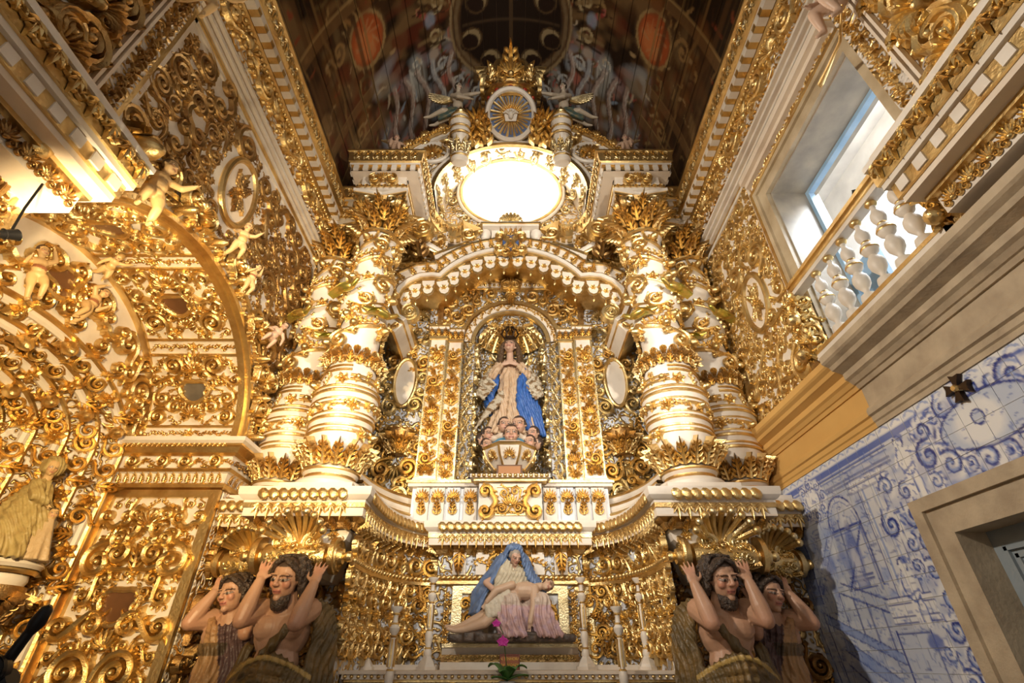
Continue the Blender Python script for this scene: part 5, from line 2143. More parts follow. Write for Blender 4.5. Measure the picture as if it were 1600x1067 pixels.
for z0, z1, y, mt_ in ((6.52, 6.56, -.06, GOLDF), (6.56, 6.64, -.08, WHITE), (6.64, 6.67, -.12, GOLDF)):
    mb = MB()
    mb.box(-1.08, 1.08, NY + y, NY + .02, z0, z1)
    part(nb, 'top_fascia', mb, mt_, False)
for x in np.arange(-1.03, 1.05, .07):
    add('bead', BEAD['g'], nb, frame((x, NY - .08, 6.60), (0, -1, 0), (0, 0, 1)) @ Matrix.Diagonal((.05, .06, .05, 1)))
for x in (-1.06, 1.06):
    mb = MB()
    mb.box(x - .04, x + .04, NY - .08, NY, 5.85, 6.54)
    part(nb, 'top_stile', mb, GOLD2, False)
put(nb, 'volute', ORN['volg'], (-.07, NY - .12, 6.52), (0, -1, 0), (0, 0, 1), .18, 0, -1, .2)
put(nb, 'volute', ORN['volg'], (.07, NY - .12, 6.52), (0, -1, 0), (0, 0, 1), .18, 0, 1, .2)
orn(nb, 'palm', (0, NY - .12, 6.55), (0, -1, 0), (0, 0, 1), .3, 0, 1, 'g')
orn(nb, 'leaf', (0, NY - .10, 6.45), (0, -1, 0), (0, 0, -1), .3, 0, 1, 'g')

# pilasters of the niche
def make_pilaster(s, x, w, yf, label, zt=5.50, seed=1):
    t = thing('carved_pilaster', label, 'pilaster', (s * x, yf, 3.42))
    xs = (s * x - w / 2, s * x + w / 2)
    mb = MB()
    mb.box(*xs, yf, NY, 3.42, zt)
    part(t, 'shaft', mb, WHITE, False)
    for e in (-1, 1):
        mb = MB()
        mb.box(s * x + e * w / 2 - .012, s * x + e * w / 2 + .012, yf - .02, yf + .05, 3.46, zt)
        part(t, 'gilded_edge', mb, GOLDP, False)
    z = 3.55
    k = seed
    while z < zt - .12:
        kind = ('leaf', 'rose', 'palm', 'bud', 'shell', 'scroll2', 'sprig')[k % 7]
        orn(t, kind, (s * x, yf - .002, z), (0, -1, 0), (0, 0, 1), w * (.95 if kind != 'bud' else .7), 0 if kind != 'sprig' else pi / 2, s, 'g', w * 1.4)
        for e in (-1, 1):
            orn(t, 'scroll', (s * x + e * w * .27, yf - .002, z + .08), (0, -1, 0), (0, 0, 1), w * .55, 1.2, e, 'g', w * .8)
        z += .155
        k += 1
    # capital and base
    for z0, z1, f, mt_ in ((zt, zt + .05, 1.15, GOLDF), (zt + .16, zt + .20, 1.25, WHITE), (zt + .20, zt + .23, 1.35, GOLDF), (3.42, 3.47, 1.25, WHITE), (3.47, 3.50, 1.15, GOLDF)):
        mb = MB()
        mb.box(s * x - w * f / 2, s * x + w * f / 2, yf - w * (f - 1) / 2 - .02, NY, z0, z1)
        part(t, 'moulding', mb, mt_, False)
    for e in (-1, 0, 1):
        orn(t, 'leaf', (s * x + e * w * .36, yf - .01, zt + .03), (0, -1, -.2), (e * .15, -.25, 1), .15, 0, 1, 'g', .25)
    return t


for s, sd in ((-1, 'left'), (1, 'right')):
    make_pilaster(s, .80, .20, NY - .10, 'slender carved pilaster next to the niche, %s of the statue' % sd, seed=1)
    make_pilaster(s, 1.035, .23, NY - .17, 'broad carved pilaster with a mask, further %s of the statue' % sd, seed=4)
    # vine lattice strips
    t = thing('vine_lattice', 'openwork gold vine strip on the %s edge of the niche' % sd, 'vine strip', (s * .60, NY - .05, 3.5))
    for ph in (0, pi):
        mb = MB()
        mb.tube([(s * .61 + .045 * sin(i * .55 + ph), NY - .07, 3.50 + i * .041) for i in range(50)], .014, 6)
        part(t, 'vine_stem', mb, GOLDP)
    for i in range(17):
        orn(t, 'sprig', (s * .61 + .03 * (-1) ** i, NY - .07, 3.56 + i * .12), (0, -1, 0), (0, 0, 1), .13, 1.2, (-1) ** i, 'p')
    # side bay with oval cartouche and console
    t = thing('side_cartouche', 'white oval cartouche in gold scrolls %s of the niche' % sd, 'cartouche', (s * 1.47, NY, 4.85))
    mb = MB()
    P = [(s * 1.47 + .155 * cos(tau * k / 30) * (1 + .08 * sin(tau * k / 30)), 4.88 + .37 * sin(tau * k / 30)) for k in range(30)]
    mb.prism(P, NY - .005, NY - .04, XZf)
    part(t, 'oval_field', mb, WHITE, False)
    mb = MB()
    mb.tube([(p, NY - .04, q) for p, q in P], .028, 8, closed=True)
    part(t, 'oval_frame', mb, GOLD)
    for k, (dx, dz, kd, sz, r) in enumerate(((.22, .28, 'scroll2', .32, .4), (.24, -.05, 'cscroll', .36, 3.1), (.2, -.36, 'scroll2', .30, 2.2), (-.2, .3, 'scroll', .28, 1), (-.22, -.02, 'cscroll', .34, 0), (-.18, -.36, 'scroll', .28, 5), (0, .45, 'palm', .30, 0), (0, .62, 'scroll2', .30, 1), (.15, .78, 'cscroll', .32, 1), (-.12, .92, 'scroll2', .34, 4), (.1, 1.12, 'shell', .3, 0), (-.1, 1.3, 'scroll', .3, 2), (.14, 1.45, 'cscroll', .3, 0), (-.08, 1.62, 'scroll2', .32, 3))):
        orn(t, kd, (s * (1.47 - dx), NY - .012, 4.88 + dz), (0, -1, 0), (0, 0, 1), sz, r, -s, 'p' if k % 3 else 'g', sz * 1.2)
    t = thing('scroll_console', 'gold scroll console with shell canopy %s of the niche foot' % sd, 'console', (s * 1.45, NY, 3.4))
    mb = MB()
    mb.lathe([(.0, 3.80), (.10, 3.82), (.17, 3.95), (.19, 4.08), (.21, 4.12), (.21, 4.16), (0, 4.17)], 20, Matrix.Translation((s * 1.45, NY, 0)), pi, tau)
    part(t, 'console_bowl', mb, GOLD2)
    for k in range(7):
        a = pi + pi * (k + .5) / 7
        orn(t, 'leaf', (s * 1.45 + .10 * cos(a), NY + .10 * sin(a), 3.83), (cos(a), sin(a), -.3), (cos(a) * .4, sin(a) * .4, 1), .28, 0, 1, 'g', .4)
        add('bead', BEAD['g'], t, frame((s * 1.45 + .21 * cos(a), NY + .21 * sin(a), 4.14), (cos(a), sin(a), 0), (0, 0, 1)) @ Matrix.Diagonal((.09, .05, .06, 1)))
    for k, (dx, z, kd, sz, r) in enumerate(((.0, 3.68, 'palm', .3, pi), (.16, 3.62, 'scroll2', .34, 1), (-.16, 3.66, 'scroll2', .32, 4), (.12, 3.42, 'scroll', .3, 2), (-.10, 3.40, 'cscroll', .34, .5), (.0, 3.24, 'scroll2', .34, 3), (.2, 3.30, 'scroll', .25, 5), (.24, 3.9, 'scroll', .25, 0), (-.24, 3.9, 'scroll', .25, 2), (-.25, 3.55, 'sprig', .25, 2), (.26, 4.2, 'sprig', .25, 1.5), (-.26, 4.25, 'sprig', .25, 1.5))):
        orn(t, kd, (s * (1.45 - dx), NY - .012, z), (0, -1, 0), (0, 0, 1), sz, r, -s, 'g' if k % 3 else 'p', sz * 1.3)
    put(t, 'volute', ORN['volp'], (s * 1.36, NY - .02, 3.30), (0, -1, 0), (0, 0, 1), .22, 0, s, .2)

# predella blocks under the niche
pd = thing('predella', 'white predella with gold carved panel below the statue niche', 'predella', (0, 5.9, 2.93))
for a, mt_, nm in (((-.36, .36, 5.60, NY, 2.93, 3.36), WHITE, 'centre_block'), ((-1.15, -.36, 5.74, NY, 2.93, 3.34), BLUEW, 'side_block'), ((.36, 1.15, 5.74, NY, 2.93, 3.34), BLUEW, 'side_block'),
                   ((-.42, .42, 5.54, NY, 3.36, 3.39), GOLDF, 'edge_moulding'), ((-.46, .46, 5.50, NY, 3.39, 3.43), WHITE, 'edge_moulding'), ((-1.2, 1.2, 5.68, NY, 3.34, 3.38), WHITE, 'edge_moulding'), ((-1.22, 1.22, 5.66, NY, 3.38, 3.41), GOLDF, 'edge_moulding')):
    mb = MB()
    mb.box(*a)
    part(pd, nm, mb, mt_, False)
for x in np.arange(-.42, .43, .06):
    add('bead', BEAD['g'], pd, frame((x, 5.50, 3.41), (0, -1, 0), (0, 0, 1)) @ Matrix.Diagonal((.05, .05, .05, 1)))
mb = MB()
for a in ((-.17, .17, 5.585, 5.6, 3.30, 3.315), (-.17, .17, 5.585, 5.6, 2.985, 3.0), (-.17, -.155, 5.585, 5.6, 3.0, 3.3), (.155, .17, 5.585, 5.6, 3.0, 3.3)):
    mb = MB()
    mb.box(*a)
    part(pd, 'panel_frame', mb, GOLDF, False)
orn(pd, 'palm', (0, 5.598, 3.10), (0, -1, 0), (0, 0, 1), .22, 0, 1, 'g')
for s in (-1, 1):
    orn(pd, 'scroll2', (s * .08, 5.598, 3.06), (0, -1, 0), (0, 0, 1), .17, 0.3, s, 'g')
    orn(pd, 'scroll', (s * .07, 5.598, 3.25), (0, -1, 0), (0, 0, 1), .15, 2, s, 'g')
    orn(pd, 'cscroll', (s * .28, 5.598, 3.14), (0, -1, 0), (0, 0, 1), .36, 0, s, 'g', .4)
    for x in (.46, .66, .84, 1.02):
        mb = MB()
        mb.box(s * x - .075, s * x + .075, 5.70, 5.75, 2.95, 3.33)
        part(pd, 'small_pier', mb, WHITE if x != .66 else BLUEW, False)
        for z, kd in ((3.02, 'leaf'), (3.20, 'palm')):
            orn(pd, kd, (s * x, 5.698, z), (0, -1, 0), (0, 0, 1), .18, 0, 1, 'g', .25)

# ------------------------------------------------------------------ canopy
cy0, cy1 = 5.30, 6.0
CD = .17
R0 = 1.17
cpts = []
a0 = math.asin(.98 / R0)
for k in range(15):
    a = a0 - 2 * a0 * k / 14
    cpts.append((R0 * sin(a), 6.86 - CD - R0 + R0 * cos(a)))
lobe_r = [(1.37, 5.50), (1.46, 5.58), (1.52, 5.74), (1.53, 5.92), (1.49, 6.09), (1.40, 6.23), (1.27, 6.33), (1.13, 6.35)]
lobe_r = [(p, q - CD * (q - 5.5) / .85) for p, q in lobe_r]
path_c = lobe_r + cpts[0:] + [(-x, z) for x, z in lobe_r[::-1]]
cn = thing('niche_canopy', 'white and gold trefoil canopy with hanging tabs over the statue niche', 'canopy', (0, cy0, 5.5))
# path runs right to left over the top: left-hand normal points inwards/down -> use negative offsets for outward
for nm, o0, o1, y, mt_ in (('inner_moulding', 0.0, .045, -.02, GOLDF), ('white_moulding', .045, .10, -.05, WHITE), ('gilded_fillet', .10, .13, -.03, GOLDF), ('leaf_field', .13, .29, .0, WHITE), ('outer_rim', .29, .325, -.03, GOLDF)):
    mb = MB()
    mb.sweep(path_c, [(-o0, cy1), (-o0, cy0 + y), (-o1, cy0 + y), (-o1, cy1)], XZf, cap=True)
    part(cn, nm, mb, mt_, True, 30)
for k, (p, n, t) in enumerate(along(path_c, .125)):
    o = (p.x - n.x * .15, cy0 - .002, p.y - n.y * .15)
    orn(cn, 'leaf', o, (0, -1, 0), (-n.x, 0, -n.y), .15, 0, 1, 'g', .25)
    if k % 2:
        orn(cn, 'rose', (p.x - n.x * .215 + t.x * .06, cy0 - .004, p.y - n.y * .215 + t.y * .06), (0, -1, 0), (0, 0, 1), .07, 0, 1, 'g', .1)
tabm = MB()
prf = [(-.085, 0), (.085, 0), (.085, -.06), (.06, -.10), (.075, -.13), (.05, -.18), (0, -.20), (-.05, -.18), (-.075, -.13), (-.06, -.10), (-.085, -.06)]
tabm.prism(prf, -.012, .012, lambda p, q, d: (p, q, d))
tab_me = tabm.mesh('hanging_tab', WHITE, False)
trim_me = MB().tube([(p, q, .014) for p, q in prf], .011, 6, closed=True).mesh('tab_edge', GOLDF)
drop = MB().lathe([(0, -.29), (.018, -.275), (.022, -.255), (.010, -.225), (.006, -.2), (0, -.2)], 10)
drp = MB()
drp.add([(p[0], p[2], p[1]) for p in drop.v], drop.f)
drop_me = drp.mesh('tassel_drop', GOLD)
skip = 0
for k, (p, n, t) in enumerate(along(path_c, .205)):
    if k < 2 or k > len(along(path_c, .205)) - 3:
        continue
    M = frame((p.x, cy0 + .015, p.y + .0), (0, -1, 0), (n.x * -.25, 0, 1)) @ Matrix.Diagonal((1.1, 1.35, 1.2, 1))
    tb = add('hanging_tab', tab_me, cn, M)
    add('tab_edge', trim_me, tb, M)
    add('tassel_drop', drop_me, tb, M)
    c = M @ Vector((0, -.10, .012))
    put(tb, 'rosette', ORN['roseg'], c, (0, -1, 0), (0, 0, 1), .10, 0, 1, .12)
for s in (-1, 1):
    put(cn, 'volute', ORN['volp'], (s * 1.36, cy0 + .08, 5.58), (0, -1, 0), (0, 0, 1), .25, 0, s, .3)
# ceiling of the canopy and dark inner valance
mb = MB()
mb.box(-1.05, 1.05, 5.45, 6.0, 6.70, 6.74)
part(cn, 'canopy_board', mb, GOLD2, False)
# broken pediment pieces above the canopy
bp = thing('canopy_pediment', 'white pediment with gold leaf edge and crest above the canopy', 'pediment', (0, 5.4, 6.9))
for s in (-1, 1):
    for nm, q, mt_ in (('raking_board', [(.62, 6.88), (1.12, 6.62), (1.14, 6.70), (.66, 6.96)], WHITE), ('gilded_edge', [(.63, 6.96), (1.15, 6.70), (1.17, 6.75), (.65, 7.01)], GOLDF)):
        mb = MB()
        mb.prism([(s * p, z) for p, z in q], cy0 + .05, cy0 + .4, XZf)
        part(bp, nm, mb, mt_, False)
    mb = MB()
    mb.lathe([(0, 7.36), (.03, 7.36), (.05, 7.33), (.03, 7.31), (.08, 7.28), (.095, 7.22), (.07, 7.16), (.05, 7.13), (.07, 7.08), (.07, 6.98)], 16, Matrix.Translation((s * .40, 5.45, 0)))
    part(bp, 'urn', mb, WHITE)
    orn(bp, 'scroll2', (s * .62, cy0 + .03, 7.10), (0, -1, 0), (0, 0, 1), .3, .5, s, 'g')
for z0, z1, w_, y, mt_ in ((7.30, 7.34, .44, 5.32, WHITE), (7.34, 7.37, .47, 5.30, GOLDF), (7.37, 7.42, .42, 5.34, WHITE)):
    mb = MB()
    mb.box(-w_, w_, y, y + .3, z0, z1)
    part(bp, 'shelf', mb, mt_, False)
orn(bp, 'shell', (0, 5.40, 7.44), (0, -1, -.2), (0, 0, 1), .42, 0, 1, 'p', .3)
mb = MB()
mb.box(-.3, .3, 5.42, 5.55, 6.85, 7.32)
part(bp, 'crest_block', mb, WHITE, False)
# coat of arms
ca = thing('coat_of_arms', 'dark blue crowned coat of arms in a gold scroll frame above the canopy', 'coat of arms', (0, 5.25, 6.71))
mb = MB()
mb.prism([(-.115, 7.00), (-.05, 7.02), (0, 6.99), (.05, 7.02), (.115, 7.00), (.12, 6.84), (.08, 6.72), (0, 6.66), (-.08, 6.72), (-.12, 6.84)], 5.24, 5.30, XZf)
part(ca, 'shield', mb, BLUEE, False)
for x, z in ((0, 6.93), (0, 6.85), (0, 6.77), (-.06, 6.89), (.06, 6.89), (-.055, 6.80), (.055, 6.80)):
    put(ca, 'gold_charge', ORN['roseg'], (x, 5.24, z), (0, -1, 0), (0, 0, 1), .06, 0, 1, .05)
for s in (-1, 1):
    orn(ca, 'cscroll', (s * .16, 5.26, 6.84), (0, -1, 0), (0, 0, 1), .40, 0, s, 'g', .4)
    orn(ca, 'scroll', (s * .10, 5.25, 6.66), (0, -1, 0), (0, 0, 1), .2, 3, s, 'g', .3)
for k in range(5):
    orn(ca, 'leaf', ((k - 2) * .05, 5.25, 7.01), (0, -1, 0), ((k - 2) * .25, 0, 1), .14, 0, 1, 'g', .2)
orn(ca, 'leaf', (0, 5.25, 6.68), (0, -1, 0), (0, 0, -1), .16, 0, 1, 'g')

# ------------------------------------------------------------------ attic
AT = 5.05
at_ = thing('attic_arch', 'arched white and gold attic round the bright opening', 'attic', (0, AT, 7.8))
ni = 30
inn = [(1.20 * cos(pi * k / ni), 7.82 + 1.12 * sin(pi * k / ni)) for k in range(ni + 1)]
out = [(2.05 * cos(pi * k / ni), 7.82 + 1.78 * sin(pi * k / ni)) for k in range(ni + 1)]
m = MB()
V = [(p, AT, q) for p, q in inn] + [(p, AT, q) for p, q in out] + [(p, 5.6, q) for p, q in out]
n1 = ni + 1
F = [(k, k + 1, n1 + k + 1, n1 + k) for k in range(ni)] + [(n1 + k, n1 + k + 1, 2 * n1 + k + 1, 2 * n1 + k) for k in range(ni)]
m.add(V, F)
part(at_, 'attic_face', m, FILI, True, 30)
m = MB()
back = [(1.24 * cos(pi * k / ni), 7.82 + 2.12 * sin(pi * k / ni)) for k in range(ni + 1)]
V = [(p, AT, q) for p, q in inn] + [(p, 6.0, q) for p, q in back]
m.add(V, [(k, n1 + k, n1 + k + 1, k + 1) for k in range(ni)])
part(at_, 'arch_soffit', m, WHITE, True, 30)
for P, o0, o1, y0, y1, mt_, nm in ((inn, 0, .06, AT - .04, AT + .02, GOLDF, 'inner_moulding'), (inn, .08, .12, AT - .03, AT + .02, WHITE, 'inner_moulding'), (out, -.12, -.06, AT - .05, AT + .02, WHITE, 'outer_moulding'), (out, -.05, .06, AT - .10, AT + .1, GOLDF, 'outer_moulding')):
    mb = MB()
    mb.sweep(P, [(-o0, y1), (-o0, y0), (-o1, y0), (-o1, y1)], XZf, cap=False)
    part(at_, nm, mb, mt_, True, 30)
for k, (p, n, t) in enumerate(along(out, .17)):
    orn(at_, 'sprig' if k % 2 else 'palm', (p.x, AT - .10, p.y), (0, -1, -.2), (-n.x, 0, -n.y), .2, .2, 1, 'g')
for s in (-1, 1):
    mb = MB()
    cx_, cz_ = s * 1.30, 8.72
    mb.tube([(cx_ + .26 * cos(tau * k / 28), AT - .03, cz_ + .24 * sin(tau * k / 28)) for k in range(28)], .035, 7, closed=True)
    part(at_, 'shell_frame', mb, WHITE)
    orn(at_, 'shell', (cx_, AT - .01, cz_ - .06), (0, -1, -.3), (s * .5, 0, 1), .40, 0, 1, 'g', .5)
    for k, (x, z, kd, sz, r) in enumerate(((1.62, 8.35, 'scroll2', .36, 0), (1.55, 8.1, 'cscroll', .4, 0), (1.80, 8.1, 'scroll', .3, 2), (1.02, 8.95, 'scroll2', .34, 1), (.85, 9.12, 'scroll', .34, 3), (1.42, 7.95, 'scroll2', .36, 1), (1.05, 9.2, 'cscroll', .34, 1), (1.5, 8.98, 'scroll', .3, 4), (.6, 9.25, 'leaf', .35, .4), (.35, 9.30, 'scroll2', .3, 2), (1.7, 8.62, 'rose', .18, 0))):
        orn(at_, kd, (s * x, AT - .006, z), (0, -1, 0), (0, 0, 1), sz, r, s, 'g', sz * 1.2)
    for k, (x, z) in enumerate(((.62, 9.03), (.42, 9.10))):
        orn(at_, 'leaf', (s * x, AT - .12, z - .35), (0, -1, -.4), (s * .2, -.2, 1), .55, 0, 1, 'g', .9)
# soffit ornaments
for j, yy in enumerate((5.22, 5.45, 5.70)):
    for k in range(12):
        a = pi * (k + .5) / 12
        n = Vector((-cos(a) / 1.2, -.7 * sin(a), -sin(a) / 1.12)).normalized()
        bz = 1.115 + (yy - AT) / .95
        orn(at_, ('scroll', 'rose', 'sprig')[(j + k) % 3], (1.20 * cos(a), yy, 7.82 + bz * sin(a)), n, (0, -1, 0), .26, k, 1 if k < 6 else -1, 'p', .22)
# plate behind, round the opening
m = MB()
OR = .92
OZc = OZ + .02
cc = [(OR * cos(tau * k / N), OZc + OR * sin(tau * k / N)) for k in range(N)]
V = [(p, 6.0, q) for p, q in cc] + [(1.45 * cos(tau * k / N), 6.0, OZc + 1.45 * sin(tau * k / N)) for k in range(N)]
m.add(V, [(k, N + k, N + (k + 1) % N, (k + 1) % N) for k in range(N)])
part(at_, 'opening_plate', m, FILI, True)
for k in range(26):
    a = tau * k / 26
    orn(at_, ('scroll', 'sprig')[k % 2], (1.10 * cos(a), 5.99, OZc + 1.10 * sin(a)), (0, -1, 0), (cos(a), 0, sin(a)), .22, .5, 1 if cos(a) > 0 else -1, 'p')
# round window: frame and white drum behind
ow = thing('window_2', 'bright round opening with white drum high in the attic', 'window', (0, 6.0, OZc), kind='structure')
for r, w_, mt_ in ((OR, .035, GOLDF), (OR + .06, .03, WHITE)):
    mb = MB()
    mb.tube([(r * cos(tau * k / 48), 5.97, OZc + r * sin(tau * k / 48)) for k in range(48)], w_, 8, closed=True)
    part(ow, 'round_frame', mb, mt_)
m = MB()
m.lathe([(OR, 0), (OR, .62), (OR - .12, .62), (OR - .12, 1.3), (0, 1.3)], 48, Matrix.Translation((0, 6.0, OZc)) @ rotm('X', -pi / 2))
part(ow, 'white_drum', m, PLASTER, True, 30)

# turrets
for s, sd in ((-1, 'left'), (1, 'right')):
    t = thing('attic_turret', 'small banded turret with onion top %s of the crowned disc' % sd, 'turret', (s * .82, 4.86, 8.4))
    TM = Matrix.Translation((s * .82, 4.92, 8.3)) @ rotm('X', radians(24)) @ Matrix.Translation((-s * .82, -4.86, -8.3))
    M = TM @ Matrix.Translation((s * .82, 4.86, 0))
    for nm, pr, mt_ in (('turret_body', [(0, 8.30), (.12, 8.30), (.15, 8.34), (.13, 8.40), (.12, 8.75), (.16, 8.80), (.16, 8.86), (.13, 8.90)], WHITE), ('onion_top', [(.13, 8.90), (.17, 8.97), (.16, 9.06), (.12, 9.13), (.09, 9.16)], WHITE), ('finial', [(.09, 9.16), (.10, 9.19), (.06, 9.25), (.03, 9.27), (.0, 9.32)], GOLDF)):
        mb = MB()
        mb.lathe(pr, 20, M)
        part(t, nm, mb, mt_)
    for z, r in ((8.40, .135), (8.78, .165), (8.90, .15), (9.02, .175), (9.12, .135)):
        mb = MB()
        mb.tube([(s * .82 + r * cos(tau * k / 24), 4.86 + r * sin(tau * k / 24), z) for k in range(24)], .018, 6, closed=True)
        part(t, 'gilded_ring', mb, GOLDF, M=TM)
    for k in range(7):
        a = tau * k / 7
        orn(t, 'leaf', TM @ Vector((s * .82 + .122 * cos(a), 4.86 + .122 * sin(a), 8.44)), TM.to_3x3() @ Vector((cos(a), sin(a), 0)), TM.to_3x3() @ Vector((0, 0, 1)), .26, 0, 1, 'p', .2)

# crowned disc leaning forward
MC = Vector((0.0, 4.72, 9.32))
mn = Vector((0, -.62, -.78)).normalized()
mu = Vector((0, -.78, .62)).normalized()
md = thing('sunburst_disc', 'white ringed disc with gold rays and a white dove below the crown', 'medallion', tuple(MC))
MF = frame(MC, mn, mu)
mb = MB()
mb.lathe([(0, 0), (.36, 0), (.36, .02)], 40)
part(md, 'disc', mb, BLUEE, M=MF)
mb = MB()
mb.lathe([(.35, -.03), (.35, .05), (.375, .07), (.42, .065), (.44, .03), (.44, -.03)], 44)
part(md, 'white_ring', mb, WHITE, M=MF)
for k in range(32):
    a = tau * k / 32
    L = .345 if k % 2 else .30
    mb = MB()
    mb.add([(.08, -.012, .01), (L, -.022 if k % 2 else -.014, .012), (L + .01, 0, .02), (L, .022 if k % 2 else .014, .012), (.08, .012, .01), (.08, 0, .05)], [(0, 1, 2, 5), (5, 2, 3, 4)], rotm('Z', a))
    part(md, 'gold_ray', mb, GOLD, False, M=MF)
mb = MB()
mb.prism([(-.09, -.10), (.09, -.10), (.11, .0), (.07, .08), (0, .10), (-.07, .08), (-.11, 0)], .03, .06, XY)
mb.ell((0, .0, .07), (.05, .08, .04), 10, 6)
mb.ell((0, .07, .09), (.025, .03, .03), 8, 5)
for s in (-1, 1):
    mb.ribbon([(s * .03, .02), (s * .08, .05), (s * .13, .02)], [.03, .035, .01], .06, .04)
part(md, 'dove', mb, WHITE, M=MF)
for s in (-1, 1):
    orn(md, 'leaf', MC + Vector((s * .40, .05, -.45)), (0, -1, -.3), (s * .3, -.3, 1), .42, 0, 1, 'g', .8)
    orn(md, 'palm', MC + Vector((s * .55, .0, -.30)), (0, -1, -.4), (s * .3, -.3, 1), .5, 0, 1, 'g', .8)

cw = thing('gilded_crown', 'large gilded crown with red stones topping the altarpiece', 'crown', (0, 4.72, 9.8))
CM = Matrix.Translation((0, 4.80, 9.72)) @ rotm('X', radians(22))
mb = MB()
mb.lathe([(.40, -.10), (.44, -.08), (.44, -.03), (.40, 0), (.40, .12), (.45, .14), (.46, .18), (.42, .20)], 36, CM)
part(cw, 'crown_band', mb, GOLDF)
for k in range(20):
    a = tau * k / 20
    M = CM @ frame((.40 * cos(a), .40 * sin(a), .06), (cos(a), sin(a), 0), (0, 0, 1)) @ Matrix.Diagonal((.09, .075, .06, 1))
    rg = MB()
    rg.ell((0, 0, .1), (.5, .5, .45), 8, 5)
    part(cw, 'red_stone' if k % 2 else 'gold_stud', rg, REDGEM if k % 2 else GOLD, M=M)
for k in range(8):
    a = tau * k / 8 - pi / 2
    M = CM @ frame((.43 * cos(a), .43 * sin(a), .18), (cos(a), sin(a), 0), (cos(a) * .25, sin(a) * .25, 1))
    big = .62 if k % 2 == 0 else .40
    add('acanthus_leaf', ORN['leafg'], cw, M @ Matrix.Diagonal((big * 1.25, big, big, 1)))
    add('palmette', ORN['palmg'], cw, M @ Matrix.Translation((0, .05, .03)) @ Matrix.Diagonal((big * .8, big * .8, big * .8, 1)))
    mb = MB()
    mb.tube([CM @ Vector(((.44 * cos(q) ** .6 + .0) * cos(a), (.44 * cos(q) ** .6) * sin(a), .22 + .60 * sin(q))) for q in np.linspace(0, 1.5, 9)], [.05, .05, .045, .045, .04, .04, .035, .03, .03], 7)
    part(cw, 'crown_arch', mb, GOLD)
mb = MB()
mb.ell((0, 0, .90), (.10, .10, .11), 14, 8, CM)
part(cw, 'orb', mb, GOLDF)
mb = MB()
mb.box(-.03, .03, -.02, .02, .98, 1.22, CM)
mb.box(-.09, .09, -.02, .02, 1.08, 1.14, CM)
part(cw, 'cross', mb, GOLDF, False)
# ================================================================== SIDE ARCH IN THE LEFT WALL
DX = -3.85
JY = AY + AA


def arch_pt(t, x, da=0.0):
    """t in degrees, 0 near spring .. 180 far spring"""
    a = radians(t)
    return Vector((x, AY - (AA + da) * cos(a), AZ + (AB + da) * sin(a)))


def arch_n(t):
    a = radians(t)
    return Vector((0, cos(a) / AA, -sin(a) / AB)).normalized()


# jamb pier
jp = thing('arch_jamb', 'gold framed carved jamb panel with brown cartouche in the left arch', 'jamb panel', (-3.3, JY, 0))
mb = MB()
mb.box(DX, -W + .02, JY, JY + .06, 0, 3.0)
part(jp, 'panel_field', mb, WHITE, False)
for a in ((DX, DX + .07, 0, 3.0), (-W - .07, -W + .02, 0, 3.0), (DX + .07, -W - .07, 2.93, 3.0)):
    mb = MB()
    mb.box(a[0], a[1], JY - .04, JY + .01, a[2], a[3])
    part(jp, 'gilded_frame', mb, GOLDF, False)
px0, px1, pz0, pz1 = DX + .09, -W - .09, 1.30, 2.91


def in_jamb(u, v, r):
    x, z = px0 + u, pz0 + v
    return sqrt(((x + 3.33) / (.19 + r)) ** 2 + ((z - 2.02) / (.17 + r)) ** 2) > 1 and sqrt(((x + 3.33) / (.15 + r)) ** 2 + ((z - 2.70) / (.12 + r)) ** 2) > 1


fill(jp, planemap((px0, JY - .002, pz0), (1, 0, 0), (0, 0, 1), (0, -1, 0)), px1 - px0, pz1 - pz0,
     [(.17, 6), (.125, 10), (.09, 16), (.06, 30), (.04, 40)], 14, in_jamb, True, 'g', 1.2, .76, 1200)


def cartouche(t, M, w, h, matr, seed=0, heart=True):
    """shield mirror with a scrolled gold rim, in the local XY plane of M"""
    P = []
    for k in range(32):
        a = tau * k / 32
        r = 1 + .10 * cos(2 * a) + (.10 * cos(3 * a - pi / 2) if heart else 0)
        P.append((w * r * cos(a), h * r * sin(a)))
    mb = MB()
    mb.prism(P, 0, .02, XY)
    part(t, 'cartouche_plate', mb, matr, False, M=M)
    mb = MB()
    mb.tube([(p * 1.06, q * 1.06, .02) for p, q in P], .026, 7, closed=True)
    part(t, 'cartouche_rim', mb, GOLD, M=M)
    for s in (-1, 1):
        for (x, y, kd, sz, r) in ((1.15, .75, 'scroll', .9, 5.5), (1.25, -.1, 'cscroll', 1.1, 0), (.85, -1.05, 'scroll2', .9, 4.2)):
            c = M @ Vector((s * x * w, y * h, .01))
            R3 = M.to_3x3()
            put(t, 'scroll_relief', ORN[kd + 'g'], c, R3 @ Vector((0, 0, 1)), R3 @ Vector((0, 1, 0)), sz * max(w, h) * 1.1, r * s, s, max(w, h) * 1.5)


cartouche(jp, frame((-3.33, JY - .012, 2.02), (0, -1, 0), (0, 0, 1)), .15, .14, BROWN)
orn(jp, 'shell', (-3.33, JY - .01, 2.66), (0, -1, 0), (0, 0, 1), .36, 0, 1, 'g', .4)
for s in (-1, 1):
    orn(jp, 'cscroll', (-3.33 + s * .17, JY - .01, 2.66), (0, -1, 0), (0, 0, 1), .36, .3 * s, s, 'g', .4)
    orn(jp, 'scroll2', (-3.33 + s * .14, JY - .01, 2.40), (0, -1, 0), (0, 0, 1), .34, .6 * s, s, 'g', .4)

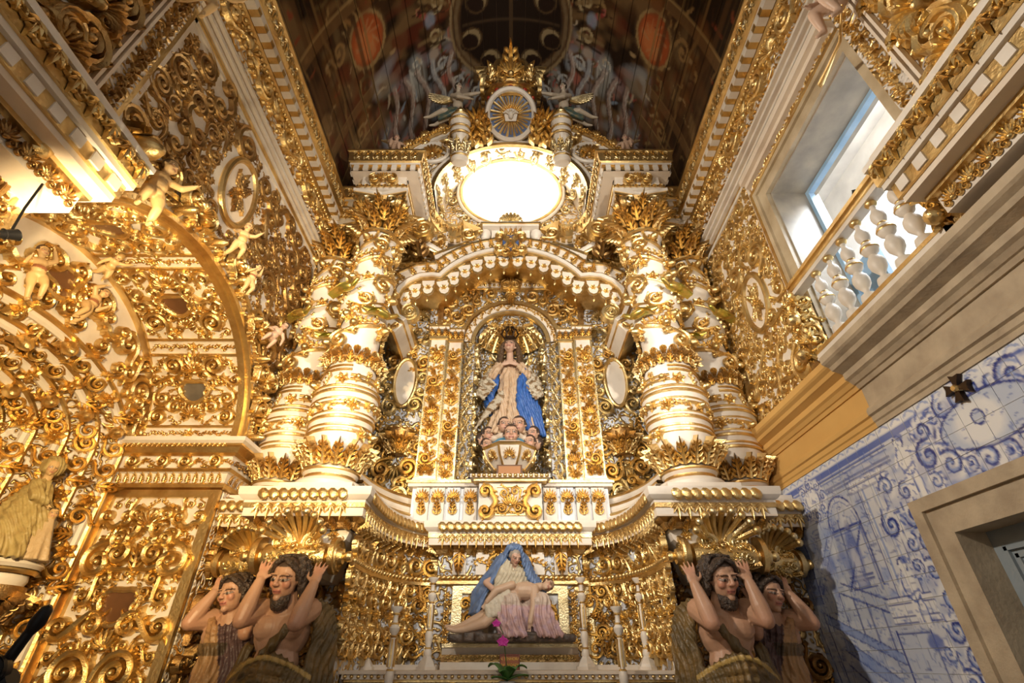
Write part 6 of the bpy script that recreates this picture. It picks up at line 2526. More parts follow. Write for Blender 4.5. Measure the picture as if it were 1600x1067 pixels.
# jamb entablature (wraps from the jamb round to the wall face)
je = thing('jamb_entablature', 'stacked gold mouldings and scroll frieze at the springing of the left arch', 'entablature', (-3.3, JY, 3.0))
pth = [(-W + .0, 5.35), (-W + .0, JY), (DX - .1, JY)]
for nm, prof, mt_ in (('lower_moulding', [(0, 3.0), (.05, 3.02), (.05, 3.05), (.03, 3.07)], GOLDF), ('leaf_band', [(.02, 3.07), (.035, 3.16), (.06, 3.17)], WHITE), ('rope', [(.06, 3.17), (.09, 3.19), (.06, 3.21)], GOLD),
                      ('frieze', [(.04, 3.21), (.04, 3.33), (.06, 3.33)], WHITE), ('gilded_cyma', [(.06, 3.33), (.10, 3.35), (.13, 3.40), (.15, 3.41), (.15, 3.43)], GOLDF), ('top_edge', [(.15, 3.43), (.18, 3.45), (.18, 3.49), (-.05, 3.49)], WHITE)):
    mb = MB()
    mb.sweep(pth, prof, XY)
    part(je, nm, mb, mt_, True, 30)
band(je, 'leaf', (DX, JY - .03, 3.07), (-W, JY - .03, 3.07), (0, -1, 0), (0, 0, 1), .10, .075, 'g')
for k in range(4):
    x = DX + .14 + k * .26
    orn(je, 'scroll2', (x, JY - .045, 3.27), (0, -1, 0), (0, 0, 1), .18, .3, 1 if k % 2 else -1, 'g')
    orn(je, 'sprig', (x + .13, JY - .045, 3.27), (0, -1, 0), (0, 0, 1), .13, 0, 1, 'g')
band(je, 'rose', (DX, JY - .15, 3.41), (-W, JY - .15, 3.41), (0, -1, 0), (0, 0, 1), .045, .05, 'g')
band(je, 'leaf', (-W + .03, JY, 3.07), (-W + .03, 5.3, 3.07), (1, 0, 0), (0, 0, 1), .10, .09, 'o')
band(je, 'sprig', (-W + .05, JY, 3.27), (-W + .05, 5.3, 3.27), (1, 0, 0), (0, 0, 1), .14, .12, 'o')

# carved strip of wall between the arch and the altarpiece
ws = thing('carved_wall_strip', 'dark carved strip of wall between the left arch jamb and the young statue', 'wall strip', (-W, 4.9, 0))
mb = MB()
mb.box(-W - .005, -W + .03, JY + .02, 5.10, .9, 3.0)
part(ws, 'strip_board', mb, FILI, False)
for k in range(9):
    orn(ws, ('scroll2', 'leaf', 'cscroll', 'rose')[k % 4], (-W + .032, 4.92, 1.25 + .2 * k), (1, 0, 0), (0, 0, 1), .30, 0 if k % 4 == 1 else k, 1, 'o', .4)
# intrados
so = thing('coffered_soffit', 'coffered white and gold soffit of the left side arch', 'arch soffit', (-3.3, AY, AZ))
m = MB()
V, F = [], []
for k in range(41):
    t = 180 * k / 40
    for x in (DX - .02, -W):
        V.append(arch_pt(t, x))
F = [(2 * i, 2 * i + 1, 2 * i + 3, 2 * i + 2) for i in range(40)]
m.add(V, F)
part(so, 'soffit_board', m, WHITE, True, 60)
for x, w_ in ((-W - .035, .07), (DX + .035, .07)):
    m = MB()
    V, F = [], []
    for k in range(41):
        t = 180 * k / 40
        a = arch_pt(t, x - w_ / 2)
        b = arch_pt(t, x + w_ / 2)
        n = arch_n(t) * .03
        V += [a, a + n, b + n, b]
    for i in range(40):
        for q in range(3):
            F.append((4 * i + q, 4 * i + q + 1, 4 * i + 5 + q, 4 * i + 4 + q))
    m.add(V, F)
    part(so, 'gilded_rib', m, GOLDF, True, 30)
for t in (176, 134, 92, 50, 8):
    for dt, mt_ in ((-3.6, GOLDF), (3.6, GOLDF)):
        m = MB()
        P = [arch_pt(t + dt + q, x) + arch_n(t) * h for (q, h) in ((-.6, 0), (-.6, .02), (.6, .02), (.6, 0)) for x in (DX + .07, -W - .07)]
        m.add(P, [(0, 1, 3, 2), (2, 3, 5, 4), (4, 5, 7, 6)])
        part(so, 'cross_rib', m, mt_, False)
    for k in range(9):
        x = DX + .15 + k * .094
        orn(so, 'rose' if k == 4 else 'sprig', arch_pt(t, x) + arch_n(t) * .003, arch_n(t), arch_pt(t - 1, 0) - arch_pt(t + 1, 0), .13, .3 * (-1) ** k, 1 if k > 4 else -1, 'g')
for ci, t in enumerate((155, 113, 71, 29)):
    n = arch_n(t)
    up = (arch_pt(t - 1, 0) - arch_pt(t + 1, 0)).normalized()
    c = arch_pt(t, -3.325) + n * .004
    M = frame(c, n, up)
    hgt = (arch_pt(t - 17, 0) - arch_pt(t + 17, 0)).length

    def fm(u, v, c=c, t=t, hgt=hgt):
        tt = t + 17 - 34 * v / hgt
        nn = arch_n(tt)
        return arch_pt(tt, DX + .09 + u) + nn * .003, nn, (arch_pt(tt - 1, 0) - arch_pt(tt + 1, 0)).normalized()

    def ins(u, v, r, hgt=hgt):
        return sqrt(((u - .435) / (.17 + r)) ** 2 + ((v - hgt * .5) / (.15 + r)) ** 2) > 1
    cartouche(so, frame(c + n * .01, n, up), .135, .12, GLASSB if ci == 0 else BROWN)
    orn(so, 'shell', fm(.435, hgt * .76)[0], n, up, .30, 0, 1, 'g', .35)
    fill(so, fm, .87, hgt, [(.13, 4), (.10, 8), (.07, 12), (.045, 20)], 40 + ci, ins, True, 'g', 1.15, .78, 800)

# archivolt on the wall face with flowers
av = thing('flowered_archivolt', 'gold archivolt with shells and flowers round the left arch', 'archivolt', (-W, AY, AZ))
for d0, d1, o, mt_ in ((0, .05, .05, GOLDF), (.05, .17, .025, WHITE), (.17, .22, .06, GOLD)):
    m = MB()
    V, F = [], []
    for k in range(41):
        t = 180 * k / 40
        a, b = arch_pt(t, -W, d0), arch_pt(t, -W, d1)
        e = Vector((o, 0, 0))
        V += [a, a + e, b + e, b]
    for i in range(40):
        for q in range(3):
            F.append((4 * i + q, 4 * i + q + 1, 4 * i + 5 + q, 4 * i + 4 + q))
    m.add(V, F)
    part(av, 'moulding', m, mt_, True, 30)
for k in range(30):
    t = 4 + 172 * k / 29
    o = arch_pt(t, -W + .03, .11)
    orn(av, ('rose', 'sprig', 'bud')[k % 3], o, (1, 0, 0), -arch_n(t), (.16, .2, .14)[k % 3], .4 * (-1) ** k, 1, 'g', .3)
for t in (165, 150, 128, 104, 76, 40):
    o = arch_pt(t, -W + .07, .20)
    orn(av, 'shell', o, (1, 0, -.3), -arch_n(t), .26, 0, 1, 'g', .45)
    orn(av, 'scroll2', o + Vector((0, .12, .02)), (1, 0, 0), -arch_n(t), .26, 1, 1, 'g', .4)
    orn(av, 'scroll2', o + Vector((0, -.12, .02)), (1, 0, 0), -arch_n(t), .26, -1, -1, 'g', .4)
# bright carved crest where the pier cornice meets the arch
for k in range(12):
    t = 60 - 4 * k
    orn(av, ('scroll2', 'leaf', 'rose', 'bud')[k % 4], arch_pt(t, -W + .06, .28 + .08 * (k % 2)), (1, 0, -.2), -arch_n(t), .30, k, 1, 'g', .5)

# deep wall of the arch with nested arches: the side altar
sa = thing('side_altar', 'gold nested arches of the side altar inside the left arch', 'side altar', (-3.9, AY, 0))
IC, IZ = 3.30, 3.28


def in_pt(t, x, a, b):
    q = radians(t)
    return Vector((x, IC - a * cos(q), IZ + b * sin(q)))


m = MB()
V, F = [], []
a1, b1 = 1.33, .74
for k in range(31):
    t = 180 * k / 30
    V += [in_pt(t, DX, a1, b1), arch_pt(t, DX, .02)]
F = [(2 * i, 2 * i + 1, 2 * i + 3, 2 * i + 2) for i in range(30)]
m.add(V, F)
m.box(DX - .02, DX, 1.88, IC - a1, 0, AZ)
m.box(DX - .02, DX, IC + a1, JY, 0, AZ)
part(sa, 'tympanum', m, WHITE, False)
steps = [(-3.85, 1.33, .74), (-3.98, 1.14, .62), (-4.12, .96, .52), (-4.26, .78, .42), (-4.40, .60, .33)]
for i, (x, a, b) in enumerate(steps):
    for da, x2, r, mt_ in ((0, x, .028, GOLDF), (-.05, x - .02, .035, WHITE)):
        mb = MB()
        P = [(x2, IC - a - da, .8)] + [tuple(in_pt(180 * k / 30, x2, a + da, b + da)) for k in range(31)] + [(x2, IC + a + da, .8)]
        mb.tube(P, r, 7)
        part(sa, 'arch_moulding', mb, mt_)
    if i < len(steps) - 1:
        x3, a3, b3 = steps[i + 1]
        m = MB()
        V = []
        for k in range(31):
            V += [in_pt(180 * k / 30, x, a - .03, b - .03), in_pt(180 * k / 30, x3, a3, b3)]
        m.add(V, [(2 * q, 2 * q + 1, 2 * q + 3, 2 * q + 2) for q in range(30)])
        for e in (-1, 1):
            m.add([(x, IC + e * (a - .03), .8), (x3, IC + e * a3, .8), (x3, IC + e * a3, IZ), (x, IC + e * (a - .03), IZ)], [(0, 1, 2, 3)])
        part(sa, 'arch_splay', m, FILI, True, 40)
        am, bm_, xm = (a + a3) / 2, (b + b3) / 2, (x + x3) / 2
        for k in range(15):
            t = 6 + 168 * k / 14
            n = Vector((.8, .7 * cos(radians(t)), -.7 * sin(radians(t))))
            o = in_pt(t, xm + .03, am, bm_)
            orn(sa, ('scroll2', 'rose', 'leaf', 'bud', 'scroll')[(k + i) % 5], o, n, Vector((0, -cos(radians(t)), sin(radians(t)))), .21, .5 * k, 1 if k > 7 else -1, 'g', .32)
        for e in (-1, 1):
            for k in range(13):
                orn(sa, ('scroll', 'rose', 'leaf')[k % 3], (xm + .03, IC + e * am, 1.4 + .145 * k), (.8, -e * .6, 0), (0, 0, 1), .2, k, e, 'g', .4)
m = MB()
m.box(-4.55, -4.42, 2.3, 4.3, .8, 4.0)
part(sa, 'back_board', m, WHITE2, False)
for y in (3.75, 3.9):
    for k in range(6):
        orn(sa, 'scroll', (-4.41, y, 2.2 + .28 * k), (1, 0, 0), (0, 0, 1), .24, k, 1, 'g')
# tympanum ornament
for k in range(15):
    t = 12 + 156 * k / 14
    a = (AA + a1) / 2
    b = .0
    o = (in_pt(t, DX, a1 + .10, b1 + .10) + arch_pt(t, DX, -.05)) / 2
    orn(sa, ('scroll2', 'cscroll', 'scroll', 'sscroll')[k % 4], o + Vector((.004, 0, 0)), (1, 0, 0), -arch_n(t), .36, k * .9, 1 if k > 7 else -1, 'g', .4)
for k in range(12):
    t = 15 + 150 * k / 11
    orn(sa, 'scroll', in_pt(t, DX + .004, a1 + .10, b1 + .10), (1, 0, 0), -arch_n(t), .2, k, 1, 'g', .3)
cartouche(sa, frame((DX + .015, 3.16, 4.33), (1, 0, 0), (0, 0, 1)), .20, .15, BROWN)
# pedestal console of the statue and lower mouldings
cn2 = thing('statue_console', 'gold and white carved console carrying the saint in the left arch', 'console', (-3.95, 4.12, 2.1))
for z0, z1, w_, mt_ in ((2.22, 2.27, .26, WHITE), (2.18, 2.22, .24, GOLDF), (2.10, 2.18, .20, WHITE), (2.0, 2.10, .22, GOLD2), (1.9, 2.0, .16, GOLD2), (1.76, 1.9, .10, GOLD2)):
    mb = MB()
    mb.lathe([(w_ * .92, z0), (w_, (z0 + z1) / 2), (w_ * .96, z1), (0, z1)], 20, Matrix.Translation((-3.95, 4.12, 0)))
    part(cn2, 'console_tier', mb, mt_)
for k in range(10):
    a = tau * k / 10
    orn(cn2, 'leaf', (-3.95 + .14 * cos(a), 4.12 + .14 * sin(a), 1.86), (cos(a), sin(a), -.3), (cos(a) * .5, sin(a) * .5, 1), .22, 0, 1, 'o', .4)
# ================================================================== FIGURES
def remesh(mb, voxel, smooth=4, factor=.5):
    """fuse overlapping closed pieces into one continuous surface"""
    me = bpy.data.meshes.new('tmp')
    me.from_pydata(mb.v, [], mb.f)
    fixn(me)
    o = bpy.data.objects.new('tmp', me)
    tmp_scene.collection.objects.link(o)
    r = o.modifiers.new('r', 'REMESH')
    r.mode = 'VOXEL'
    r.voxel_size = voxel
    r.adaptivity = 0
    if smooth:
        s = o.modifiers.new('s', 'SMOOTH')
        s.iterations = smooth
        s.factor = factor
    vl = tmp_scene.view_layers[0]
    vl.update()
    dg = vl.depsgraph
    dg.update()
    out = bpy.data.meshes.new_from_object(o.evaluated_get(dg))
    tmp_scene.collection.objects.unlink(o)
    bpy.data.objects.remove(o)
    bpy.data.meshes.remove(me)
    out.polygons.foreach_set('use_smooth', [True] * len(out.polygons))
    return out


tmp_scene = bpy.data.scenes.new('tmp')


def folds(me, amp, freq, u=(1, 0, .25), warp=.04, wf=7.0, lo=None, hi=None):
    """carve sharp drapery folds: ridges run across direction u"""
    p = coords(me).astype(np.float64)
    n = np.empty(len(p) * 3, np.float32)
    me.vertices.foreach_get('normal', n)
    n = n.reshape(-1, 3)
    t = p @ np.array(u) + warp * np.sin(p[:, 2] * wf + 3 * p[:, 0]) + .3 * warp * np.sin(p[:, 1] * 23 + p[:, 2] * 17)
    r = 1 - 2 * np.abs(np.sin(t * freq)) + .5 * np.sin(t * freq * .37 + 1)
    w = np.ones(len(p))
    if lo is not None:
        w *= np.clip((p[:, 2] - lo) / .05, 0, 1)
    if hi is not None:
        w *= np.clip((hi - p[:, 2]) / .08, 0, 1)
    q = p + n * (amp * r * w)[:, None]
    me.vertices.foreach_set('co', q.astype(np.float32).ravel())
    me.update()
    return me


def coords(me):
    a = np.empty(len(me.vertices) * 3, np.float32)
    me.vertices.foreach_get('co', a)
    return a.reshape(-1, 3)


def colour(me, c, matr=None):
    at = me.color_attributes.new('Col', 'FLOAT_COLOR', 'POINT')
    out = np.ones((len(c), 4), np.float32)
    out[:, :3] = c
    at.data.foreach_set('color', out.ravel())
    me.materials.clear()
    me.materials.append(matr or FIGURE)
    return me


def mixc(c, mask, col):
    m = np.clip(mask, 0, 1)[:, None]
    return c * (1 - m) + np.array(col, np.float32) * m


def vnoise(p, sc_, seed=0):
    q = p * sc_ + seed
    return .5 + .25 * (np.sin(q[:, 0] * 1.7 + 2 * np.sin(q[:, 2] * 1.3)) + np.sin(q[:, 2] * 2.1 + 2 * np.sin(q[:, 1] * 1.9 + q[:, 0])))


def head_pieces(mb, M, k, beard=False, child=False):
    """head of height k; local face direction -Y, origin at head centre"""
    S = M @ Matrix.Diagonal((k, k, k, 1))
    e = lambda c, r, sg=12, rg=8: mb.ell(c, r, sg, rg, S)
    e((0, .06, .10), (.36, .42, .40), 16, 10)
    if child:
        e((0, -.12, -.14), (.33, .30, .30), 14, 9)
        e((-.17, -.25, -.17), (.14, .14, .13))
        e((.17, -.25, -.17), (.14, .14, .13))
        e((0, -.35, -.33), (.09, .09, .08))
    else:
        e((0, -.10, -.16), (.27, .30, .33), 14, 9)
        e((0, -.30, -.40), (.10, .10, .09))
        e((-.18, -.27, -.10), (.10, .10, .11))
        e((.18, -.27, -.10), (.10, .10, .11))
    for s in (-1, 1):
        e((s * .145, -.335, .015), (.085, .055, .050))
        e((s * .15, -.335, .115), (.13, .055, .035))
        e((s * .36, .04, -.02), (.05, .09, .12))
        e((s * .05, -.43, -.10), (.045, .05, .04))
    mb.cap((0, -.37, .10), .04, (0, -.47, -.08), .055, 10, S)
    mb.cap((-.07, -.385, -.225), .028, (.07, -.385, -.225), .028, 8, S)
    mb.cap((-.055, -.38, -.28), .032, (.055, -.38, -.28), .032, 8, S)


def head_paint(c, p, M, k, hair=None, child=False, brow=(.06, .03, .02)):
    Mi = np.array((M @ Matrix.Diagonal((k, k, k, 1))).inverted())
    q = p @ Mi[:3, :3].T + Mi[:3, 3]
    near = (np.abs(q) < .75).all(1)
    x, y, z = q[:, 0], q[:, 1], q[:, 2]
    front = near & (y < -.2)
    ax = np.abs(x)
    c = mixc(c, near * front * np.exp(-((ax - .20) ** 2 + (z + .10) ** 2) / .012) * .42, (.52, .15, .10))
    c = mixc(c, near * np.exp(-((ax) ** 2 + (z + .08) ** 2) / .006) * (y < -.42) * .3, (.50, .18, .12))
    c = mixc(c, front * ((np.abs(z + .25) < .055) & (ax < .12)) * .7, (.40, .12, .09))
    c = mixc(c, front * ((np.abs(z + .252) < .012) & (ax < .11)) * .9, (.12, .03, .03))
    eye = ((ax - .145) / .085) ** 2 + ((z - .005) / .034) ** 2
    c = mixc(c, front * (eye < 1.5) * .9, (.13, .07, .05))
    c = mixc(c, front * (eye < .9) * .9, (.34, .29, .25))
    c = mixc(c, front * (((ax - .145) ** 2 + (z - .0) ** 2) < .0013), (.03, .02, .015))
    c = mixc(c, front * ((np.abs(z - (.105 - 1.6 * (ax - .15) ** 2)) < .020) & (ax > .04) & (ax < .27)) * .85, brow)
    if hair is not None:
        hz = (((q / np.array((.46, .52, .56))) ** 2).sum(1) < 1) & ((z > .20 + .09 * (y < -.2) * (ax < .3)) | ((y > .0) & (z > -.3)) | ((ax > .30) & (z > -.05) & (y > -.16)))
        c = mixc(c, hz * .97, hair)
    return c


def limb(mb, pts, n=12):
    for (p0, r0), (p1, r1) in zip(pts[:-1], pts[1:]):
        mb.cap(p0, r0, p1, r1, n)


def hand_pieces(mb, wrist, dirv, palm_n, k, curl=.3, side=1):
    """palm and five separate fingers; dirv: towards the fingertips, palm_n: palm normal, k: hand length"""
    d = Vector(dirv).normalized()
    n = (Vector(palm_n) - d * Vector(palm_n).dot(d)).normalized()
    x = d.cross(n) * side
    w = Vector(wrist)
    c = w + d * k * .26
    M = Matrix.Identity(4)
    for i in range(3):
        M[i][0], M[i][1], M[i][2], M[i][3] = x[i], d[i], n[i], c[i]
    mb.ell((0, 0, 0), (k * .22, k * .30, k * .10), 12, 8, M)
    for i, (ox, L) in enumerate(((-.17, .40), (-.06, .47), (.06, .45), (.165, .36))):
        b = w + d * k * .48 + x * ox * k
        d1 = (d + x * ox * 1.1 + n * curl * .3).normalized()
        m1 = b + d1 * L * k * .5
        d2 = (d1 + n * curl).normalized()
        e1 = m1 + d2 * L * k * .32
        d3 = (d2 + n * curl).normalized()
        e2 = e1 + d3 * L * k * .22
        limb(mb, [(b, k * .054), (m1, k * .047), (e1, k * .042), (e2, k * .034)], 8)
    b = w + d * k * .16 - x * .17 * k
    m1 = b + (d * .55 - x * .75 + n * .2).normalized() * k * .24
    e1 = m1 + (d * .95 - x * .25 + n * .3).normalized() * k * .20
    limb(mb, [(b, k * .07), (m1, k * .058), (e1, k * .042)], 8)


SKIN = np.array((.44, .25, .155), np.float32)
PALE = np.array((.55, .37, .26), np.float32)


# ------------------------------------------------------------------ bearing figures
def make_atlas(name, label, C, k, front=True):
    t = thing(name, label, 'statue', (C[0], C[1], .9), 'bearing figures under the columns')
    C = Vector(C)
    P = lambda x, y, z: C + Vector((x, y, z)) * (k / .33)
    b = MB()
    yaw, pit = (radians(-14), radians(14)) if front else (radians(-20), radians(10))
    HM = Matrix.Translation(C) @ rotm('Z', yaw) @ rotm('X', pit) @ rotm('Y', radians(5 if front else -6))
    head_pieces(b, HM, k)
    b.cap(P(0, .06, -.08), .072, P(0, .10, -.24), .095, 12)
    b.ell(P(0, .14, -.38), (.21, .145, .20), 16, 10)
    b.ell(P(-.09, .035, -.36), (.105, .06, .085), 12, 8)
    b.ell(P(.09, .035, -.36), (.105, .06, .085), 12, 8)
    b.ell(P(0, .13, -.62), (.175, .135, .20), 14, 9)
    b.ell(P(0, .14, -.92), (.19, .15, .26), 14, 9)
    if front:
        arms = [(-1, (-.20, .12, -.22), (-.235, -.13, -.315), (-.20, -.06, -.035), (-.02, .30, .95)),
                (1, (.20, .12, -.22), (.20, -.15, -.335), (.245, -.06, -.06), (.10, .30, .95))]
    else:
        arms = [(-1, (-.19, .12, -.22), (-.30, -.08, -.26), (-.20, .0, -.01), (.06, .35, .93)),
                (1, (.19, .12, -.22), (.24, -.05, -.34), (.16, .06, -.09), (.05, .35, .93))]
    for s, sh, el, wr, dv in arms:
        limb(b, [(P(*sh), .085), (P(*[(a + c) / 2 for a, c in zip(sh, el)]), .074), (P(*el), .058)])
        m_ = [el[i] * .65 + wr[i] * .35 for i in range(3)]
        limb(b, [(P(*el), .058), (P(*m_), .062), (P(*wr), .040)])
        hand_pieces(b, P(*wr), Vector(dv), Vector((0, 1, .1)), .215 * k / .33, .22, -s)
    me = remesh(b, .0065, 3, .5)
    p = coords(me)
    base = SKIN if front else SKIN * 1.02
    c = np.tile(base, (len(p), 1)).astype(np.float32)
    nz_ = vnoise(p, 14, 3)
    c = mixc(c, (nz_ - .35) * .5, (.56, .33, .22))
    # flush on elbows, knuckles and shoulders
    for s, sh, el, wr, dv in arms:
        for q, r, al in ((P(*el), .0035, .35), (P(*wr) + Vector(dv).normalized() * .12, .003, .3), (P(*sh), .004, .2)):
            c = mixc(c, np.exp(-((p - np.array(q)) ** 2).sum(1) / r) * al, (.55, .19, .13))
    c = head_paint(c, p, HM, k, (.055, .035, .025))
    colour(me, c)
    add('body', me, t)
    # hair: wavy locks
    hb = MB()
    rn = random.Random(5 if front else 6)
    S = HM @ Matrix.Diagonal((k, k, k, 1))
    locks = 30 if front else 20
    for s in (-1, 1):
        for q in range(3):
            o_ = .05 * q
            hb.tube([(s * .02, -.24 + o_, .47), (s * .20, -.27 + o_, .37), (s * .35, -.16 + o_, .20), (s * .41, -.06 + o_, -.02), (s * .38, -.02 + o_, -.22), (s * .44, .0 + o_, -.40 * (1 if front else .3))], [.06, .065, .065, .06, .055, .03], 7, S)
    for i in range(locks):
        L = rn.uniform(.75, 1.0) if front else rn.uniform(.35, .55)
        path = []
        sx = -sin(radians(-100 + 200 * i / (locks - 1)))
        sy = cos(radians(-100 + 200 * i / (locks - 1)))
        for j in range(9):
            f = j / 8
            rad = .08 + .31 * min(1, f * 2.2) + .07 * f
            zz = .52 - .12 * f - L * max(0, f - .25) * 1.15
            w_ = .055 * sin(j * 1.9 + i * 2.1)
            path.append((sx * (rad + w_), .06 + sy * (rad + w_) * 1.12, zz))
        hb.tube(path, [.05, .05, .05, .048, .046, .046, .042, .04, .02], 7, S)
    if front:
        # short curled beard along the jaw
        for i in range(9):
            a = radians(-70 + 140 * i / 8)
            x, y = .22 * sin(a), -.02 - .27 * cos(a)
            hb.tube([(x, y, -.30 - .06 * cos(a)), (x * 1.08, y - .05, -.42 - .06 * cos(a)), (x * .9, y - .06, -.54 - .08 * cos(a)), (x * .98, y - .02, -.62 - .08 * cos(a))], [.035, .05, .045, .02], 7, S)
    hm = remesh(hb, .0065, 1, .3)
    hp_ = coords(hm)
    colour(hm, mixc(np.tile(np.array((.045, .03, .022), np.float32), (len(hp_), 1)), (vnoise(hp_, 60) - .4) * .8, (.14, .09, .06)))
    hm.materials[0] = HAIR
    add('hair', hm, t)
    # drapery
    d = MB()
    rn = random.Random(8)
    if front:
        # sash from his left shoulder across the chest, thick roll at the waist, hanging folds
        for q in range(6):
            o = q * .028
            limb(d, [(P(.20 - o * .6, .16 - .12 * (q < 3), -.17 - o), .024), (P(.13 - o, .0 + .012 * (q % 2), -.30 - o), .026), (P(.03 - o, -.02 + .012 * (q % 2), -.46 - o * .9), .026), (P(-.08 - o * .5, .02, -.60 - o * .6), .024)], 8)
        for q in range(5):
            limb(d, [(P(.24 + q * .02, .14 + .03 * q, -.16 - q * .01), .03), (P(.28 + q * .025, .12 + .045 * q - .03 * (q % 2), -.42), .034), (P(.27 + q * .03, .10 + .05 * q, -.75), .04), (P(.24 + .03 * q, .08 + .05 * q, -1.1), .04)], 8)
        for q in range(5):
            z = -.66 - q * .045
            path = [P(-.26 + .52 * j / 10, .10 - .19 * sin(pi * j / 10) - .01 * q, z + .10 * sin(pi * j / 10) * (1 - q * .25)) for j in range(11)]
            d.tube(path, [.034 + .008 * sin(j * 1.3 + q) for j in range(11)], 9)
        for q in range(13):
            x = -.26 + .52 * q / 12
            y = .10 - .20 * cos((q / 12 - .5) * pi)
            d.cap(P(x * .95, y - .02 * (q % 2), -.76), .024, P(x * 1.15 + rn.uniform(-.05, .05), y - .03 * (q % 2), -1.22), .034, 8)
        d.ell(P(0, .12, -.98), (.24, .17, .28), 14, 9)
        # mantle hanging at the outer side
        for q in range(4):
            limb(d, [(P(-.26 - q * .015, .16 + q * .03, -.50), .045), (P(-.28 - q * .02, .12 + q * .04, -.72), .055), (P(-.32, .1 + q * .04, -1.1), .06)], 8)
    else:
        for q in range(7):
            o = q * .04
            path = [P(-.19 + .38 * j / 8, .06 - .14 * sin(pi * j / 8), -.20 - o - .10 * sin(pi * j / 8) - .01 * q) for j in range(9)]
            d.tube(path, [.022 + .006 * (q % 2)] * 9, 8)
        for q in range(10):
            x = -.22 + .44 * q / 9
            y = .09 - .17 * cos((q / 9 - .5) * pi)
            d.cap(P(x * .8, y + .0 - .02 * (q % 2), -.45), .024, P(x * 1.15, y - .03 * (q % 2), -1.2), .034, 8)
        d.ell(P(0, .13, -.6), (.2, .14, .26), 14, 9)
        d.ell(P(0, .13, -1.0), (.23, .15, .3), 14, 9)
        for q in range(4):
            limb(d, [(P(.22, .02 - q * .02, -.26), .04), (P(.21 - q * .03, -.02, -.62), .05), (P(.12 - q * .05, -.06, -.85), .045), (P(.16 - q * .05, -.05, -1.2), .05)], 8)
    dm = remesh(d, .008, 2, .4)
    folds(dm, .0075 if front else .009, 52 if front else 60, (1, .5, -.45 if front else .1), .04)
    p = coords(dm)
    nz_ = vnoise(p, 9, 1)
    if front:
        c = np.tile(np.array((.115, .075, .028), np.float32), (len(p), 1))
        c = mixc(c, (nz_ - .45) * 1.4, (.22, .13, .04))
        rel = (p - np.array(C)) / (k / .33)
        edge = np.abs(rel[:, 2] + .655 - .10 * np.cos(rel[:, 0] * 6)) < .016
        c = mixc(c, edge * (rel[:, 1] < .1) * .9, (.45, .30, .09))
        c = mixc(c, (rel[:, 2] < -.88) * (np.sin(rel[:, 0] * 40) > .93) * .6, (.35, .22, .07))
    else:
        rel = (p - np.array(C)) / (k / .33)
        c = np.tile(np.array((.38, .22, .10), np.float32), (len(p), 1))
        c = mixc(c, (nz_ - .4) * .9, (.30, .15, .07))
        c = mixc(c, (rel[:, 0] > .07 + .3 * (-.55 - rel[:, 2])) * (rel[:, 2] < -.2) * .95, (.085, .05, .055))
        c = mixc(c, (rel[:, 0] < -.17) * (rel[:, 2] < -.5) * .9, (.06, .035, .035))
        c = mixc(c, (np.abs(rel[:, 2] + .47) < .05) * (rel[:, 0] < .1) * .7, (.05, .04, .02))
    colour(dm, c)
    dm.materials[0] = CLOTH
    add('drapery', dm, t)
    return t


at1 = make_atlas('bearing_figure', 'bearded bare chested statue bearing the front bracket on the left', (-1.735, 4.20, 2.165), .31, True)
at2 = make_atlas('bearing_figure', 'young beardless statue in ochre tunic beside the left arch', (-2.31, 4.56, 2.10), .28, False)
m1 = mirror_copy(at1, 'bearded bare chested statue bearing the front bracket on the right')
m1.location.x = 1.655
m2 = mirror_copy(at2, 'young beardless statue in pale shawl beside the tile wall')
m2.location.x = 2.17


# ------------------------------------------------------------------ putti
def putto_mesh(arms, legs, hair=(.09, .05, .03), tone=PALE, yaw=0, pit=0, sash=None, lean=(0, 0)):
    """unit figure about 1 high, pelvis at origin, facing -Y; returns mesh with colours"""
    b = MB()
    lx, ly = lean
    hc = Vector((lx * 1.3, -.03 + ly * 1.3, .50))
    HM = Matrix.Translation(hc) @ rotm('Z', yaw) @ rotm('X', pit)
    head_pieces(b, HM, .27, child=True)
    b.cap((lx, ly, .32), .06, hc - Vector((0, 0, .06)), .06)
    b.ell((lx * .8, ly * .8, .24), (.135, .10, .12), 12, 8)
    b.ell((lx * .4, ly * .4 - .02, .08), (.125, .115, .13), 12, 8)
    b.ell((0, 0, -.04), (.135, .12, .10), 12, 8)
    for s, (el, wr) in zip((-1, 1), arms):
        sh = Vector((lx + s * .13, ly, .28))
        limb(b, [(sh, .058), (Vector(el), .050), (Vector(wr), .034)], 10)
        dv = Vector(wr) - Vector(el)
        hand_pieces(b, wr, dv, (0, -.3, 1) if abs(dv.normalized().z) < .8 else (0, -1, 0), .12, .35, -s)
    for s, (kn, an) in zip((-1, 1), legs):
        hp2 = Vector((s * .075, 0, -.07))
        kn, an = Vector(kn), Vector(an)
        limb(b, [(hp2, .095), ((hp2 + kn) / 2, .09), (kn, .062)], 12)
        limb(b, [(kn, .062), (kn * .6 + an * .4, .060), (an, .036)], 10)
        ft = (an - kn).normalized()
        f2 = an + Vector((0, -.09, -.02)) if abs(ft.z) > .5 else an + ft * .06 + Vector((0, -.05, 0))
        b.cap(an, .036, f2, .026)
    me = remesh(b, .0135, 3, .5)
    p = coords(me)
    c = np.tile(tone, (len(p), 1)).astype(np.float32)
    c = mixc(c, (vnoise(p, 12) - .4) * .4, tone * 1.12)
    c = head_paint(c, p, HM, .27, hair, True)
    if sash is not None:
        c = mixc(c, (np.abs(p[:, 2] - .10 + .25 * p[:, 0]) < .04) * (np.abs(p[:, 0]) < .17) * .9, sash)
    return colour(me, c)


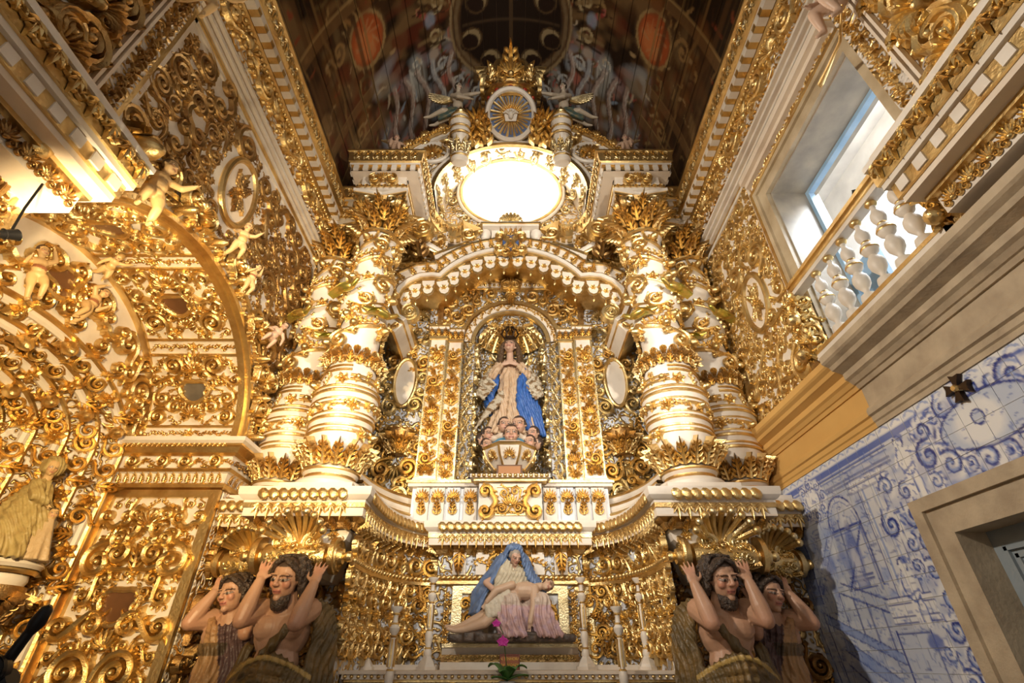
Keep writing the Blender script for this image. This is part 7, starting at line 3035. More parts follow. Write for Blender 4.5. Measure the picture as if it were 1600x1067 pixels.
GLD = np.array((.62, .42, .20), np.float32)
PU = {
    'reach': putto_mesh([((-.26, -.05, .24), (-.32, -.12, .42)), ((.24, -.12, .20), (.34, -.20, .30))], [((-.10, -.18, -.20), (-.12, -.10, -.44)), ((.12, -.06, -.30), (.14, .06, -.52))], (.10, .05, .02), GLD * 1.05, .5, .1),
    'fly': putto_mesh([((-.24, -.10, .16), (-.30, -.22, .10)), ((.25, -.02, .34), (.34, -.08, .48))], [((-.12, .02, -.32), (-.20, .16, -.48)), ((.10, -.14, -.24), (.10, .0, -.46))], (.35, .22, .08), GLD * 1.05, -.6, .2, (.5, .35, .12)),
    'stand': putto_mesh([((-.24, .0, .14), (-.20, -.16, .24)), ((.24, .0, .36), (.18, -.06, .54))], [((-.09, -.04, -.32), (-.09, .04, -.58)), ((.09, -.14, -.28), (.07, -.04, -.54))], (.06, .03, .02), GLD * 1.05, .3, .15, (.30, .10, .05)),
    'sit': putto_mesh([((-.22, -.10, .12), (-.14, -.24, .10)), ((.26, -.02, .18), (.32, -.10, .02))], [((-.10, -.28, -.06), (-.12, -.28, -.34)), ((.14, -.26, -.10), (.16, -.22, -.38))], (.05, .03, .02), PALE, -.3, .25),
}


def make_putto(kind, label, loc, k, rz=0.0, rx=0.0, ry=0.0, flip=1, cat='cherub', wings=False, wing_m=None):
    t = thing('cherub', label, cat, loc, 'carved cherubs')
    M = Matrix.Translation(loc) @ rotm('Z', rz) @ rotm('X', rx) @ rotm('Y', ry) @ Matrix.Diagonal((k * flip, k, k, 1))
    add('body', PU[kind], t, M)
    if wings:
        for s in (-1, 1):
            mb = MB()
            for q in range(6):
                a = radians(25 + q * 14)
                L = .50 - .035 * q
                mb.ribbon([(s * (.06 + L * f * cos(a)), .20 + L * f * sin(a) * .6) for f in (0, .25, .5, .75, 1)], [.05, .06, .06, .05, .015], .035)
            part(t, 'wing', mb, wing_m or GOLDP, M=M @ Matrix.Translation((0, .10, .08)) @ rotm('X', pi / 2))
    return t


make_putto('reach', 'brightly lit gilded cherub climbing on the crest of the left arch', (-2.60, 2.36, 4.50), .52, radians(60), 0)
make_putto('fly', 'cherub with trumpet shell on the shoulder of the left arch', (-2.58, 3.36, 4.98), .36, radians(50), .2)
make_putto('stand', 'small cherub hanging beside the shell on the left arch', (-2.60, 3.72, 4.82), .32, radians(80), .1)
make_putto('sit', 'white cherub sprawled on the lower flank of the left arch', (-2.58, 4.36, 4.56), .36, radians(40), .3, .5)
make_putto('stand', 'dark haired cherub left of the brown cartouche inside the arch', (DX + .09, 2.93, 4.20), .40, radians(60), 0, -.3)
make_putto('stand', 'dark haired cherub right of the brown cartouche inside the arch', (DX + .09, 3.44, 4.28), .40, radians(100), 0, .35, -1)
make_putto('fly', 'gilded cherub lying along the inner rib of the left arch', (DX + .22, 3.30, 4.60), .30, radians(60), 1.1)
make_putto('sit', 'dark wooden cherub seated on the far pilaster by the jamb', (-2.70, 4.98, 2.42), .34, radians(70), 0)
make_putto('sit', 'large cherub with gold horn above the tribune window corner', (2.36, 1.52, 5.62), .62, radians(-110), .2, .3)
make_putto('fly', 'shaded cherub clinging high on the pier at the left', (-2.42, 1.72, 6.1), .50, radians(70), .2)
# gold horn beside the large cherub
hn = thing('gold_horn', 'curved gold horn held by the large cherub above the window', 'horn', (2.44, 1.75, 5.4))
mb = MB()
mb.tube([(2.36, 1.55, 5.50), (2.42, 1.75, 5.40), (2.46, 1.93, 5.44), (2.54, 2.14, 5.55)], [.008, .011, .015, .026], 10)
part(hn, 'horn_tube', mb, GOLDF)
mb = MB()
mb.tube([(2.54 + .027 * cos(tau * k / 16) * .3, 2.14 + .027 * cos(tau * k / 16), 5.55 + .027 * sin(tau * k / 16)) for k in range(16)], .005, 6, closed=True)
part(hn, 'horn_rim', mb, GOLD)

# angels beside the crown: adult nude angels reaching to the disc
def make_angel(s, label, loc, k):
    t = thing('angel', label, 'angel', loc, 'angels of the attic')
    b = MB()
    HM = Matrix.Translation((0, -.05, .62)) @ rotm('Z', radians(60)) @ rotm('X', radians(10))
    head_pieces(b, HM, .22)
    b.cap((0, 0, .44), .055, (0, -.04, .55), .05)
    b.ell((0, 0, .33), (.16, .11, .15), 12, 8)
    b.ell((0, 0, .12), (.13, .105, .16), 12, 8)
    b.ell((0, 0, -.06), (.15, .12, .12), 12, 8)
    for el, wr, sh in (((.30, -.10, .34), (.55, -.14, .36), (.16, 0, .40)), ((.02, -.20, .20), (.30, -.22, .12), (-.14, -.02, .38))):
        limb(b, [(sh, .062), (el, .052), (wr, .034)], 10)
        hand_pieces(b, wr, Vector(wr) - Vector(el), (0, 0, -1), .15, .2, 1)
    for kn, an in (((-.34, -.12, -.14), (-.66, -.05, -.26)), ((-.24, .02, -.22), (-.55, .10, -.36))):
        limb(b, [((-.06, 0, -.1), .095), (kn, .07), (an, .042)], 12)
        b.cap(an, .042, Vector(an) + Vector((-.12, -.02, -.03)), .026)
    me = remesh(b, .012, 3)
    p = coords(me)
    c = np.tile(np.array((.50, .42, .32), np.float32), (len(p), 1))
    c = head_paint(c, p, HM, .22, (.04, .03, .02))
    colour(me, c)
    M = Matrix.Translation(loc) @ Matrix.Diagonal((s * k, k, k, 1)) @ rotm('X', radians(18))
    add('body', me, t, M)
    mb = MB()
    for q in range(8):
        a = radians(150 + q * 9)
        L = .75 - .05 * q
        mb.ribbon([(-.10 + L * f * cos(a), .38 + L * f * sin(a) * .5) for f in (0, .25, .5, .75, 1)], [.05, .06, .06, .05, .015], .04)
    part(t, 'wing', mb, GOLDP, M=M @ Matrix.Translation((0, .14, 0)) @ rotm('X', pi / 2))
    mb = MB()
    for q in range(5):
        limb(mb, [((.0, -.05 - .02 * q, -.02 - .03 * q), .05), ((-.2, -.10, -.08 - .04 * q), .055), ((-.42, -.06, -.16 - .04 * q), .045)], 8)
    dm = remesh(mb, .018, 2)
    q = coords(dm)
    colour(dm, mixc(np.tile(np.array((.06, .10, .09), np.float32), (len(q), 1)), (vnoise(q, 20) - .4), (.30, .22, .08)))
    add('loincloth', dm, t, M)
    return t


make_angel(1, 'reclining angel reaching to the disc from the left of the crown', (-.92, 4.80, 9.62), .72)
make_angel(-1, 'reclining angel reaching to the disc from the right of the crown', (.92, 4.80, 9.62), .72)
make_putto('sit', 'winged cherub sitting at the left end of the attic arch', (-1.92, 4.95, 8.75), .50, radians(10), 0, 0, 1, 'cherub', True)
make_putto('sit', 'winged cherub sitting at the right end of the attic arch', (1.92, 4.95, 8.75), .50, radians(-10), 0, 0, -1, 'cherub', True)


# ------------------------------------------------------------------ robed figures
def robe(mb, z0, z1, prof, folds=9, amp=.12, cx=0, cy=0, n=44, ph=0.0, sway=None):
    """closed skirt: prof(f) -> (rx, ry); vertical folds deepen downwards"""
    V, F = [], []
    H = 18
    for j in range(H + 1):
        f = j / H
        rx, ry = prof(f)
        ox, oy = sway(f) if sway else (0, 0)
        for i in range(n):
            a = tau * i / n
            w = 1 + amp * (1 - f) * sin(folds * a + ph + 1.5 * f) + amp * .5 * (1 - f) * sin((folds + 4) * a + 2)
            V.append((cx + ox + rx * w * cos(a), cy + oy + ry * w * sin(a), z0 + (z1 - z0) * f))
    for j in range(H):
        for i in range(n):
            F.append((j * n + i, j * n + (i + 1) % n, (j + 1) * n + (i + 1) % n, (j + 1) * n + i))
    F.append(tuple(range(n))[::-1])
    F.append(tuple(H * n + i for i in range(n)))
    return mb.add(V, F)


# the crowned Virgin in the niche (feet z 4.06, head z about 5.6)
vx, vy, vz = -.01, 6.08, 4.10
vg = thing('virgin_statue', 'crowned virgin statue in cream dress and blue mantle in the central niche', 'statue', (vx, vy, vz))
Pv = lambda x, y, z: Vector((vx + x, vy + y, vz + z))
b = MB()
HM = Matrix.Translation(Pv(0, -.06, 1.40)) @ rotm('Z', radians(-8)) @ rotm('X', radians(-14)) @ rotm('Y', radians(6))
head_pieces(b, HM, .25)
b.cap(Pv(0, -.02, 1.16), .055, Pv(0, -.04, 1.32), .05)
b.ell(Pv(0, 0, 1.06), (.17, .11, .14), 14, 9)
for s in (-1, 1):
    limb(b, [(Pv(s * .12, -.05, 1.06), .04), (Pv(s * .13, -.17, 1.01), .03), (Pv(s * .10, -.185, 1.03), .024)])
    hand_pieces(b, Pv(s * .10, -.185, 1.03), (-s * 1, -.1, .35), (0, 1, 0), .16, .1, s)
me = remesh(b, .0085, 3)
p = coords(me)
c = np.tile(np.array((.58, .38, .28), np.float32), (len(p), 1))
colour(me, head_paint(c, p, HM, .25, (.10, .05, .025)))
add('body', me, vg)
b = MB()
robe(b, vz - .02, vz + 1.12, lambda f: (.20 * (1 - f) ** .8 + .12 - .03 * sin(pi * f), .15 * (1 - f) ** .8 + .09), 11, .24, vx, vy, sway=lambda f: (.05 * sin(f * 3) - .02, -.02 * sin(f * 3)))
for s in (-1, 1):
    limb(b, [(Pv(s * .16, 0, 1.10), .075), (Pv(s * .25, -.08, .90), .06), (Pv(s * .12, -.18, 1.0), .035)])
dm = remesh(b, .0095, 1)
folds(dm, .009, 60, (1, .5, .12), .05)
p = coords(dm)
c = mixc(np.tile(np.array((.60, .44, .30), np.float32), (len(p), 1)), (vnoise(p, 22) - .5) * .8, (.50, .30, .18))
c = mixc(c, (np.sin(p[:, 0] * 90 + np.sin(p[:, 2] * 40) * 2) > .96) * .5, (.5, .32, .12))
colour(dm, c)
dm.materials[0] = CLOTH
add('dress', dm, vg)
b = MB()
rn = random.Random(2)
for q in range(12):      # blue mantle falling on the right-hand side
    o = q * .022
    limb(b, [(Pv(.22, -.08 + o * .4, 1.0 - o), .03), (Pv(.13 + o * .7, -.17 + o * .6 - .02 * (q % 2), .78 - o * .5), .034), (Pv(.12 + o * 1.1, -.21 + o * .9 - .02 * (q % 2), .46), .036), (Pv(.16 + o * 1.2, -.18 + o * .8, .10 - o * .2), .034)], 9)
for q in range(5):
    limb(b, [(Pv(-.20, -.02, 1.0 - q * .05), .05), (Pv(-.27 - .01 * q, -.04 + .02 * q, .72 - .04 * q), .055), (Pv(-.26, .0, .48 - .03 * q), .05)], 9)
bm1 = remesh(b, .009, 1)
folds(bm1, .009, 62, (1, .5, .3), .05)
p = coords(bm1)
c = mixc(np.tile(np.array((.035, .12, .42), np.float32), (len(p), 1)), (vnoise(p, 26) - .45), (.08, .20, .52))
colour(bm1, c)
bm1.materials[0] = CLOTH
add('blue_mantle', bm1, vg)
b = MB()
for s in (-1, 1):       # pale fluttering lining at both sides
    for q in range(6):
        o = q * .03
        limb(b, [(Pv(s * .15, .02, 1.12 - o * .4), .03), (Pv(s * (.27 + o), -.04 + o * .8, 1.04 - o), .028), (Pv(s * (.31 + o * .9), -.07 + .03 * (q % 2), .86 - o * 1.6), .026), (Pv(s * (.20 + o), -.14, .72 - o * 1.4), .02)], 8)
for q in range(6):
    o = q * .03
    limb(b, [(Pv(-.10, -.18, .60 - o), .024), (Pv(-.26 - o * .6, -.14, .42 - o * 1.3), .026), (Pv(-.38 - o * .5, -.06, .26 - o), .022)], 8)
bm2 = remesh(b, .009, 1)
folds(bm2, .008, 70, (.6, .5, 1), .05)
p = coords(bm2)
c = mixc(np.tile(np.array((.52, .46, .36), np.float32), (len(p), 1)), (vnoise(p, 24) > .62) * .9, (.20, .11, .04))
colour(bm2, c)
bm2.materials[0] = CLOTH
add('mantle_lining', bm2, vg)
hb = MB()
for s in (-1, 1):
    for q in range(5):
        limb(hb, [(Pv(s * .04, -.02, 1.53), .05), (Pv(s * (.115 + .008 * q), -.03 + .04 * q, 1.42), .042), (Pv(s * (.13 + .012 * q), -.02 + .04 * q, 1.24), .04), (Pv(s * (.15 + .02 * q), -.04 + .04 * q, 1.08), .028)], 8)
hm = remesh(hb, .011, 1)
p = coords(hm)
colour(hm, mixc(np.tile(np.array((.09, .05, .025), np.float32), (len(p), 1)), vnoise(p, 60) - .4, (.2, .12, .06)))
hm.materials[0] = HAIR
add('hair', hm, vg)
# her crown
mb = MB()
mb.lathe([(.075, 0), (.085, .01), (.08, .04), (.085, .06)], 20, Matrix.Translation(Pv(0, -.01, 1.53)))
part(vg, 'crown_band', mb, IRON)
for k in range(6):
    a = tau * k / 6
    mb = MB()
    mb.tube([Pv(.08 * cos(a), -.01 + .08 * sin(a), 1.58), Pv(.125 * cos(a), -.01 + .125 * sin(a), 1.66), Pv(.10 * cos(a), -.01 + .10 * sin(a), 1.74), Pv(.02 * cos(a), -.01 + .02 * sin(a), 1.79)], [.013, .014, .012, .01], 7)
    part(vg, 'crown_arch', mb, IRON)
mb = MB()
mb.ell(Pv(0, -.01, 1.81), (.022, .022, .022), 10, 6)
mb.cap(Pv(0, -.01, 1.82), .008, Pv(0, -.01, 1.89), .008)
mb.cap(Pv(-.025, -.01, 1.86), .008, Pv(.025, -.01, 1.86), .008)
part(vg, 'orb_cross', mb, GOLD2)
# globe and cherub heads at her feet
gl = thing('blue_globe', 'blue globe under the feet of the virgin statue', 'globe', (vx, vy - .05, 3.9))
mb = MB()
mb.ell((vx, vy - .05, 3.98), (.25, .20, .13), 24, 14)
part(gl, 'globe', mb, mat('blue_globe_paint', (.06, .20, .34), 0, .4, (.10, .28, .40), 12))
b = MB()
for k in range(9):
    a = pi + pi * k / 8
    b.ell((vx + .27 * cos(a), vy - .03 + .16 * sin(a), 4.03 + .02 * (k % 2)), (.08, .07, .05), 10, 7)
cl = remesh(b, .014, 2)
colour(cl, np.tile(np.array((.62, .52, .42), np.float32), (len(cl.vertices), 1)))
add('cloud', cl, gl)
b = MB()
HM = Matrix.Identity(4)
head_pieces(b, HM, .25, child=True)
hme = remesh(b, .0075, 2)
p = coords(hme)
colour(hme, head_paint(np.tile(np.array((.60, .38, .27), np.float32), (len(p), 1)), p, HM, .25, (.045, .03, .025), True))
for x, y, z, rz_, sc_, lb in ((0.02, -.27, 4.05, 0, 1.05, 'cherub head in the middle under the virgin statue'), (-.07, -.20, 4.20, .3, .95, 'cherub head just above the middle one, leaning left'), (.12, -.20, 4.20, -.3, 1.05, 'cherub head just above the middle one, leaning right'),
                              (-.28, -.12, 4.10, .5, .9, 'cherub head at the left of the group under the virgin'), (-.37, -.04, 4.06, 1.0, .8, 'outermost cherub head on the left under the virgin'), (.31, -.10, 4.12, -.6, .9, 'cherub head at the right of the group under the virgin'),
                              (.26, -.16, 3.98, -.4, .85, 'low dark haired cherub head right of the globe'), (.36, -.06, 4.0, -1.0, .8, 'outermost cherub head on the right under the virgin'), (-.30, -.14, 3.95, .5, .8, 'low cherub head left of the globe')):
    t = thing('small_cherub', lb, 'cherub', (vx + x, vy + y, z), 'cherub heads under the virgin')
    add('head', hme, t, Matrix.Translation((vx + x, vy + y, z)) @ rotm('Z', rz_) @ rotm('X', .15) @ Matrix.Diagonal((sc_, sc_, sc_, 1)))
# pedestal
pdst = thing('statue_pedestal', 'white and gold faceted pedestal under the virgin statue', 'pedestal', (vx, 5.85, 3.43))
PM = Matrix.Translation((vx, 5.93, 0))
mb = MB()
mb.lathe([(.0, 3.56), (.17, 3.56), (.20, 3.60), (.30, 3.70), (.345, 3.80), (.33, 3.84)], 8, PM @ rotm('Z', pi / 8))
part(pdst, 'bowl', mb, WHITE, False)
for r, z, w_ in ((.335, 3.85, .022), (.20, 3.585, .018)):
    mb = MB()
    mb.tube([(vx + r * 1.02 * cos(tau * (k + .5) / 8), 5.93 + r * 1.02 * sin(tau * (k + .5) / 8), z) for k in range(8)], w_, 6, closed=True)
    part(pdst, 'gilded_rim', mb, GOLDF)
mb = MB()
mb.lathe([(.33, 3.84), (.34, 3.87), (.30, 3.90), (.0, 3.90)], 8, PM @ rotm('Z', pi / 8))
part(pdst, 'top_slab', mb, WHITE2, False)
for k in range(5):
    a = pi + pi * k / 4
    o = (vx + .275 * cos(a), 5.93 + .275 * sin(a), 3.71)
    orn(pdst, 'palm', o, (cos(a), sin(a), -.5), (cos(a) * .5, sin(a) * .5, 1), .16, 0, 1, 'g', .2)
    a2 = a + pi / 8
    mb = MB()
    mb.tube([(vx + .20 * cos(a2), 5.93 + .20 * sin(a2), 3.60), (vx + .31 * cos(a2), 5.93 + .31 * sin(a2), 3.72), (vx + .35 * cos(a2), 5.93 + .35 * sin(a2), 3.82)], .015, 6)
    part(pdst, 'gilded_rib', mb, GOLDF)
mb = MB()
mb.box(vx - .15, vx + .15, 5.60, 5.93, 3.43, 3.57)
part(pdst, 'foot_block', mb, BROWN, False)
mb = MB()
mb.box(vx - .13, vx + .13, 5.585, 5.60, 3.45, 3.55)
part(pdst, 'foot_plate', mb, mat('brown_plate', (.34, .15, .05), .2, .4), False)

# ------------------------------------------------------------------ pieta
pt = thing('pieta_statue', 'painted pieta with blue veiled mary holding the dead christ on a rock', 'statue', (0, 5.50, 1.77))
py = 5.46
Pp = lambda x, y, z: Vector((x, py + y, z))
# Christ
b = MB()
HMc = Matrix.Translation(Pp(.37, -.13, 2.255)) @ rotm('Y', radians(70)) @ rotm('X', radians(-30)) @ rotm('Z', radians(30))
head_pieces(b, HMc, .155)
b.cap(Pp(.31, -.13, 2.245), .036, Pp(.24, -.12, 2.23), .042)
b.ell(Pp(.15, -.12, 2.205), (.14, .085, .085), 12, 8)
b.ell(Pp(.0, -.12, 2.145), (.12, .08, .075), 12, 8)
b.ell(Pp(-.10, -.12, 2.08), (.10, .08, .075), 12, 8)
limb(b, [(Pp(.24, -.16, 2.22), .045), (Pp(.23, -.22, 2.06), .038), (Pp(.19, -.24, 1.93), .026)])
hand_pieces(b, Pp(.19, -.24, 1.93), (-.2, -.05, -1), (0, -1, 0), .095, .2, 1)
limb(b, [(Pp(.02, -.18, 2.25), .040), (Pp(-.13, -.22, 2.20), .036), (Pp(-.22, -.22, 2.10), .024)])
hand_pieces(b, Pp(-.22, -.22, 2.10), (-.6, -.05, -.8), (0, -1, 0), .09, .2, 1)
limb(b, [(Pp(-.12, -.10, 2.06), .075), (Pp(-.28, -.14, 1.97), .055), (Pp(-.46, -.14, 1.90), .034), (Pp(-.53, -.15, 1.885), .026), (Pp(-.60, -.17, 1.90), .018)])
limb(b, [(Pp(-.12, -.16, 2.04), .07), (Pp(-.24, -.20, 1.93), .052), (Pp(-.42, -.18, 1.875), .034), (Pp(-.52, -.18, 1.865), .024), (Pp(-.58, -.2, 1.88), .018)])
me = remesh(b, .0075, 2)
p = coords(me)
c = np.tile(np.array((.52, .36, .25), np.float32), (len(p), 1))
c = mixc(c, (vnoise(p, 30) - .5) * .5, (.46, .28, .20))
c = head_paint(c, p, HMc, .155, (.09, .05, .03))
colour(me, c)
add('christ_body', me, pt)
# Mary: head and hands
b = MB()
HMm = Matrix.Translation(Pp(.05, -.07, 2.53)) @ rotm('Z', radians(28)) @ rotm('X', radians(32))
head_pieces(b, HMm, .165)
b.cap(Pp(.02, -.0, 2.36), .045, Pp(.04, -.03, 2.47), .042)
limb(b, [(Pp(.02, 0, 2.36), .05), (Pp(-.12, .0, 2.34), .045), (Pp(-.24, -.10, 2.28), .03), (Pp(-.15, -.19, 2.20), .028)])
hand_pieces(b, Pp(-.15, -.19, 2.20), (.7, -.3, -.1), (0, 1, 0), .10, .25, 1)
me = remesh(b, .0075, 2)
p = coords(me)
colour(me, head_paint(np.tile(np.array((.55, .35, .26), np.float32), (len(p), 1)), p, HMm, .165, (.30, .26, .22)))
add('mary_body', me, pt)
# veil and mantle (blue outside, cream inside)
b = MB()
for q in range(9):
    f = q / 8
    limb(b, [(Pp(.03, .02, 2.635 - .01 * q), .045), (Pp(-.05 - .05 * f, -.05 + .08 * f, 2.55), .026), (Pp(-.13 - .10 * f, -.08 + .12 * f, 2.38), .026), (Pp(-.24 - .12 * f, -.10 + .14 * f, 2.20), .028), (Pp(-.31 - .08 * f, -.10 + .14 * f, 2.02), .026)], 8)
for q in range(6):
    f = q / 5
    limb(b, [(Pp(.05, .03, 2.63), .042), (Pp(.14 + .02 * f, .0 + .06 * f, 2.53), .034), (Pp(.19 + .05 * f, -.02 + .08 * f, 2.36), .04), (Pp(.27 + .06 * f, -.02 + .08 * f, 2.24), .045), (Pp(.33, .02 + .06 * f, 2.08), .04)], 8)
b.ell(Pp(.03, .03, 2.56), (.10, .09, .10), 12, 8)
b.ell(Pp(.04, -.04, 2.60), (.095, .10, .055), 12, 8)
for s in (-1, 1):
    limb(b, [(Pp(.04 + s * .05, -.11, 2.615), .022), (Pp(.04 + s * .085, -.08, 2.55), .022), (Pp(.04 + s * .10, -.05, 2.45), .024)], 8)
vm = remesh(b, .0075, 1)
folds(vm, .006, 85, (1, .6, -.5), .03)
p = coords(vm)
c = mixc(np.tile(np.array((.12, .19, .36), np.float32), (len(p), 1)), (vnoise(p, 30) - .5), (.20, .28, .44))
colour(vm, c)
vm.materials[0] = CLOTH
add('blue_mantle', vm, pt)
b = MB()
b.ell(Pp(.02, .02, 2.28), (.19, .12, .20), 14, 9)
for q in range(8):
    f = q / 7
    limb(b, [(Pp(-.03 + .10 * f, -.09, 2.47 - .02 * q), .028), (Pp(-.10 + .18 * f, -.11, 2.36), .036), (Pp(-.14 + .26 * f, -.10, 2.22), .04)], 8)
cm = remesh(b, .0075, 1)
folds(cm, .006, 90, (1, .3, -.4), .03)
p = coords(cm)
colour(cm, mixc(np.tile(np.array((.52, .46, .34), np.float32), (len(p), 1)), (vnoise(p, 40) - .5), (.40, .33, .24)))
cm.materials[0] = CLOTH
add('cream_shawl', cm, pt)
b = MB()
for kx in (.0, .30):    # knees and falling skirt
    limb(b, [(Pp(kx * .7, .0, 2.10), .11), (Pp(kx, -.20, 2.10), .085)])
    for q in range(8):
        f = q / 7
        x = kx - .10 + .20 * f
        limb(b, [(Pp(kx + (f - .5) * .10, -.24 + .05 * abs(f - .5), 2.13), .026), (Pp(x, -.27 + .08 * abs(f - .5) - .02 * (q % 2), 1.98), .022), (Pp(x * 1.15 + .02, -.25 + .06 * abs(f - .5) - .02 * (q % 2), 1.83), .026)], 8)
b.ell(Pp(.13, -.08, 1.95), (.28, .12, .16), 14, 9)
b.ell(Pp(-.02, .0, 2.08), (.26, .12, .12), 14, 9)
sm = remesh(b, .0075, 1)
folds(sm, .008, 75, (1, .4, .25), .04)
p = coords(sm)
c = mixc(np.tile(np.array((.52, .34, .33), np.float32), (len(p), 1)), (vnoise(p, 34) - .45), (.40, .30, .42))
c = mixc(c, (p[:, 2] > 2.07) * .8, (.54, .45, .36))
colour(sm, c)
sm.materials[0] = CLOTH
add('skirt', sm, pt)
b = MB()
rn = random.Random(4)
for q in range(16):
    x = -.52 + 1.08 * q / 15
    b.box(x - .05, x + .05, py - .26 + rn.uniform(0, .05), py + .12, 1.775, 1.835 + rn.uniform(0, .035))
rm = remesh(b, .014, 1)
p = coords(rm)
colour(rm, mixc(np.tile(np.array((.06, .042, .032), np.float32), (len(p), 1)), vnoise(p, 30) - .4, (.17, .12, .09)))
rm.materials[0] = CLOTH
add('rock', rm, pt)
b = MB()
for q in range(6):
    b.cap(Pp(-.22 + .04 * q, -.20, 2.08 + .02 * q), .035, Pp(-.20 + .04 * q, -.22, 1.98 + .01 * q), .03)
lm = remesh(b, .0095, 2)
colour(lm, np.tile(np.array((.52, .46, .36), np.float32), (len(lm.vertices), 1)))
lm.materials[0] = CLOTH
add('loincloth', lm, pt)

# ------------------------------------------------------------------ saint with child in the left arch
st_ = thing('saint_statue', 'robed female saint with a small girl on the console in the left arch', 'statue', (-3.95, 4.10, 2.27))
sx_, sy_, sz_ = -3.93, 4.06, 2.27
b = MB()
HM = Matrix.Translation((sx_ + .06, sy_ - .04, sz_ + .72)) @ rotm('Z', radians(55)) @ rotm('X', radians(15))
head_pieces(b, HM, .13)
b.cap((sx_ + .02, sy_, sz_ + .58), .035, (sx_ + .05, sy_ - .02, sz_ + .68), .032)
HM2 = Matrix.Translation((sx_ + .20, sy_ + .03, sz_ + .36)) @ rotm('Z', radians(50))
limb(b, [((sx_ + .02, sy_, sz_ + .56), .035), ((sx_ + .05, sy_ - .09, sz_ + .55), .035), ((sx_ + .13, sy_ - .12, sz_ + .46), .03), ((sx_ + .17, sy_ - .06, sz_ + .43), .022)])
hand_pieces(b, (sx_ + .17, sy_ - .06, sz_ + .43), (.4, .3, -.5), (0, 1, 0), .08, .2, 1)
me = remesh(b, .008, 2)
p = coords(me)
colour(me, head_paint(np.tile(GLD, (len(p), 1)), p, HM, .13))
add('body', me, st_)
b = MB()
head_pieces(b, HM2, .10, child=True)
b.cap((sx_ + .19, sy_ + .03, sz_ + .20), .05, (sx_ + .20, sy_ + .03, sz_ + .34), .03)
me = remesh(b, .007, 2)
p = coords(me)
colour(me, head_paint(np.tile(GLD, (len(p), 1)), p, HM2, .10, (.08, .05, .02), True))
add('girl_body', me, st_)
b = MB()
robe(b, sz_, sz_ + .62, lambda f: (.19 * (1 - f) + .07 + .03 * sin(pi * f), .19 * (1 - f) + .06 + .03 * sin(pi * f)), 9, .14, sx_, sy_)
limb(b, [((sx_ + .05, sy_ - .09, sz_ + .56), .05), ((sx_ + .13, sy_ - .12, sz_ + .46), .045), ((sx_ + .17, sy_ - .06, sz_ + .43), .032)])
b.ell((sx_ + .03, sy_, sz_ + .74), (.085, .085, .09), 12, 8)
dm = remesh(b, .009, 2)
folds(dm, .008, 75, (.5, 1, .3), .04)
p = coords(dm)
rem = (p[:, 2] - sz_)
colour(dm, mixc(np.tile(np.array((.42, .32, .13), np.float32), (len(p), 1)), (vnoise(p, 25) - .4), (.30, .20, .07)))
dm.materials[0] = CLOTH
add('robe', dm, st_)
b = MB()
robe(b, sz_, sz_ + .32, lambda f: (.09 * (1 - f) + .04, .08 * (1 - f) + .035), 7, .14, sx_ + .19, sy_ + .03)
dm = remesh(b, .009, 2)
p = coords(dm)
colour(dm, mixc(np.tile(np.array((.52, .38, .22), np.float32), (len(p), 1)), (p[:, 1] > sy_ + .04) * (p[:, 2] > sz_ + .1) * .9, (.20, .26, .36)))
dm.materials[0] = CLOTH
add('girl_dress', dm, st_)
bpy.data.scenes.remove(tmp_scene)
# ================================================================== ALTAR TABLE AND SMALL THINGS
al = thing('altar_table', 'white and gold altar table front at the bottom', 'altar table', (0, 5.0, 0))
for a, mt_, nm in (((-1.32, 1.32, 4.92, 5.55, 0, 1.48), BLUEW, 'table_body'), ((-1.36, 1.36, 4.86, 5.72, 1.48, 1.50), GOLDF, 'table_edge'), ((-1.38, 1.38, 4.84, 5.72, 1.50, 1.535), WHITE, 'table_edge'), ((-1.40, 1.40, 4.82, 5.72, 1.535, 1.56), WHITE2, 'table_top')):
    mb = MB()
    mb.box(*a)
    part(al, nm, mb, mt_, False)
for x in np.arange(-1.35, 1.36, .055):
    add('bead', BEAD['g'], al, frame((x, 4.84, 1.518), (0, -1, 0), (0, 0, 1)) @ Matrix.Diagonal((.035, .03, .03, 1)))
for k in range(17):
    x = -1.22 + k * .1525
    orn(al, ('scroll2', 'palm', 'cscroll')[k % 3], (x, 4.915, 1.38), (0, -1, 0), (0, 0, 1), .20, .3 if k % 3 != 1 else 0, 1 if k > 8 else -1, 'g', .25)
    orn(al, 'rose', (x + .07, 4.915, 1.44), (0, -1, 0), (0, 0, 1), .09, 0, 1, 'g')
    orn(al, 'scroll', (x, 4.915, 1.18), (0, -1, 0), (0, 0, 1), .20, 2, 1, 'g', .25)
# gradine behind
gd = thing('altar_gradine', 'low brown and white step on the altar behind the candlesticks', 'gradine', (0, 5.6, 1.56))
for a, mt_ in (((-1.30, -.68, 5.42, 5.62, 1.56, 1.60), WHITE), ((.68, 1.30, 5.42, 5.62, 1.56, 1.60), WHITE)):
    mb = MB()
    mb.box(*a)
    part(gd, 'step_board', mb, mt_, False)

# candlesticks
def stick_meshes():
    w_ = MB()
    w_.lathe([(.0, .0), (.028, .085), (.034, .11), (.028, .135), (.020, .15), (.030, .20), (.034, .235), (.028, .26), (.018, .28), (.024, .33), (.026, .42), (.018, .47), (.018, .485), (.034, .505), (.038, .53), (.020, .555), (.017, .60), (.024, .63), (.044, .655), (.046, .668), (.0, .668)], 14)
    g_ = MB()
    for z, r in ((.145, .026), (.27, .024), (.475, .022), (.555, .024), (.62, .026)):
        g_.lathe([(r - .004, z - .008), (r + .004, z), (r - .004, z + .008)], 14)
    return w_.mesh('stem', WHITE), g_


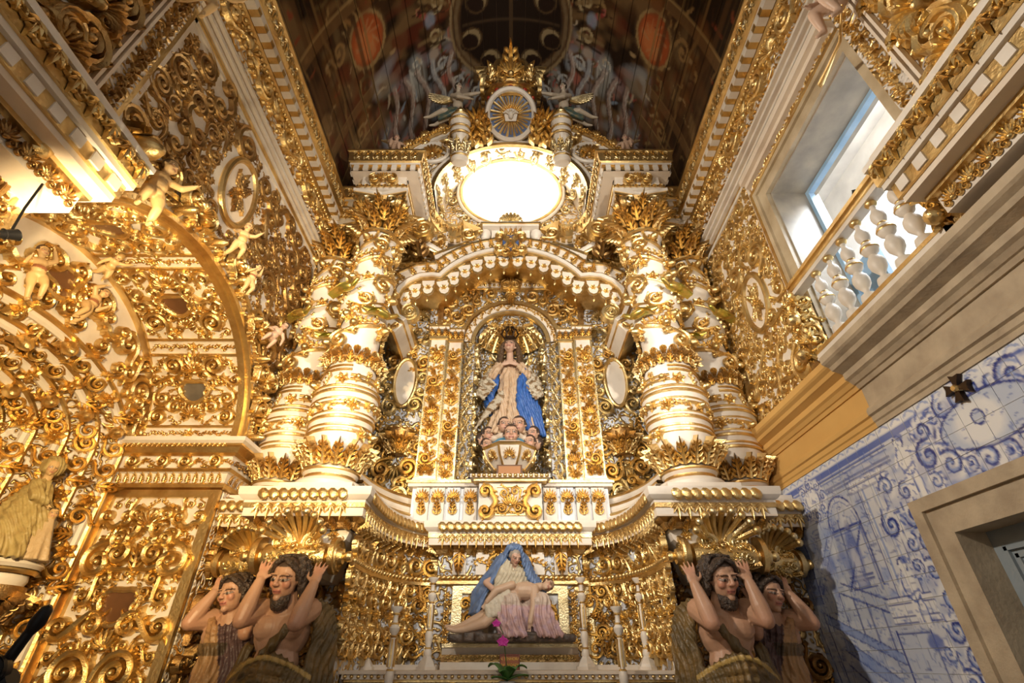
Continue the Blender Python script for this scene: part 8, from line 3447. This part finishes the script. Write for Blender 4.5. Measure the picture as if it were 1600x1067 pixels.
sw_, sg_ = stick_meshes()
rings = []
for z, r in ((.145, .027), (.27, .025), (.475, .023), (.555, .025), (.62, .027)):
    q = MB()
    q.lathe([(r - .006, z - .009), (r + .005, z), (r - .006, z + .009)], 14)
    rings.append(q.mesh('gilded_ring', GOLDF))
fb = MB()
fb.prism([(.09 * cos(tau * k / 6 + .5236), .09 * sin(tau * k / 6 + .5236)) for k in range(6)], 0, .022, XY)
fb.lathe([(.078, .022), (.070, .04), (.048, .07), (.03, .095)], 6, rotm('Z', .5236))
fmesh = fb.mesh('foot', WHITE, False)
strip = MB()
for k in range(1):
    strip.box(-.006, .006, -.030, -.022, .29, .46)
smesh = strip.mesh('gilded_flute', GOLDF, False)
for x, y, z, k, lb in ((-1.34, 5.36, 1.56, 1.14, 'tall white and gold candlestick at the far left of the altar'), (-.95, 4.66, 1.26, 1.12, 'front white and gold candlestick left of the pieta'), (-.76, 5.34, 1.56, 1.14, 'white and gold candlestick close to the left of the pieta'),
                       (.70, 5.34, 1.56, 1.14, 'white and gold candlestick close to the right of the pieta'), (.90, 4.66, 1.26, 1.12, 'front white and gold candlestick right of the pieta'), (1.27, 5.36, 1.56, 1.14, 'tall white and gold candlestick at the far right of the altar')):
    t = thing('candlestick', lb, 'candlestick', (x, y, z), 'altar candlesticks')
    M = Matrix.Translation((x, y, z)) @ Matrix.Diagonal((k, k, k, 1))
    add('foot', fmesh, t, M)
    add('stem', sw_, t, M)
    for r in rings:
        add('gilded_ring', r, t, M)
    for q in range(6):
        add('gilded_flute', smesh, t, M @ rotm('Z', tau * q / 6))
# stand for the front candlesticks
for s, sd in ((-1, 'left'), (1, 'right')):
    t = thing('candle_stand', 'low white stand under the front candlestick on the %s' % sd, 'stand', (s * .92, 4.66, 0))
    mb = MB()
    mb.lathe([(.16, 0), (.16, .05), (.06, .1), (.05, 1.1), (.12, 1.2), (.14, 1.22), (.14, 1.26), (0, 1.26)], 18, Matrix.Translation((-.95 if s < 0 else .90, 4.66, 0)))
    part(t, 'stand_post', mb, WHITE)

# wooden plaque
pq = thing('name_plaque', 'small reddish brown plaque with gold letters below the pieta', 'plaque', (.0, 5.2, 1.56))
mb = MB()
mb.box(-.085, .085, 5.22, 5.24, 1.56, 1.675)
part(pq, 'board', mb, mat('plaque_brown', (.30, .10, .04), 0, .4), False)
for a in ((-.09, .09, 1.668, 1.68), (-.09, .09, 1.555, 1.567), (-.09, -.08, 1.567, 1.668), (.08, .09, 1.567, 1.668)):
    mb = MB()
    mb.box(a[0], a[1], 5.212, 5.24, a[2], a[3])
    part(pq, 'board_edge', mb, mat('plaque_edge', (.16, .035, .02), 0, .4), False)
for txt, z in (('N. SENHORA', 1.634), ('DA PIEDADE', 1.588)):
    cu = bpy.data.curves.new('lettering', 'FONT')
    cu.body = txt
    cu.size = .030
    cu.align_x = 'CENTER'
    cu.extrude = .001
    cu.materials.append(mat('gold_letter', (.75, .50, .08), .3, .4))
    o = bpy.data.objects.new('lettering', cu)
    lme = o.to_mesh().copy()
    lme.name = 'lettering'
    o.to_mesh_clear()
    bpy.data.objects.remove(o)
    add('lettering', lme, pq, Matrix.Translation((0, 5.216, z)) @ rotm('X', pi / 2))

# orchid
oc = thing('potted_orchid', 'potted orchid with two magenta blooms in front of the plaque', 'plant', (-.02, 4.95, 1.36))
ox, oy = -.02, 4.72
mb = MB()
mb.lathe([(0, 1.36), (.045, 1.36), (.062, 1.47), (.066, 1.49), (.058, 1.49), (.05, 1.46), (0, 1.46)], 20, Matrix.Translation((ox, oy, 0)))
part(oc, 'pot', mb, POT)
for k, (a, L, w_, up_) in enumerate(((2.7, .17, .055, .10), (.4, .19, .05, .03), (3.5, .13, .045, .02), (5.2, .15, .05, .08), (.0, .16, .05, .09), (4.2, .12, .045, .06), (1.4, .14, .045, .08))):
    mb = MB()
    V, F = [], []
    for i in range(9):
        f = i / 8
        r = L * f
        z = 1.49 + up_ * sin(f * 2.2) * 1.1
        ww = w_ * (sin(pi * min(f * .9 + .08, 1)) ** .7)
        for q, dz in ((-1, .012), (0, 0), (1, .012)):
            V.append((ox + cos(a) * r - sin(a) * ww * q, oy + sin(a) * r + cos(a) * ww * q, z + dz))
    for i in range(8):
        for q in range(2):
            F.append((i * 3 + q, i * 3 + q + 1, i * 3 + 4 + q, i * 3 + 3 + q))
    mb.add(V, F)
    o = part(oc, 'leaf', mb, LEAFG, True, 80)
    sd_ = o.modifiers.new('thick', 'SOLIDIFY')
    sd_.thickness = .004
stem = [(ox, oy, 1.48), (ox - .005, oy, 1.60), (ox - .02, oy - .01, 1.72), (ox - .035, oy - .02, 1.82), (ox - .07, oy - .02, 1.885), (ox - .09, oy - .03, 1.90)]
mb = MB()
mb.tube(stem, .0045, 7)
part(oc, 'flower_stem', mb, mat('stem_green', (.05, .08, .02), 0, .5))
for (x, y, z, k) in ((ox - .035, oy - .025, 1.755, 1.15), (ox - .09, oy - .03, 1.885, .85)):
    M = frame((x, y, z), (-.15, -1, -.1), (0, 0, 1)) @ Matrix.Diagonal((k * .55, k * .55, k * .55, 1))
    first = None
    for q, (a, L, w_) in enumerate(((90, .085, .030), (10, .085, .045), (170, .085, .045), (-35, .075, .030), (-145, .075, .030), (-90, .05, .022))):
        mb = MB()
        lobe(mb, 0, 0, radians(a), L, w_, .02, 0, 6)
        part(oc, 'petal', mb, PETAL, M=M)

# dark lantern stand rising at the lower left
bl = thing('black_lamp_stand', 'black silhouetted ornate lamp stand at the lower left corner', 'lamp stand', (-1.95, 2.25, 0))
bx_, by_ = -1.93, 2.25
Pb = [(bx_ - .03, by_, 1.20), (bx_ - .02, by_, 1.48), (bx_, by_, 1.62), (bx_ + .03, by_, 1.70), (bx_ + .06, by_, 1.77)]
for nm, P_, R_ in (('pole', [(bx_ - .05, by_, 0), (bx_ - .05, by_, .8), (bx_ - .04, by_, 1.4)], [.03, .03, .05]), ('scroll_body', [(bx_ - .10, by_, 1.38), (bx_ - .06, by_, 1.48), (bx_ + .0, by_, 1.53), (bx_ + .05, by_, 1.56)], [.09, .08, .06, .035]), ('arm', [(bx_ - .04, by_, 1.50), (bx_ - .0, by_, 1.62), (bx_ + .035, by_, 1.72)], [.028, .022, .018]),
                   ('finial', [(bx_ + .03, by_, 1.70), (bx_ + .045, by_, 1.74), (bx_ + .06, by_, 1.79), (bx_ + .07, by_, 1.80)], [.016, .030, .022, .008])):
    mb = MB()
    mb.tube(P_, R_, 12)
    part(bl, nm, mb, BLACK)
put(bl, 'black_volute', m_volute('black_volute', BLACK), (bx_ - .01, by_ - .02, 1.575), (.2, -1, 0), (0, 0, 1), .11, 0, 1, .1)
put(bl, 'black_volute', m_volute('black_volute', BLACK), (bx_ - .10, by_ - .08, 1.43), (.2, -1, 0), (0, 0, 1), .18, 0, -1, .1)
mb = MB()
mb.lathe([(.2, 0), (.2, .04), (.05, .08)], 20, Matrix.Translation((bx_ - .05, by_, 0)))
part(bl, 'foot', mb, BLACK)

# spotlight fixture under the pier cornice
sp = thing('spotlight_fixture', 'small black spotlight fixed under the cornice at the left edge', 'spotlight', (-2.45, 1.70, 3.36))
SM = Matrix.Translation((-2.45, 1.70, 3.36)) @ Vector((.1, .5, .45)).to_track_quat('Z', 'Y').to_matrix().to_4x4()
for nm, pr in (('housing', [(0, -.05), (.018, -.048), (.024, -.015), (.027, .03), (.03, .035), (.027, .035), (.02, .02), (0, .02)]), ('cooling_ring', [(.024, -.025), (.029, -.022), (.024, -.018)])):
    mb = MB()
    mb.lathe(pr, 18, SM)
    part(sp, nm, mb, BLACK)
mb = MB()
mb.tube([(-2.45, 1.70, 3.36), (-2.48, 1.70, 3.55), (-2.49, 1.70, 3.74)], .006, 8)
part(sp, 'bracket_arm', mb, BLACK)
# small black lamp head inside the tribune
tl2 = thing('tribune_lamp', 'small black lamp head inside the tribune window', 'lamp', (3.0, 2.62, 4.55))
mb = MB()
mb.lathe([(0, -.05), (.02, -.05), (.03, .04), (.034, .05), (0, .05)], 14, Matrix.Translation((2.72, 2.55, 4.66)) @ rotm('X', .7))
part(tl2, 'lamp_head', mb, BLACK)
mb = MB()
mb.tube([(2.72, 2.55, 4.66), (2.70, 2.58, 4.60), (2.68, 2.60, 4.535)], .006, 6)
part(tl2, 'lamp_arm', mb, BLACK)
